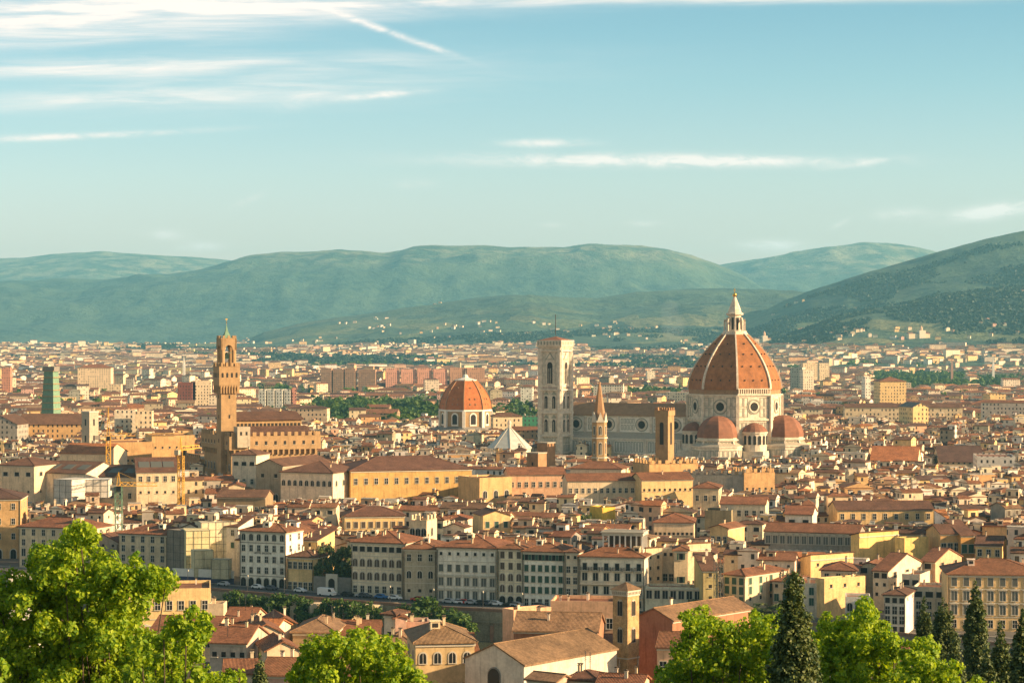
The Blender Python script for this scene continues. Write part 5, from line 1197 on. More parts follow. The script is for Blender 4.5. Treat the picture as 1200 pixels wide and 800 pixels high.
MB().prism([(-2.9, .4), (2.9, .4), (2.95, 1.2), (2.3, 1.5), (1.9, 2.5), (-2.9, 2.6)], -1, 1, 0, 'y').build('body', 'paint', vn, CARC['white'])
MB().prism([(1.0, 1.5), (2.25, 1.5), (1.85, 2.3), (1.0, 2.3)], -1.02, 1.02, 0, 'y').build('side_window', 'glass', vn)
for x in (-1.9, 1.9):
    for y in (-.9, .9):
        w = MB(); w.lathe([(.38, -.12), (.38, .12)], 14); w.v = [(a, c, b + .38) for a, b, c in w.v]; w.build('wheel', 'tyre', vn, loc=(x, y, 0))
# street lamps along the parapet
lm = MB(); lm.lathe([(.16, 0), (.08, .6), (.06, 5.2)], 8); lm.bar((0, 0, 5.1), (0, .9, 5.5), .05)
def lamp(px, where):
    Y0 = 660.0
    for _ in range(8): Y0 = float(np.interp(P(px, Y0), STX, STY)) - 19.0
    r = tag(empty('street_lamp', (P(px, Y0), Y0, .1), 0), 'thin iron street lamp on the river parapet ' + where, 'street lamp', 'lamps along the parapet')
    q = MB(); q.v = list(lm.v); q.f = list(lm.f); q.m = list(lm.m); q.build('pole', 'iron', r); MB().lathe([(.12, 5.2), (.26, 5.3), (.2, 5.75), (.05, 5.85)], 8, 0, 0, .95).build('lantern', 'pale_stone', r)
for px, wh in ((290, 'at left by the white hotel'), (333, 'at the hotel corner'), (457, 'below the arched palace'), (508, 'at the corner palace'), (566, 'below the white palace'), (612, 'at the three bay house'), (665, 'by the grand hotel'), (220, 'by the sheeted block')): lamp(px, wh)
# garden gate and wall
Y0 = 694; gw = tag(empty('garden_wall', (P(390, Y0), Y0, 0), R(-24)), 'ivy dark garden wall with pale arched gate left of the arched palace', 'wall')
MB().box(0, 0, 0, 13.5, 1, 5.0).build('wall', 'grey_stone', gw); q = MB(); q.box(0, -.6, 0, 4.2, .5, 6.0); q.build('gate_surround', 'pale_stone', gw); MB().prism(arch_poly(2.2, 0, 4.6), -.95, -.86, 0, 'y').build('gate', 'dark', gw)
# sheeted scaffold block, street
def sheeted(label, parts, name='scaffold_block'):
    r = None
    for i, (a, b, yt, yb, Y, th, dep, colr) in enumerate(parts):
        t = R(th); px, py = P(a, Y), Y; k = (b - 600) / F; w = (k * py - px) / (math.cos(t) - k * math.sin(t)); h = Zp(yt, Y); z0 = max(0, Zp(yb, Y))
        mx = px + w / 2 * math.cos(t) - dep / 2 * math.sin(t); my = py + w / 2 * math.sin(t) + dep / 2 * math.cos(t)
        if r is None: r = tag(empty(name, (mx, my, 0), t), label, 'scaffold'); r0 = (mx, my, t); reserve(mx, my, w, dep, t)
        dx, dy = mx - r0[0], my - r0[1]; lx = dx * math.cos(r0[2]) + dy * math.sin(r0[2]); ly = -dx * math.sin(r0[2]) + dy * math.cos(r0[2])
        MB().box(lx, ly, z0, w, dep, h - z0, t - r0[2]).build('sheet', 'wall', r, colr)
        q = MB(); n = max(2, int(w / 2.5))
        for j in range(n + 1):
            x = -w / 2 + w * j / n; c, s_ = math.cos(t - r0[2]), math.sin(t - r0[2]); X, Yy = x, -dep / 2 - .12; q.bar((lx + X * c - Yy * s_, ly + X * s_ + Yy * c, z0), (lx + X * c - Yy * s_, ly + X * s_ + Yy * c, h), .05)
        n = max(2, int((h - z0) / 2.2))
        for j in range(n + 1):
            z = z0 + (h - z0) * j / n; A = (-w / 2, -dep / 2 - .12); B_ = (w / 2, -dep / 2 - .12); D_ = (w / 2 + .12, dep / 2)
            f = lambda p: (lx + p[0] * c - p[1] * s_, ly + p[0] * s_ + p[1] * c, z); q.bar(f(A), f(B_), .05); q.bar(f((w / 2 + .1, -dep / 2)), f(D_), .05)
        q.build('scaffold_pole', 'iron', r)
    return r
sheeted('stepped building wrapped in pale yellow sheeting left of the white hotel', [(196, 219, 620, 672, 742, -40, 6, (.26, .22, .17)), (218, 246, 622, 676, 731, 14, 12, (.72, .62, .34)), (236, 279, 612, 655, 742, 16, 14, (.70, .61, .42)), (228, 250, 645, 676, 722, 20, 6, (.62, .54, .33)), (248, 268, 655, 678, 716, -8, 4, (.46, .42, .28))])
sheeted('hall front wrapped in white sheeting at the far left', [(63, 84, 561, 590, 850, -30, 12, (.62, .58, .50)), (84, 127, 562, 583, 852, 4, 12, (.68, .63, .54))])
o = MB(); Y0 = 728
hd_ = tag(empty('site_hoarding', (P(238, 722), 722, 0), R(-21)), 'white and navy site hoarding along the street under the sheeted block', 'hoarding')
MB().box(0, 0, 1.9, 23, .4, 2.6).build('white_panel', 'white', hd_); MB().box(0, 0, 0, 23, .3, 1.9).build('navy_panel', 'paint', hd_, (.05, .06, .12))
# lattice hoist mast
def lattice(m, x, y, z0, z1, w, r=.07, step=None):
    step = step or w * 1.15; n = max(1, int((z1 - z0) / step))
    for a in (-w / 2, w / 2):
        for b in (-w / 2, w / 2): m.bar((x + a, y + b, z0), (x + a, y + b, z1), r)
    for i in range(n):
        za, zb = z0 + (z1 - z0) * i / n, z0 + (z1 - z0) * (i + 1) / n; s_ = 1 if i % 2 else -1
        for q in (-w / 2, w / 2):
            m.bar((x - s_ * w / 2, y + q, za), (x + s_ * w / 2, y + q, zb), r * .7); m.bar((x + q, y - s_ * w / 2, za), (x + q, y + s_ * w / 2, zb), r * .7)
            m.bar((x - w / 2, y + q, za), (x + w / 2, y + q, za), r * .7)
hm = tag(empty('hoist_mast', (P(842, 628), 628, 0), R(-30)), 'tall grey steel lattice hoist mast between the yellow and the green shuttered houses', 'mast')
m = MB(); lattice(m, 0, 0, 0, Zp(655, 628), 2.0, .09); m.build('lattice', 'shutter_grey', hm)
# tower cranes
def crane(label, px, Y, yt, jl, cl, rot, zj=None, jibmat='crane_yellow', mastmat='crane_yellow', w=1.9):
    r = tag(empty('tower_crane', (P(px, Y), Y, 0), R(rot)), label, 'crane', 'tower cranes left of the town hall'); zt = Zp(yt, Y); zj = zj if zj is not None else zt - 5
    m = MB(); lattice(m, 0, 0, 0, zj, w, .16, 2.2); m.build('mast', mastmat, r)
    m = MB(); n = int(jl / 2.2)
    for s_ in (-.6, .6): m.bar((-cl, s_, zj), (jl, s_, zj), .14)
    m.bar((0, 0, zj + 1.4), (jl, 0, zj + 1.1), .14)
    for i in range(n):
        x = jl * i / n; m.bar((x, -.6, zj), (x + 1.1, 0, zj + 1.2), .09); m.bar((x + 1.1, 0, zj + 1.2), (x + 2.2, .6, zj), .09); m.bar((x, -.6, zj), (x, .6, zj), .08)
    m.build('jib', jibmat, r)
    m = MB(); m.bar((-.7, 0, zj), (0, 0, zt), .18); m.bar((.7, 0, zj), (0, 0, zt), .18); m.bar((0, 0, zt), (jl * .6, 0, zj + 1.3), .05); m.bar((0, 0, zt), (-cl * .9, 0, zj), .05); m.build('apex', jibmat, r)
    MB().box(-cl + 1.2, 0, zj - 1.6, 2.4, 1.6, 1.9).build('counterweight', 'stone', r); MB().box(.2, -1.4, zj - 1.9, 1.5, 1.3, 1.9).build('cab', 'glass', r)
crane('tall yellow tower crane with long jib at the left, leftmost of three', 127, 1000, 477, 30, 6, 4, zj=Zp(511, 1000))
crane('yellow tower crane mast nearest the town hall, jib pointing away', 212, 830, 512, 20, 5, 78)
crane('grey blue masted crane with yellow jib in front of the sheeted hall', 139, 790, 553, 14, 3, 2, mastmat='copper', w=2.4)
# ------------------------------------------------------------------ the dense old town: lots along streets
rf = random.Random(21)
def inside(cx, cy, pad=0.0):
    for fx, fy, w, d, r in FOOT:
        dx, dy = cx - fx, cy - fy
        if dx * dx + dy * dy > (w + d) ** 2: continue
        x = dx * math.cos(r) + dy * math.sin(r); y = -dx * math.sin(r) + dy * math.cos(r)
        if abs(x) < w / 2 + pad and abs(y) < d / 2 + pad: return True
    return False
CLR = [c for c in CLEAR]
def top_limit(px0, px1, Y):
    z = 99.0
    for a, b, yv, Yc in CLR:
        if Y < Yc and px1 > a and px0 < b: z = min(z, CAMZ - (yv - 400) / F * Y)
    return z
DIST = [(rf.uniform(-520, 520), rf.uniform(680, 2000), rf.choice([-28, -22, -15, -8, 10, 18, -34])) for _ in range(34)]
DIST += [(-150, 760, -22), (0, 730, -16), (120, 730, -14), (200, 760, 12), (-60, 860, -10)]
def district(x, y): return min(range(len(DIST)), key=lambda i: (DIST[i][0] - x) ** 2 + (DIST[i][1] - y) ** 2)
LOTS = []
for di, (dx, dy, da) in enumerate(DIST):
    a = R(da); c, s_ = math.cos(a), math.sin(a); v = -320.0; flip = 0
    while v < 320:
        dep = rf.uniform(6.5, 10.5); street = rf.choice([0.0, 2.5]) if not flip else rf.choice([3.0, 4.0, 7.0]); flip ^= 1
        u = -320.0; row_h = rf.uniform(14.0, 17.0)
        while u < 320:
            w = rf.choice([4.5, 5.5, 6, 7, 8, 9, 10, 12, 17]) * rf.uniform(.85, 1.15)
            cu, cv = u + w / 2, v + dep / 2; x = dx + cu * c - cv * s_; y = dy + cu * s_ + cv * c; u += w + (0.02 if rf.random() < .88 else rf.uniform(2, 7))
            if y < 655 or y > 1750 or abs(x) > .26 * y + 25: continue
            if y < float(np.interp(x, STX, STY)) + 24: continue
            if district(x, y) != di: continue
            if rf.random() < 0.05: continue
            if inside(x, y, max(w, dep) * .42): continue
            h = row_h + rf.gauss(0, 1.9); h = max(9.0, min(25, h))
            if rf.random() < .07: h += rf.uniform(2, 5)
            half = (w + dep) * .5 * F / y * .5; pc = 600 + F * x / y
            lim = top_limit(pc - half * 1.2, pc + half * 1.2, y - dep * .5) - 3.2
            if lim < 6: lim = 6
            if h > lim: h = max(6, lim - abs(rf.gauss(0, 1.2)))
            LOTS.append((x, y, w * (.995), dep, a + R(rf.gauss(0, 4.0)), h))
        v += dep + street
LOTS.sort(key=lambda l: l[1])
# jitter the depth so party walls never share a plane
WC = ['cream'] * 7 + ['pale'] * 6 + ['yellow'] * 4 + ['white'] * 3 + ['ochre'] * 2 + ['peach'] * 2 + ['stone', 'grey', 'pink']
RC = ['rust'] * 8 + ['brown'] * 8 + ['dark'] * 3 + ['orange', 'tan', 'tan']
def roofkind(w, d): return rf.choices(['gx', 'gy', 'hip', 'sf', 'sb', 'flat'], [42, 24 if w < 13 else 4, 14, 5, 6, 6])[0]
MARK = [(60, 640, 'street library'), (165, 640, 'yellow scaffold neighbour'), (235, 640, 'scaffold block'), (308, 655, 'white hotel'), (352, 668, 'small yellow house'), (392, 665, 'walled garden'),
    (442, 665, 'arched palace'), (492, 670, 'corner palace'), (547, 672, 'white palace'), (598, 675, 'three bay house'), (637, 678, 'green shuttered house'), (730, 640, 'roof loggia'), (795, 665, 'terrace houses'),
    (845, 690, 'lattice mast'), (1030, 640, 'left yellow wall'), (1074, 645, 'right yellow wall'), (950, 632, 'dark arcaded palace'), (1155, 700, 'ochre edge palace'), (1120, 640, 'orange gallery house'),
    (482, 565, 'ochre library'), (360, 565, 'museum wing'), (630, 568, 'peach convent wing'), (708, 573, 'middle convent wing'), (785, 573, 'yellow convent wing'), (1040, 603, 'yellow convent'), (440, 612, 'long yellow house'), (90, 570, 'white sheeted hall'),
    (180, 570, 'crane hall'), (715, 602, 'yellow cube house'), (936, 612, 'big window house'), (842, 610, 'blank olive block'), (870, 598, 'square window row'), (585, 615, 'stepped yellow gable')]
HUE = dict(cream='cream', pale='pale', yellow='yellow', white='white', ochre='ochre', peach='peach', stone='stone', grey='grey', pink='pinkish')
RN = dict(gx='gabled', gy='end gabled', hip='hipped', sf='lean-to', sb='sloping', flat='flat'); RH = dict(rust='rust', brown='brown', dark='dark', orange='orange', tan='tan')
fill = []; n_ind = 215
ind = []; bulk = []
for l in LOTS:
    pc = 600 + F * l[0] / l[1]
    if len(ind) < n_ind and -5 < pc < 1205: ind.append(l)
    else: bulk.append(l)
for i, (x, y, w, d, a, h) in enumerate(ind):
    kd = roofkind(w, d); wc = rf.choice(WC); rc = rf.choice(RC); st = max(2, int(h / 3.6))
    top = rf.choice(['sm', 'wd', 'so', 'sb', 'sg', 'lg', 'sm']); mid = rf.choice(['wd', 'so', 'sb', 'sg', 'wd'])
    rows = [top, mid] + [None] * (st - 2); cols = max(1, int(w / 3.3)); sc_ = max(1, int(d / 4.2)) if rf.random() < .7 else 0
    slope = rf.uniform(.28, .38)
    o = house_at(x, y, w, d, a, h, kd, jit(WALL[wc], .07, rf), jit(ROOF[rc], .14, rf), rows=rows, cols=cols, scols=sc_, srows=['sm', 'sm'] + [None] * (st - 2), chim=rf.choice([1, 1, 2, 3]), ant=1 if rf.random() < .15 else 0,
                 dorm=1 if (rf.random() < .12 and kd == 'gx') else 0, slope=slope, r=rf, cornice=False, sc=.9)
    if rf.random() < .4 and w > 6 and kd != 'flat':   # attic room rising through the roof
        aw, ad, ah = rf.uniform(2.6, 4.5), rf.uniform(2.6, 4.0), rf.uniform(2.6, 4.2); ax, ay = rf.uniform(-.25, .25) * w, rf.uniform(-.2, .2) * d; ro = [k for k in o.children if k.name.startswith('roof')][0]
        at_ = MB().box(ax, ay, h - .5, aw, ad, ah).build('attic_room', 'wall', ro, jit(WALL[rf.choice(WC)], .06, rf)); at_.location = (0, 0, 0)
        MB().box(ax, ay, h - .5 + ah, aw + .6, ad + .6, .22).build('attic_roof', 'roof', ro, jit(ROOF[rf.choice(RC)], .1, rf)); MB().box(ax, ay - ad / 2 - .02, h + ah * .35, aw * .45, .06, ah * .32).build('attic_window', 'dark', ro)
    pc = 600 + F * x / y; pr_ = 400 + (CAMZ - h) * F / y
    mk = min(range(len(MARK)), key=lambda k: ((MARK[k][0] - pc) ** 2 + (2.0 * (MARK[k][1] - pr_)) ** 2)); mx, my, mn = MARK[mk]
    vert = 'above' if pr_ < my - 8 else ('below' if pr_ > my + 12 else ''); hor = 'left of' if pc < mx - 14 else ('right of' if pc > mx + 14 else '')
    pos = (vert + ' ' + hor).strip() or 'beside'
    size = 'narrow' if w < 8 else ('wide' if w > 15 else ('low' if h < 11 else ('tall' if h > 19 else 'small')))
    base = f"{size} {HUE[wc]} house with {RN[kd]} {RH[rc]} roof {pos} {mn}" if kd != 'flat' else f"{size} {HUE[wc]} house with flat terrace {pos} {mn}"
    fill.append((o, base, math.hypot(pc - mx, 2 * (pr_ - my)), mk, y))
    tag(o, None, 'house', 'old town houses behind the river street')
by = {}
for t in fill: by.setdefault(t[1], []).append(t)
ORD = ['nearest', 'second', 'third', 'fourth', 'fifth', 'sixth', 'seventh']
for k, v in by.items():
    v.sort(key=lambda t: t[2])
    for j, t in enumerate(v): t[0]['label'] = k if len(v) == 1 else (k + ', ' + ORD[min(j, 6)] + ' away' if j else k + ', nearest')
# ---- bulk houses in one mesh, numpy
def bulk_mesh(name, L, label, rg, clutter=True, flatp=0.1, hipp=.2, modern=False):
    A = np.array([l[:6] for l in L], float); n = len(A); cx, cy, w, d, a, h = A.T
    z0 = terrain(cx, cy) - 2.0 if modern else np.zeros(n) - .5
    zt = h + (z0 + 2.0 if modern else 0); u = rg.random(n); kind = np.where(u < flatp, 0, np.where(u < flatp + hipp, 1, 2))       # 0 flat 1 hip 2 gable
    sw = (kind == 2) & (rg.random(n) < .35) & (w < 14); w, d, a = np.where(sw, d, w), np.where(sw, w, d), np.where(sw, a + np.pi / 2, a)
    wc = np.array([WALL[x] for x in (['cream'] * 6 + ['pale'] * 7 + ['yellow'] * 3 + ['white'] * (2 if modern else 5) + ['ochre', 'peach', 'stone', 'grey', 'pink'] * (2 if modern else 1))])[rg.integers(0, 25, n)]
    wc = wc * (1 + rg.normal(0, .07, (n, 1))) * (1 + rg.normal(0, .025, (n, 3)))
    rc = np.array([ROOF[x] for x in (['rust'] * 8 + ['brown'] * 8 + ['dark'] * 3 + ['orange', 'tan', 'tan'])])[rg.integers(0, 22, n)] * (1 + rg.normal(0, .15, (n, 1)))
    rc = np.where((kind == 0)[:, None], np.array([.36, .32, .26]) * (1 + rg.normal(0, .15, (n, 1))), rc)
    def loc(x, y, z):
        c, s_ = np.cos(a), np.sin(a); return np.stack([cx + x * c - y * s_, cy + x * s_ + y * c, z], -1)
    ov = .5; slope = .32; hw, hd = w / 2, d / 2; oo = np.where(kind == 0, 0, ov); rise = np.where(kind == 0, 0.3, slope * hd); ins = np.where(kind == 1, np.minimum(hd, hw * .95), 0.0)
    ins = np.where(kind == 0, 0, ins)
    V = np.stack([loc(-hw, -hd, z0), loc(hw, -hd, z0), loc(hw, hd, z0), loc(-hw, hd, z0), loc(-hw, -hd, zt), loc(hw, -hd, zt), loc(hw, hd, zt), loc(-hw, hd, zt),
                  loc(-hw - oo * .3, -hd - oo, zt - .05), loc(hw + oo * .3, -hd - oo, zt - .05), loc(hw + oo * .3, hd + oo, zt - .05), loc(-hw - oo * .3, hd + oo, zt - .05),
                  loc(-hw - oo * .3, -hd - oo, zt + .22), loc(hw + oo * .3, -hd - oo, zt + .22), loc(hw + oo * .3, hd + oo, zt + .22), loc(-hw - oo * .3, hd + oo, zt + .22),
                  loc(-hw - oo * .3 + ins, 0 * hd, zt + .22 + rise), loc(hw + oo * .3 - ins, 0 * hd, zt + .22 + rise)], 1)
    nv = V.shape[1]; b = (np.arange(n) * nv)[:, None]
    QW = np.array([[0, 1, 5, 4], [1, 2, 6, 5], [2, 3, 7, 6], [3, 0, 4, 7]]); QR = np.array([[8, 9, 13, 12], [9, 10, 14, 13], [10, 11, 15, 14], [11, 8, 12, 15], [11, 10, 9, 8], [12, 13, 17, 16], [14, 15, 16, 17]]); TR = np.array([[13, 14, 17], [15, 12, 16]])
    q1 = (QW[None] + b[:, :, None]).reshape(-1, 4); q2 = (QR[None] + b[:, :, None]).reshape(-1, 4); t1 = (TR[None] + b[:, :, None]).reshape(-1, 3)
    mi = np.concatenate([np.zeros(len(q1)), np.ones(len(q2)), np.repeat(np.where(kind == 2, 0, 1), 2)])
    me = bpy.data.meshes.new(name); Vf = V.reshape(-1, 3)
    loops = np.concatenate([q1.ravel(), q2.ravel(), t1.ravel()]); tot = np.concatenate([np.full(len(q1) + len(q2), 4), np.full(len(t1), 3)]); stt = np.concatenate([[0], np.cumsum(tot)[:-1]])
    me.vertices.add(len(Vf)); me.vertices.foreach_set('co', Vf.astype(np.float32).ravel()); me.loops.add(len(loops)); me.loops.foreach_set('vertex_index', loops.astype(np.int32)); me.polygons.add(len(tot))
    me.polygons.foreach_set('loop_start', stt.astype(np.int32)); 
    me.polygons.foreach_set('material_index', mi.astype(np.int32)); me.update(calc_edges=True); me.shade_flat()
    # uv in metres
    uvw = np.zeros((n, 4, 4, 2)); off = rg.random(n) * 3; H0 = zt - z0
    vo = -(H0 % 3.3) + 3.3 * 10     # anchor window rows under the eaves
    for k, (L_) in enumerate((w, d, w, d)):
        uvw[:, k, 0] = np.stack([off, vo * 1.0], -1); uvw[:, k, 1] = np.stack([off + L_, vo], -1); uvw[:, k, 2] = np.stack([off + L_, vo + H0], -1); uvw[:, k, 3] = np.stack([off, vo + H0], -1)
    uv = np.full((len(loops), 2), .1); uv[:len(q1) * 4] = uvw.reshape(-1, 2); l = me.uv_layers.new(name='uv'); l.data.foreach_set('uv', uv.astype(np.float32).ravel())
    fc = np.concatenate([np.repeat(wc, 4, 0), np.repeat(rc, 7, 0), np.repeat(np.where((kind == 2)[:, None], wc, rc), 2, 0)]); fc = np.clip(np.concatenate([fc, np.ones((len(fc), 1))], 1), 0, 1)
    at = me.attributes.new('col', 'FLOAT_COLOR', 'FACE'); at.data.foreach_set('color', fc.astype(np.float32).ravel())
    o = new_obj(name, me, None, ['bulk_wall', 'bulk_roof']); tag(o, label, None, None, 'stuff'); return o
rg = np.random.default_rng(5)
print('lots', len(LOTS), 'ind', len(ind))
# rooftop clutter for the bulk: chimneys, attic rooms
CL = []
for (x, y, w, d, a, h) in LOTS:
    for _ in range(rf.choice([1, 1, 2, 3]) if y < 1500 else 1):
        ux, uy = rf.uniform(-.4, .4) * w, rf.uniform(-.35, .35) * d; X = x + ux * math.cos(a) - uy * math.sin(a); Y = y + ux * math.sin(a) + uy * math.cos(a)
        big = rf.random() < .2
        s_ = rf.uniform(2.8, 5) if big else rf.uniform(.6, 1.3); CL.append((X, Y, s_ * rf.uniform(.9, 1.5), s_, a, h + (rf.uniform(2.2, 3.6) if big else .32 * (d / 2 - abs(uy)) + rf.uniform(1.0, 1.9))))
bulk_mesh('old_town_houses', bulk, 'dense mass of old town houses with terracotta roofs', rg)
bulk_mesh('rooftop_rooms', CL, 'chimneys and attic rooms scattered over the old town roofs', rg, hipp=.1, flatp=.5)
# ---- modern city on the plain
N = 44000; yy_ = np.sqrt(rg.random(N) * (10500 ** 2 - 1600 ** 2) + 1600 ** 2); xx_ = rg.uniform(-.255, .255, N) * yy_ 
dens = fbm(xx_ / 420, yy_ / 420, 3, 33); rw = fbm(xx_ / 900, yy_ / 1500, 3, 77)
PARK = [(360, 520, 1900, 2700), (600, 634, 1650, 2600), (1018, 1135, 3300, 5200), (575, 600, 1650, 2000), (1140, 1200, 3300, 4600), (690, 800, 2900, 3300)]
pcx = 600 + F * xx_ / yy_; inpark = np.zeros(N, bool)
for a_, b_, c_, d_ in PARK: inpark |= (pcx > a_) & (pcx < b_) & (yy_ > c_) & (yy_ < d_)
keep = (dens > np.interp(yy_, [1600, 3500, 6500, 10500], [.27, .35, .44, .56])) & ~inpark
for fx, fy, w, d, r in FOOT:
    if fy > 1550: keep &= np.hypot(xx_ - fx, yy_ - fy) > max(w, d) * .7
gz = terrain(xx_, yy_); keep &= gz < 60
pr_ = 400 + (CAMZ - 14) * F / yy_
for a_, b_, yv, Yc in CLR:
    if Yc > 1500: keep &= ~((yy_ < Yc) & (pcx > a_ - 4) & (pcx < b_ + 4) & (pr_ < yv))
xx_, yy_ = xx_[keep], yy_[keep]; n = len(xx_)
w_ = rg.choice([12, 14, 18, 24, 34, 50], n, p=[.2, .25, .22, .17, .11, .05]) * rg.uniform(.8, 1.2, n); d_ = rg.uniform(10, 17, n); w_ = np.where(yy_ > 5000, w_ * 1.4, w_)
h_ = np.clip(rg.normal(11.0, 2.8, n), 6, 20) + np.where(rg.random(n) < .035, rg.uniform(5, 14, n), 0)
ang = R(1) * (np.round(fbm(xx_ / 500, yy_ / 500, 2, 3) * 9) * 17 - 60) + rg.normal(0, .06, n); ang = ((ang + np.pi / 4) % (np.pi / 2)) - np.pi / 4
bulk_mesh('plain_houses', np.stack([xx_, yy_, w_, d_, ang, h_], 1), 'houses and apartment blocks of the modern city spread over the plain', rg, flatp=.14, hipp=.35, modern=True)
# villas dotted over the lower hills
N = 2700; yy_ = rg.uniform(5200, 12500, N); xx_ = rg.uniform(-.24, .25, N) * yy_; z_ = terrain(xx_, yy_); cl = fbm(xx_ / 350, yy_ / 500, 3, 61)
keep = (z_ > 5) & (z_ < 300) & (cl > np.interp(z_, [5, 60, 150, 300], [.44, .52, .62, .68])); xx_, yy_ = xx_[keep], yy_[keep]; n = len(xx_); print('villas', n)
bulk_mesh('hillside_villas', np.stack([xx_, yy_, rg.uniform(8, 18, n), rg.uniform(8, 12, n), rg.uniform(-.6, .6, n), rg.uniform(6, 10, n)], 1), 'pale villas and farmhouses dotted over the lower hills', rg, flatp=.05, hipp=.5, modern=True)
# ------------------------------------------------------------------ near bank houses
GN = 'houses on the near bank'
ch = H('pale plastered church with brown gable roof and big arched window, at bottom centre', 545, 614, 771, 392, -40, 27, kind='gy', col=(.60, .55, .46), rcol='tan', chim=0, slope=.44, ov=.35, name='church', cat='church', group=GN, cornice=False)
w_, d_, h_ = root_dim[ch.name]; q = MB(); q.prism(arch_poly(3.0, h_ - 7, h_ - .9, 14), -.12, 0, 0, 'y'); q.prism(arch_poly(2.6, h_ - 7, h_ - 1.15, 14), -.18, -.05, 1, 'y'); q.build('arched_window', ['grey_stone', 'glass'], ch, loc=(0, -d_ / 2, 0))
def tower4(name, label, px, Y, th, w, ye):
    g = hz(P(px, Y), Y); t_ = tag(empty(name, (P(px, Y), Y, g), R(th)), label, 'bell tower'); h = Zp(ye, Y) - g; reserve(P(px, Y), Y, w, w, R(th))
    MB().box(0, 0, -3, w, w, h + 3).build('shaft', 'near_stone', t_); q = MB()
    q.box(0, 0, h, w + .5, w + .5, .35); q.box(0, 0, h - .8, w + .25, w + .25, .25)
    for i in range(9):
        for s_ in (-1, 1): q.box(-w / 2 + w * i / 8, s_ * (w / 2 + .1), h - .5, .18, .3, .5); q.box(s_ * (w / 2 + .1), -w / 2 + w * i / 8, h - .5, .3, .18, .5)
    q.box(0, 0, h * .60, w + .2, w + .2, .22); q.build('cornice', 'pale_stone', t_)
    MB().add([(-w / 2 - .5, -w / 2 - .5, h + .35), (w / 2 + .5, -w / 2 - .5, h + .35), (w / 2 + .5, w / 2 + .5, h + .35), (-w / 2 - .5, w / 2 + .5, h + .35), (0, 0, h + 1.7)], [(0, 1, 4), (1, 2, 4), (2, 3, 4), (3, 0, 4), (3, 2, 1, 0)]).build('roof', 'roof', t_, ROOF['tan'])
    for k in range(4):
        a_ = k * math.pi / 2
        for zb, hh2 in ((h - 4.6, 3.2), (h - 9.6, 3.0)):
            q = MB(); q.prism(arch_poly(1.25, zb, zb + hh2), -.08, .02, 0, 'y')
            for s_ in (-.29, .29): 
                pp = [(x + s_, z) for x, z in arch_poly(.46, zb + .15, zb + hh2 - .35)]; q.prism(pp, -.14, -.04, 1, 'y')
            y = -w / 2; o = q.build('twin_window', ['stone', 'dark'], t_, loc=(-y * math.sin(a_), y * math.cos(a_), 0)); o.rotation_euler = (0, 0, a_)
    return t_
principled('near_stone', (0.42, 0.27, 0.13), 0.9, build=mottled(1.3, 0.6, 1.35, fine=4))
tower4('church_bell_tower', 'square brown stone bell tower with twin arched windows behind the near church', 733.5, 408, -41, 3.5, 692)
H('peach house with row of dark windows and oval openings behind the near bell tower', 645, 722, 708, 462, -7, 11, kind='flat', col='peach', rows=['wd', None, None], cols=5, chim=4, group=GN, sc=1.0)
H('peach wing with slanting parapet left of the peach house', 602, 646, 719, 432, 34, 4, kind='flat', col='peach', rows=['sm', None, None], cols=1, chim=1, group=GN)
H('brick red house with grey shutters and long brown roof behind the near church', 602, 700, 738, 420, -8, 13, kind='gx', col='red', rcol='tan', rows=['sy', None, None], cols=7, chim=3, slope=.4, group=GN)
H('tall brick red gabled building right of the near bell tower', 746, 788, 722, 432, -42, 26, kind='gy', col='red', rcol='tan', rows=[None], cols=0, chim=1, slope=.42, group=GN)
H('tiny pink gabled roof house at the bottom in front of the near church', 618, 652, 795, 352, -35, 4.5, kind='gx', col='pink', rcol='tan', rows=['sm', None, None], cols=1, chim=0, group=GN)
H('low brown roofed shed at the bottom right of the tiny pink house', 664, 700, 796, 352, -20, 6, kind='hip', col='brown', rcol='brown', chim=2, ant=2, group=GN)
H('low cream roofed house at the bottom under the near bell tower', 700, 752, 800, 345, -15, 6, kind='gx', col='cream', rcol='rust', chim=3, ant=2, group=GN)
H('yellow villa with brown hip roof, arched window and pink chimneys', 487, 556, 754, 405, 8, 17, kind='hip', col=(.62, .44, .22), rcol='tan', rows=['ar', 'lg', 'wd', None], cols=4, lcols=2, chim=2, dorm=1, slope=.42, group=GN, sc=.85, name='villa', cat='villa')
H('low cream annex right of the yellow villa', 538, 560, 763, 408, 8, 8, kind='sf', col='yellow', rcol='rust', rows=['sm', None], cols=1, group=GN)
H('pink roof terrace house with stub chimneys behind the yellow villa', 464, 503, 733, 440, 4, 7, kind='flat', col='pink', rows=[None], cols=0, chim=3, group=GN)
H('small pink gabled turret on the left of the pink roof terrace', 463, 476, 724, 436, 10, 3.5, kind='gy', col='pink', rcol='rust', rows=['ar', None, None], cols=1, chim=0, group=GN)
H('cream box house with brown lean-to left of the pink turret', 450, 463, 720, 438, -25, 5, kind='hip', col='pale', rcol='brown', rows=['sm', 'sm', None], cols=1, scols=1, chim=0, group=GN)
H('sunlit cream gable house at lower left, largest of three gables', 292, 331, 742, 450, 14, 14, kind='gy', col='cream', rcol='rust', rows=['sm', 'wd', None], cols=3, chim=2, slope=.5, group=GN)
H('sunlit ochre gable house behind the largest gable', 318, 347, 731, 480, 16, 12, kind='gy', col='ochre', rcol='rust', rows=[None, 'wd'], cols=1, chim=1, slope=.5, group=GN)
H('sunlit cream gable house in front of the largest gable', 313, 350, 762, 412, 15, 12, kind='gy', col='cream', rcol='rust', rows=['sm', 'sm', None], cols=2, chim=1, slope=.5, group=GN)
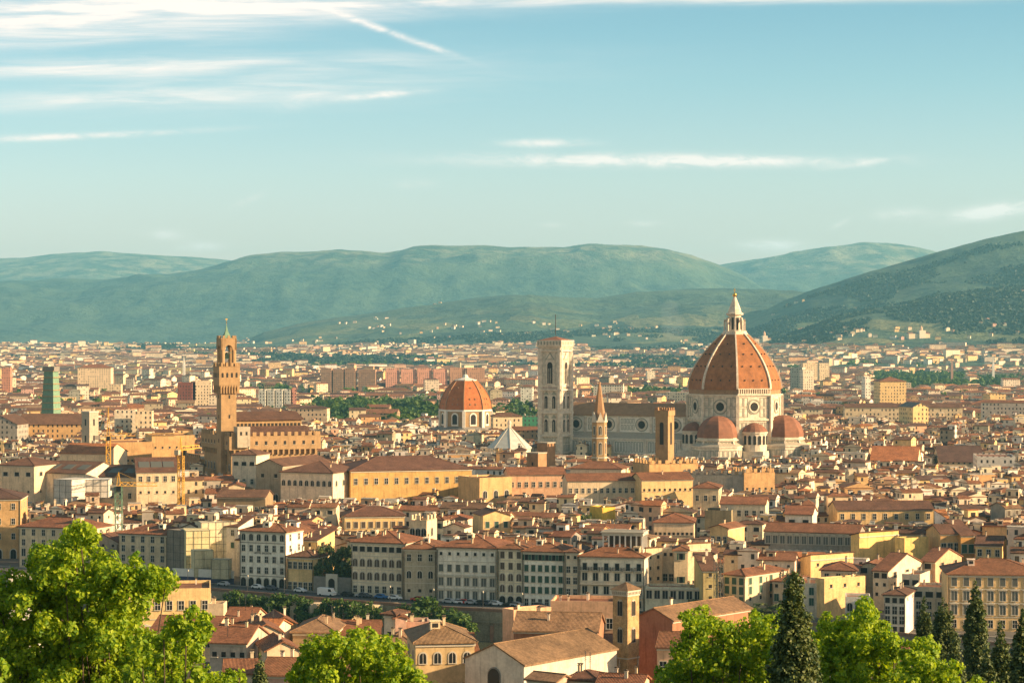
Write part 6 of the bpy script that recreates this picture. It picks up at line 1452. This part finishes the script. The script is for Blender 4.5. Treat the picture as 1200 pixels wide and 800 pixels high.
H('pale pink house front with small dark windows beside the bright left tree', 246, 289, 752, 420, -12, 13, kind='gx', col=(.58, .46, .36), rcol='rust', rows=['sm', 'sm', 'sm', None], cols=4, chim=3, ant=2, group=GN, slope=.38)
H('cream house with low roof below the pale pink front', 262, 300, 789, 385, 5, 10, kind='gx', col='pale', rcol='rust', rows=['sm', None], cols=2, chim=1, group=GN)
H('brown hip roofed house left of the bottom centre tree', 343, 392, 741, 472, -4, 17, kind='hip', col='brown', rcol='tan', rows=['sm', None], cols=4, chim=2, ant=2, group=GN, slope=.42)
H('low rust roofed house behind the bottom centre tree', 392, 445, 743, 480, 2, 13, kind='gx', col='peach', rcol='rust', rows=['sm', None], cols=3, chim=3, ant=2, group=GN)
H('brown roofed house joined to the left side of the yellow villa', 440, 487, 757, 428, -6, 16, kind='hip', col='ochre', rcol='tan', rows=['sm', None], cols=2, chim=2, group=GN, slope=.4)
H('small cream chimney like house above the lower left roofs', 244, 262, 711, 510, 0, 6, kind='flat', col='cream', rows=['sm', None], cols=1, chim=2, group=GN)
H('low rust roof house between the chimney like house and the gables', 262, 296, 728, 495, -6, 14, kind='gx', col='cream', rcol='rust', rows=['sm', None], cols=2, chim=2, ant=2, group=GN)
H('red roofed low house in front of the river trees', 286, 322, 737, 468, -14, 10, kind='gx', col='pale', rcol='orange', rows=['sm', None], cols=2, chim=2, ant=2, group=GN)
H('large golden villa with cornice and roof terrace behind the bright left tree', 150, 247, 694, 525, 8, 18, kind='flat', col='yellow', rows=['wd', 'ho', 'wd'], cols=7, scols=2, chim=1, courses=True, group=GN, name='villa', cat='villa')
H('white low building glimpsed left of the bright left tree', 10, 46, 679, 590, 5, 8, kind='flat', col='white', rows=['sm', None], cols=3, chim=0, group=GN)
H('rust and brown roofed house at bottom left below the gables', 305, 346, 790, 375, -8, 12, kind='gx', col='pink', rcol='rust', rows=['sm', None], cols=2, chim=2, group=GN)
H('peach house seen through the loose tree right of the red building', 770, 812, 758, 400, -10, 12, kind='gx', col='peach', rcol='rust', rows=['wd', 'wd', None], cols=3, chim=1, group=GN)
for i, (a, b, ye, Y, th, wc) in enumerate(((356, 420, 790, 380, -15, 'cream'), (425, 480, 785, 385, 10, 'peach'), (655, 745, 760, 440, -6, 'brown'), (820, 880, 770, 400, -12, 'cream'), (60, 140, 742, 470, -14, 'cream'), (885, 960, 760, 430, 6, 'pale'), (178, 252, 737, 478, -8, 'cream'), (1000, 1080, 775, 420, -10, 'cream'))):
    H(['cream', 'peach', 'brown', 'cream', 'cream', 'pale', 'cream', 'cream'][i] + ' near bank house ' + ['behind the left of the bottom centre tree', 'behind the right of the bottom centre tree', 'between the red house and the near bell tower', 'behind the leafy tree at lower right', 'behind the tall left tree', 'behind the tall cypress', 'behind the right side of the left tree', 'behind the bright tree right of the cypress'][i], a, b, ye, Y, th, 13, kind='gx', col=wc, rcol='rust', rows=['wd', 'wd', None], cols=4, chim=2, group=GN)

# ------------------------------------------------------------------ trees
def leaves(C, Rr, size, rg, up=0.15, aspect=1.25):
    """leaf quads facing roughly outward: C centres (n,3), outward dirs Rr (n,3)"""
    n = len(C); nrm = Rr + rg.normal(0, .55, (n, 3)) + np.array([0, 0, up]); nrm /= np.linalg.norm(nrm, axis=1, keepdims=True) + 1e-9
    t = np.cross(nrm, rg.normal(0, 1, (n, 3))); t /= np.linalg.norm(t, axis=1, keepdims=True) + 1e-9; b = np.cross(nrm, t); s = size * rg.uniform(.6, 1.25, (n, 1))
    V = np.stack([C - t * s * .5 * aspect, C - b * s * .45 + nrm * s * .08, C + t * s * .5 * aspect, C + b * s * .45 + nrm * s * .08], 1).reshape(-1, 3)
    return V, np.arange(n * 4).reshape(n, 4)
def leaf_mesh(name, V, Q, rg, mat, tint=None):
    me = np_mesh(name, V, Q); at = me.attributes.new('tint', 'FLOAT', 'FACE'); at.data.foreach_set('value', (rg.random(len(Q)) if tint is None else tint).astype(np.float32)); me.shade_flat(); me.materials.append(MATS[mat]); return me
def clumps(lobes, rg, density, size, sub=13, subr=.40, squash=1.0):
    Cs, Ds = [], []
    for (x, y, z, r) in lobes:
        d = rg.normal(0, 1, (sub, 3)); d /= np.linalg.norm(d, axis=1, keepdims=True); c = np.array([x, y, z]) + d * r * .72 * np.array([1, 1, squash]); rr = r * subr * rg.uniform(.75, 1.25, sub)
        for k in range(sub):
            n = int(density * 4 * math.pi * rr[k] ** 2 / (size * size * .5)); e = rg.normal(0, 1, (n, 3)); e /= np.linalg.norm(e, axis=1, keepdims=True); q = c[k] + e * (rr[k] * rg.uniform(.45, 1.08, (n, 1))) * np.array([1, 1, squash]); Cs.append(q); Ds.append(e * .7 + d[k] * .6)
        n = int(density * 2.0 * r * r / (size * size * .5)); e = rg.normal(0, 1, (n, 3)); e /= np.linalg.norm(e, axis=1, keepdims=True); Cs.append(np.array([x, y, z]) + e * r * rg.uniform(.1, .8, (n, 1))); Ds.append(e)
    return np.concatenate(Cs), np.concatenate(Ds)
def pip(x, y, poly):
    c = False; j = len(poly) - 1
    for i in range(len(poly)):
        if (poly[i][1] > y) != (poly[j][1] > y) and x < (poly[j][0] - poly[i][0]) * (y - poly[i][1]) / (poly[j][1] - poly[i][1]) + poly[i][0]: c = not c
        j = i
    return c
def near_tree(label, poly, Y, seed, mat='leaf_bright', n=70, rpx=(13, 26), leaf=.13, dens=.45, holes=(), depth=2.6):
    r_ = random.Random(seed); rg = np.random.default_rng(seed); s = Y / F; xs = [p[0] for p in poly]; ys = [p[1] for p in poly]; cx = (min(xs) + max(xs)) / 2; x0 = P(cx, Y); g = hz(x0, Y)
    lobes = []; tries = 0
    while len(lobes) < n and tries < 20000:
        tries += 1; a, b = r_.uniform(min(xs), max(xs)), r_.uniform(min(ys), max(ys)); r = r_.uniform(*rpx) * (1.0 if len(lobes) < n * .6 else .62)
        ok = all(pip(a + r * .92 * math.cos(t), b + r * .92 * math.sin(t), poly) for t in (0, 1.05, 2.1, 3.14, 4.2, 5.2)) and not any(math.hypot(a - h[0], b - h[1]) < h[2] + r * .6 for h in holes)
        if ok and not any(math.hypot(a - q[4], b - q[5]) < (r + q[3] / s) * .36 for q in lobes[-40:]):
            dy = r_.uniform(-depth, depth); lobes.append((P(a, Y + dy) - x0, dy, Zp(b, Y + dy) - g, r * s, a, b))
    C_, D_ = clumps([l[:4] for l in lobes], rg, dens, leaf); V, Q = leaves(C_, D_, leaf, rg); root = tag(empty('leafy_tree', (x0, Y, g)), label, 'tree', 'bright leafy trees in the foreground')
    new_obj('crown', leaf_mesh('crown', V, Q, rg, mat), root)
    m = MB(); zb = min(l[2] for l in lobes); m.lathe([(.42, -1), (.32, zb * .5), (.22, max(1, zb + 1))], 9)
    for l in lobes[::4]:
        st = Vector((l[0] * .35, l[1] * .3, max(.8, l[2] * .45))); en = Vector(l[:3]); md_ = (st + en) / 2 + Vector((r_.uniform(-.3, .3), 0, r_.uniform(-.5, .2))); m.bar(st, md_, .05, n=5); m.bar(md_, en, .022, n=5)
    m.build('trunk', 'bark', root); return root
near_tree('tall bright green leafy tree filling the lower left corner', [(-40, 672), (10, 668), (28, 664), (38, 638), (58, 617), (95, 608), (122, 622), (128, 650), (150, 634), (172, 638), (182, 660), (208, 668), (216, 688), (202, 703), (192, 712), (190, 740), (204, 752), (208, 712), (222, 697), (244, 716), (251, 742), (236, 762), (254, 786), (290, 784), (296, 850), (-40, 850)], 72, 3, n=260, rpx=(12, 26), holes=((186, 728, 9), (140, 640, 5), (20, 655, 8)))
near_tree('lower bright leafy tree against the right side of the tall left one', [(140, 748), (186, 742), (204, 715), (222, 696), (246, 714), (254, 742), (240, 762), (258, 784), (292, 782), (298, 850), (140, 850)], 66, 33, n=75, rpx=(9, 17), leaf=.12)
near_tree('round bright leafy tree at the bottom left of centre', [(330, 806), (340, 764), (360, 742), (380, 733), (400, 741), (420, 733), (446, 733), (468, 745), (486, 764), (502, 784), (518, 800), (522, 850), (330, 850)], 78, 5, n=95, rpx=(12, 24))
near_tree('bright leafy tree left of the tall dark cypress', [(763, 764), (768, 738), (788, 716), (800, 708), (822, 704), (850, 707), (880, 711), (906, 716), (918, 740), (920, 850), (765, 850)], 84, 8, n=100, rpx=(11, 22), holes=((783, 770, 8), (795, 745, 5), (840, 718, 6), (866, 724, 4)))
near_tree('bright leafy tree right behind the tall dark cypress', [(905, 712), (925, 706), (950, 728), (962, 752), (968, 800), (968, 850), (900, 850), (900, 750)], 100, 9, n=45, rpx=(11, 19), leaf=.17)
near_tree('bright leafy tree with pointed top right of the tall dark cypress', [(940, 768), (948, 735), (962, 714), (986, 711), (1000, 697), (1020, 700), (1030, 716), (1048, 735), (1062, 752), (1072, 800), (1075, 850), (942, 850)], 80, 12, n=95, rpx=(11, 22), holes=((990, 722, 4),))
near_tree('low bright leafy tree sloping down right of the pointed one', [(1052, 770), (1062, 742), (1080, 733), (1098, 750), (1104, 772), (1130, 774), (1152, 790), (1172, 806), (1185, 850), (1050, 850)], 76, 14, n=60, rpx=(9, 17))
near_tree('yellowish leafy branch tips at the left edge', [(-30, 758), (4, 757), (10, 775), (8, 795), (14, 850), (-30, 850)], 55, 15, n=16, rpx=(7, 11), leaf=.12)
# cypresses
def cypress(label, px, yt, hw, Y, seed, leaf=.17, name='cypress', wide=1.0, shape=.75):
    rg = np.random.default_rng(seed); r_ = random.Random(seed); s = Y / F; x = P(px, Y); g = hz(x, Y); zt = Zp(yt, Y) - g; W_ = hw * s; L = []
    z = 1.0
    while z < zt - .15:
        t = (zt - z) / zt; rad = W_ * min(1.0, (t * zt / (W_ * 4.2)) ** shape) * r_.uniform(.8, 1.12) * wide; k = max(2, int(rad * 7 / max(.2, W_ * .35)))
        for i in range(k):
            a = r_.uniform(0, 6.28); q = rad * r_.uniform(.45, .85); L.append((q * math.cos(a), q * math.sin(a), z + r_.uniform(-.2, .2), max(.12, min(rad * .36, W_ * .30)) * r_.uniform(.7, 1.2)))
        z += max(.16, W_ * .17)
    L.append((0, 0, zt - .15, .14)); C_, D_ = clumps(L, rg, .36, leaf, sub=5, subr=.55, squash=1.5); D_[:, 2] += .3; V, Q = leaves(C_, D_, leaf, rg, .3)
    root = tag(empty(name, (x, Y, g)), label, name.replace('_', ' '), 'dark cypresses and conifers'); new_obj('crown', leaf_mesh('crown', V, Q, rg, 'leaf_dark'), root); MB().lathe([(.22, -1), (.1, zt * .7)], 7).build('trunk', 'bark', root); return root
cypress('tall broad dark cypress rising among the bright right hand trees', 931, 667, 30, 68, 21, leaf=.10, shape=.55)
cypress('slim dark cypress standing before the large ochre palace', 1143, 679, 14, 160, 22)
cypress('narrow cypress, left one of the close dark pair', 1083, 700, 13, 175, 23)
cypress('ragged dark conifer, right one of the close dark pair', 1106, 700, 21, 170, 24, name='conifer', shape=.55)
cypress('dark cypress at lower right between the slim one and the edge', 1173, 728, 19, 130, 25)
cypress('dark cypress cut by the right edge', 1199, 712, 15, 120, 26)
cypress('low dark cypress just right of the slim one', 1157, 752, 12, 125, 27)
cypress('dark cypress at the bottom left below the gabled houses', 304, 762, 16, 210, 28, leaf=.22)
cypress('dark cypress in shade at the right below the palace', 1120, 745, 16, 150, 29)
# riverside, garden and street trees: shared crowns
def crown_proto(seed, mat, nlob=16, leaf=.55):
    rg = np.random.default_rng(seed); L = []
    for i in range(nlob):
        d = rg.normal(0, 1, 3); d /= np.linalg.norm(d); L.append((d[0] * 2.6, d[1] * 2.6, 4.6 + d[2] * 2.3, rg.uniform(.9, 1.6)))
    C_, D_ = clumps(L, rg, .45, leaf, sub=7); V, Q = leaves(C_, D_, leaf, rg); return leaf_mesh('crown', V, Q, rg, mat)
CP = {m_: [crown_proto(40 + i + 7 * j, m_) for i in range(4)] for j, m_ in enumerate(('leaf_mid', 'leaf_dark'))}
tm = MB(); tm.lathe([(.3, -1.5), (.2, 3.6)], 7); tm.bar((0, 0, 2.8), (1.2, .4, 4.6), .1); tm.bar((0, 0, 2.8), (-1.0, -.6, 4.8), .1); tme = tm.mesh('trunk'); tme.materials.append(MATS['bark'])
rt = random.Random(4)
def tree_at(x, y, z, dia, hgt, label, group, mat='leaf_mid', name='tree'):
    r = tag(empty(name, (x, y, z), rt.uniform(0, 6.28)), label, 'tree', group); r.scale = (dia / 7.6, dia / 7.6, hgt / 8.2)
    for nm, me in (('crown', rt.choice(CP[mat])), ('trunk', tme)): o = bpy.data.objects.new(nm, me); COL.objects.link(o); o.parent = r
    return r
ORDN = ['first', 'second', 'third', 'fourth', 'fifth', 'sixth', 'seventh', 'eighth', 'ninth', 'tenth', 'eleventh', 'twelfth']
for i, px in enumerate((262, 278, 294, 312, 329, 345, 364, 381, 399, 416, 431)):
    Y = float(np.interp(P(px, 690), STX, STY)) - 34; w = rt.uniform(8.5, 11.5); zt = Zp(rt.uniform(688, 695) + (px - 262) * .07, Y); z0 = -8.5
    tree_at(P(px, Y), Y, z0, w, zt - z0, f'round green tree on the river bank below the wall, {ORDN[i]} from left', 'row of trees below the river wall')
for i, (px, dY, w, yt) in enumerate(((484, 30, 13, 703), (503, 32, 16, 697), (523, 36, 15, 706), (538, 40, 12, 720))):
    Y = float(np.interp(P(px, 660), STX, STY)) - dY; tree_at(P(px, Y), Y, -8.5, w, Zp(yt, Y) + 8.5, f'big dark green tree by the stone wall below the white palace, {ORDN[i]} from left', 'big trees below the white palace')
for i, (px, yt, w, Y) in enumerate(((374, 638, 8, 706), (385, 634, 9, 712), (396, 640, 8, 706), (406, 636, 9, 704), (380, 655, 8, 700), (400, 655, 8, 699))):
    tree_at(P(px, Y), Y, 0, w, Zp(yt, Y), f'dark garden tree left of the arched palace, {ORDN[i]} of six', 'walled garden trees', 'leaf_dark')
for px, yt, w, Y, lab in ((442, 617, 8, 765, 'green tree poking up behind the cream arched palace'), (954, 568, 9, 985, 'green roof garden tree right of the great dome'), (968, 571, 8, 985, 'smaller green roof garden tree beside the first'), (963, 490, 20, 1700, 'dark broad tree right of the great dome half dome'),
                         (78, 482, 12, 1560, 'round tree beside the netted tower'), (840, 702, 6, 640, 'small dark tree under the lattice mast'), (902, 704, 14, 628, 'wide dark clipped tree under the yellow cream house'), (1145, 733, 6, 590, 'potted looking small tree before the ochre palace'), (688, 598, 9, 800, 'dark garden tree left of the yellow cube house'), (812, 700, 5, 636, 'small shrub tree at the terrace building end')):
    tree_at(P(px, Y), Y, 0, w, max(4, Zp(yt, Y)), lab, 'single trees between houses', rt.choice(['leaf_mid', 'leaf_dark']))
# palm
Y = 600; pt = tag(empty('palm_tree', (P(927, Y), Y, 0)), 'palm tree with drooping fronds just left of the tall cypress top', 'palm'); zt = Zp(676, Y)
MB().lathe([(.35, 0), (.28, zt)], 8).build('trunk', 'bark', pt); m = MB()
for i in range(34):
    a = i * 2.4; el = .9 - i * .045; c, s_ = math.cos(a), math.sin(a); p = Vector((0, 0, zt))
    for j in range(5):
        e = el - j * .38; q = p + Vector((c * math.cos(e), s_ * math.cos(e), math.sin(e))) * .75; w = .32 * (1 - abs(j - 2) * .18); t = Vector((-s_, c, 0)) * w
        m.add([p - t, p + t, q + t, q - t], [(0, 1, 2, 3)]); p = q
fm = m.mesh('fronds'); new_obj('fronds', fm, pt, ['leaf_dark'])
at = fm.attributes.new('tint', 'FLOAT', 'FACE'); at.data.foreach_set('value', np.full(len(fm.polygons), .5, np.float32))
# ---- masses of trees
def tree_stuff(name, x, y, z, dia, hgt, K, mat, label, seed, q=.33):
    rg = np.random.default_rng(seed); n = len(x); e = rg.normal(0, 1, (n, K, 3)); e /= np.linalg.norm(e, axis=2, keepdims=True); rad = rg.uniform(.55, 1, (n, K, 1))
    C_ = np.stack([x, y, z + hgt * .55], -1)[:, None] + e * rad * np.stack([dia / 2, dia / 2, hgt * .46], -1)[:, None]; sz = np.repeat(dia[:, None] * q, K, 1).reshape(-1, 1)
    V, Q = leaves(C_.reshape(-1, 3), e.reshape(-1, 3), sz, rg, .4); me = leaf_mesh(name, V, Q, rg, mat, np.repeat(rg.random(n), K)); return tag(new_obj(name, me), label, None, None, 'stuff')
rg = np.random.default_rng(99)
def in_px(n, a, b, Y0, Y1): y = np.sqrt(rg.random(n) * (Y1 ** 2 - Y0 ** 2) + Y0 ** 2); return P(rg.uniform(a, b, n), 1) * y, y
X_, Y_ = [], []
for n, a, b, c, d in ((330, 362, 520, 1950, 2650), (50, 602, 634, 1700, 2500), (60, 577, 602, 1700, 2300), (420, 1018, 1135, 3500, 5000), (120, 1140, 1200, 3400, 4500), (110, 690, 800, 2900, 3250), (60, 770, 805, 1800, 2300), (60, 90, 120, 1500, 1700), (300, 0, 1200, 2700, 3100), (60, 200, 250, 1500, 2100)):
    x, y = in_px(n, a, b, c, d); X_.append(x); Y_.append(y)
x, y = np.concatenate(X_), np.concatenate(Y_); keep = fbm(x / 120, y / 120, 2, 8) > .38; x, y = x[keep], y[keep]; n = len(x)
tree_stuff('park_trees', x, y, np.zeros(n), rg.uniform(9, 16, n), rg.uniform(9, 17, n), 46, 'leaf_mid', 'dark green woods of the city parks and avenues', 1)
N = 10000; y = np.sqrt(rg.random(N) * (12500 ** 2 - 1500 ** 2) + 1500 ** 2); x = rg.uniform(-.25, .26, N) * y; z = terrain(x, y); keep = (fbm(x / 380, y / 500, 3, 44) > .47) & (z < 40); x, y, z = x[keep], y[keep], z[keep]; n = len(x)
for fx, fy, w, d, r in FOOT:
    if fy > 1400: k_ = np.hypot(x - fx, y - fy) > max(w, d) * .6; x, y, z = x[k_], y[k_], z[k_]
n = len(x); tree_stuff('plain_trees', x, y, z, rg.uniform(8, 18, n), rg.uniform(8, 15, n), 12, 'leaf_mid', 'trees scattered between the far houses of the plain', 2, .5)
N = 60000; y = np.sqrt(rg.random(N) * (9000 ** 2 - 5300 ** 2) + 5300 ** 2); x = rg.uniform(-.25, .26, N) * y; z = terrain(x, y); f_ = fbm(x / 300, y / 400, 4, 71); keep = (z > 4) & (f_ > np.where((x > .11 * y) & (y < 8300), .54, .47)); x, y, z = x[keep], y[keep], z[keep]; n = len(x)
tree_stuff('hillside_woods', x, y, z - 1, rg.uniform(9, 17, n), rg.uniform(6, 11, n), 5, 'leaf_hill', 'woods, hedges and tree rows over the lower hills', 3, .7)

# thin smoke rising from the valley floor
Y = 7800; sv = bpy.data.materials.new('smoke'); sv.use_nodes = True; t_ = NT(sv.node_tree); t_.n.clear(); o_ = t_.add('ShaderNodeOutputMaterial'); pv = t_.add('ShaderNodeVolumePrincipled')
pv.inputs['Color'].default_value = (.85, .88, .9, 1); pv.inputs['Density'].default_value = 0.0011; t_.l.new(pv.outputs[0], o_.inputs['Volume']); MATS['smoke'] = sv
m = MB()
for k, (px, py, rx, rz) in enumerate(((789, 384, 45, 50), (785, 366, 36, 48))):
    m.lathe([(rx * math.sin(math.pi * i / 10) + .05, Zp(py, Y) - rz * math.cos(math.pi * i / 10)) for i in range(11)], 14, 0, P(px, Y), Y, cap=False)
tag(m.build('smoke', 'smoke'), 'faint pale smoke drifting up from the valley left of the great dome', None, None, 'stuff')
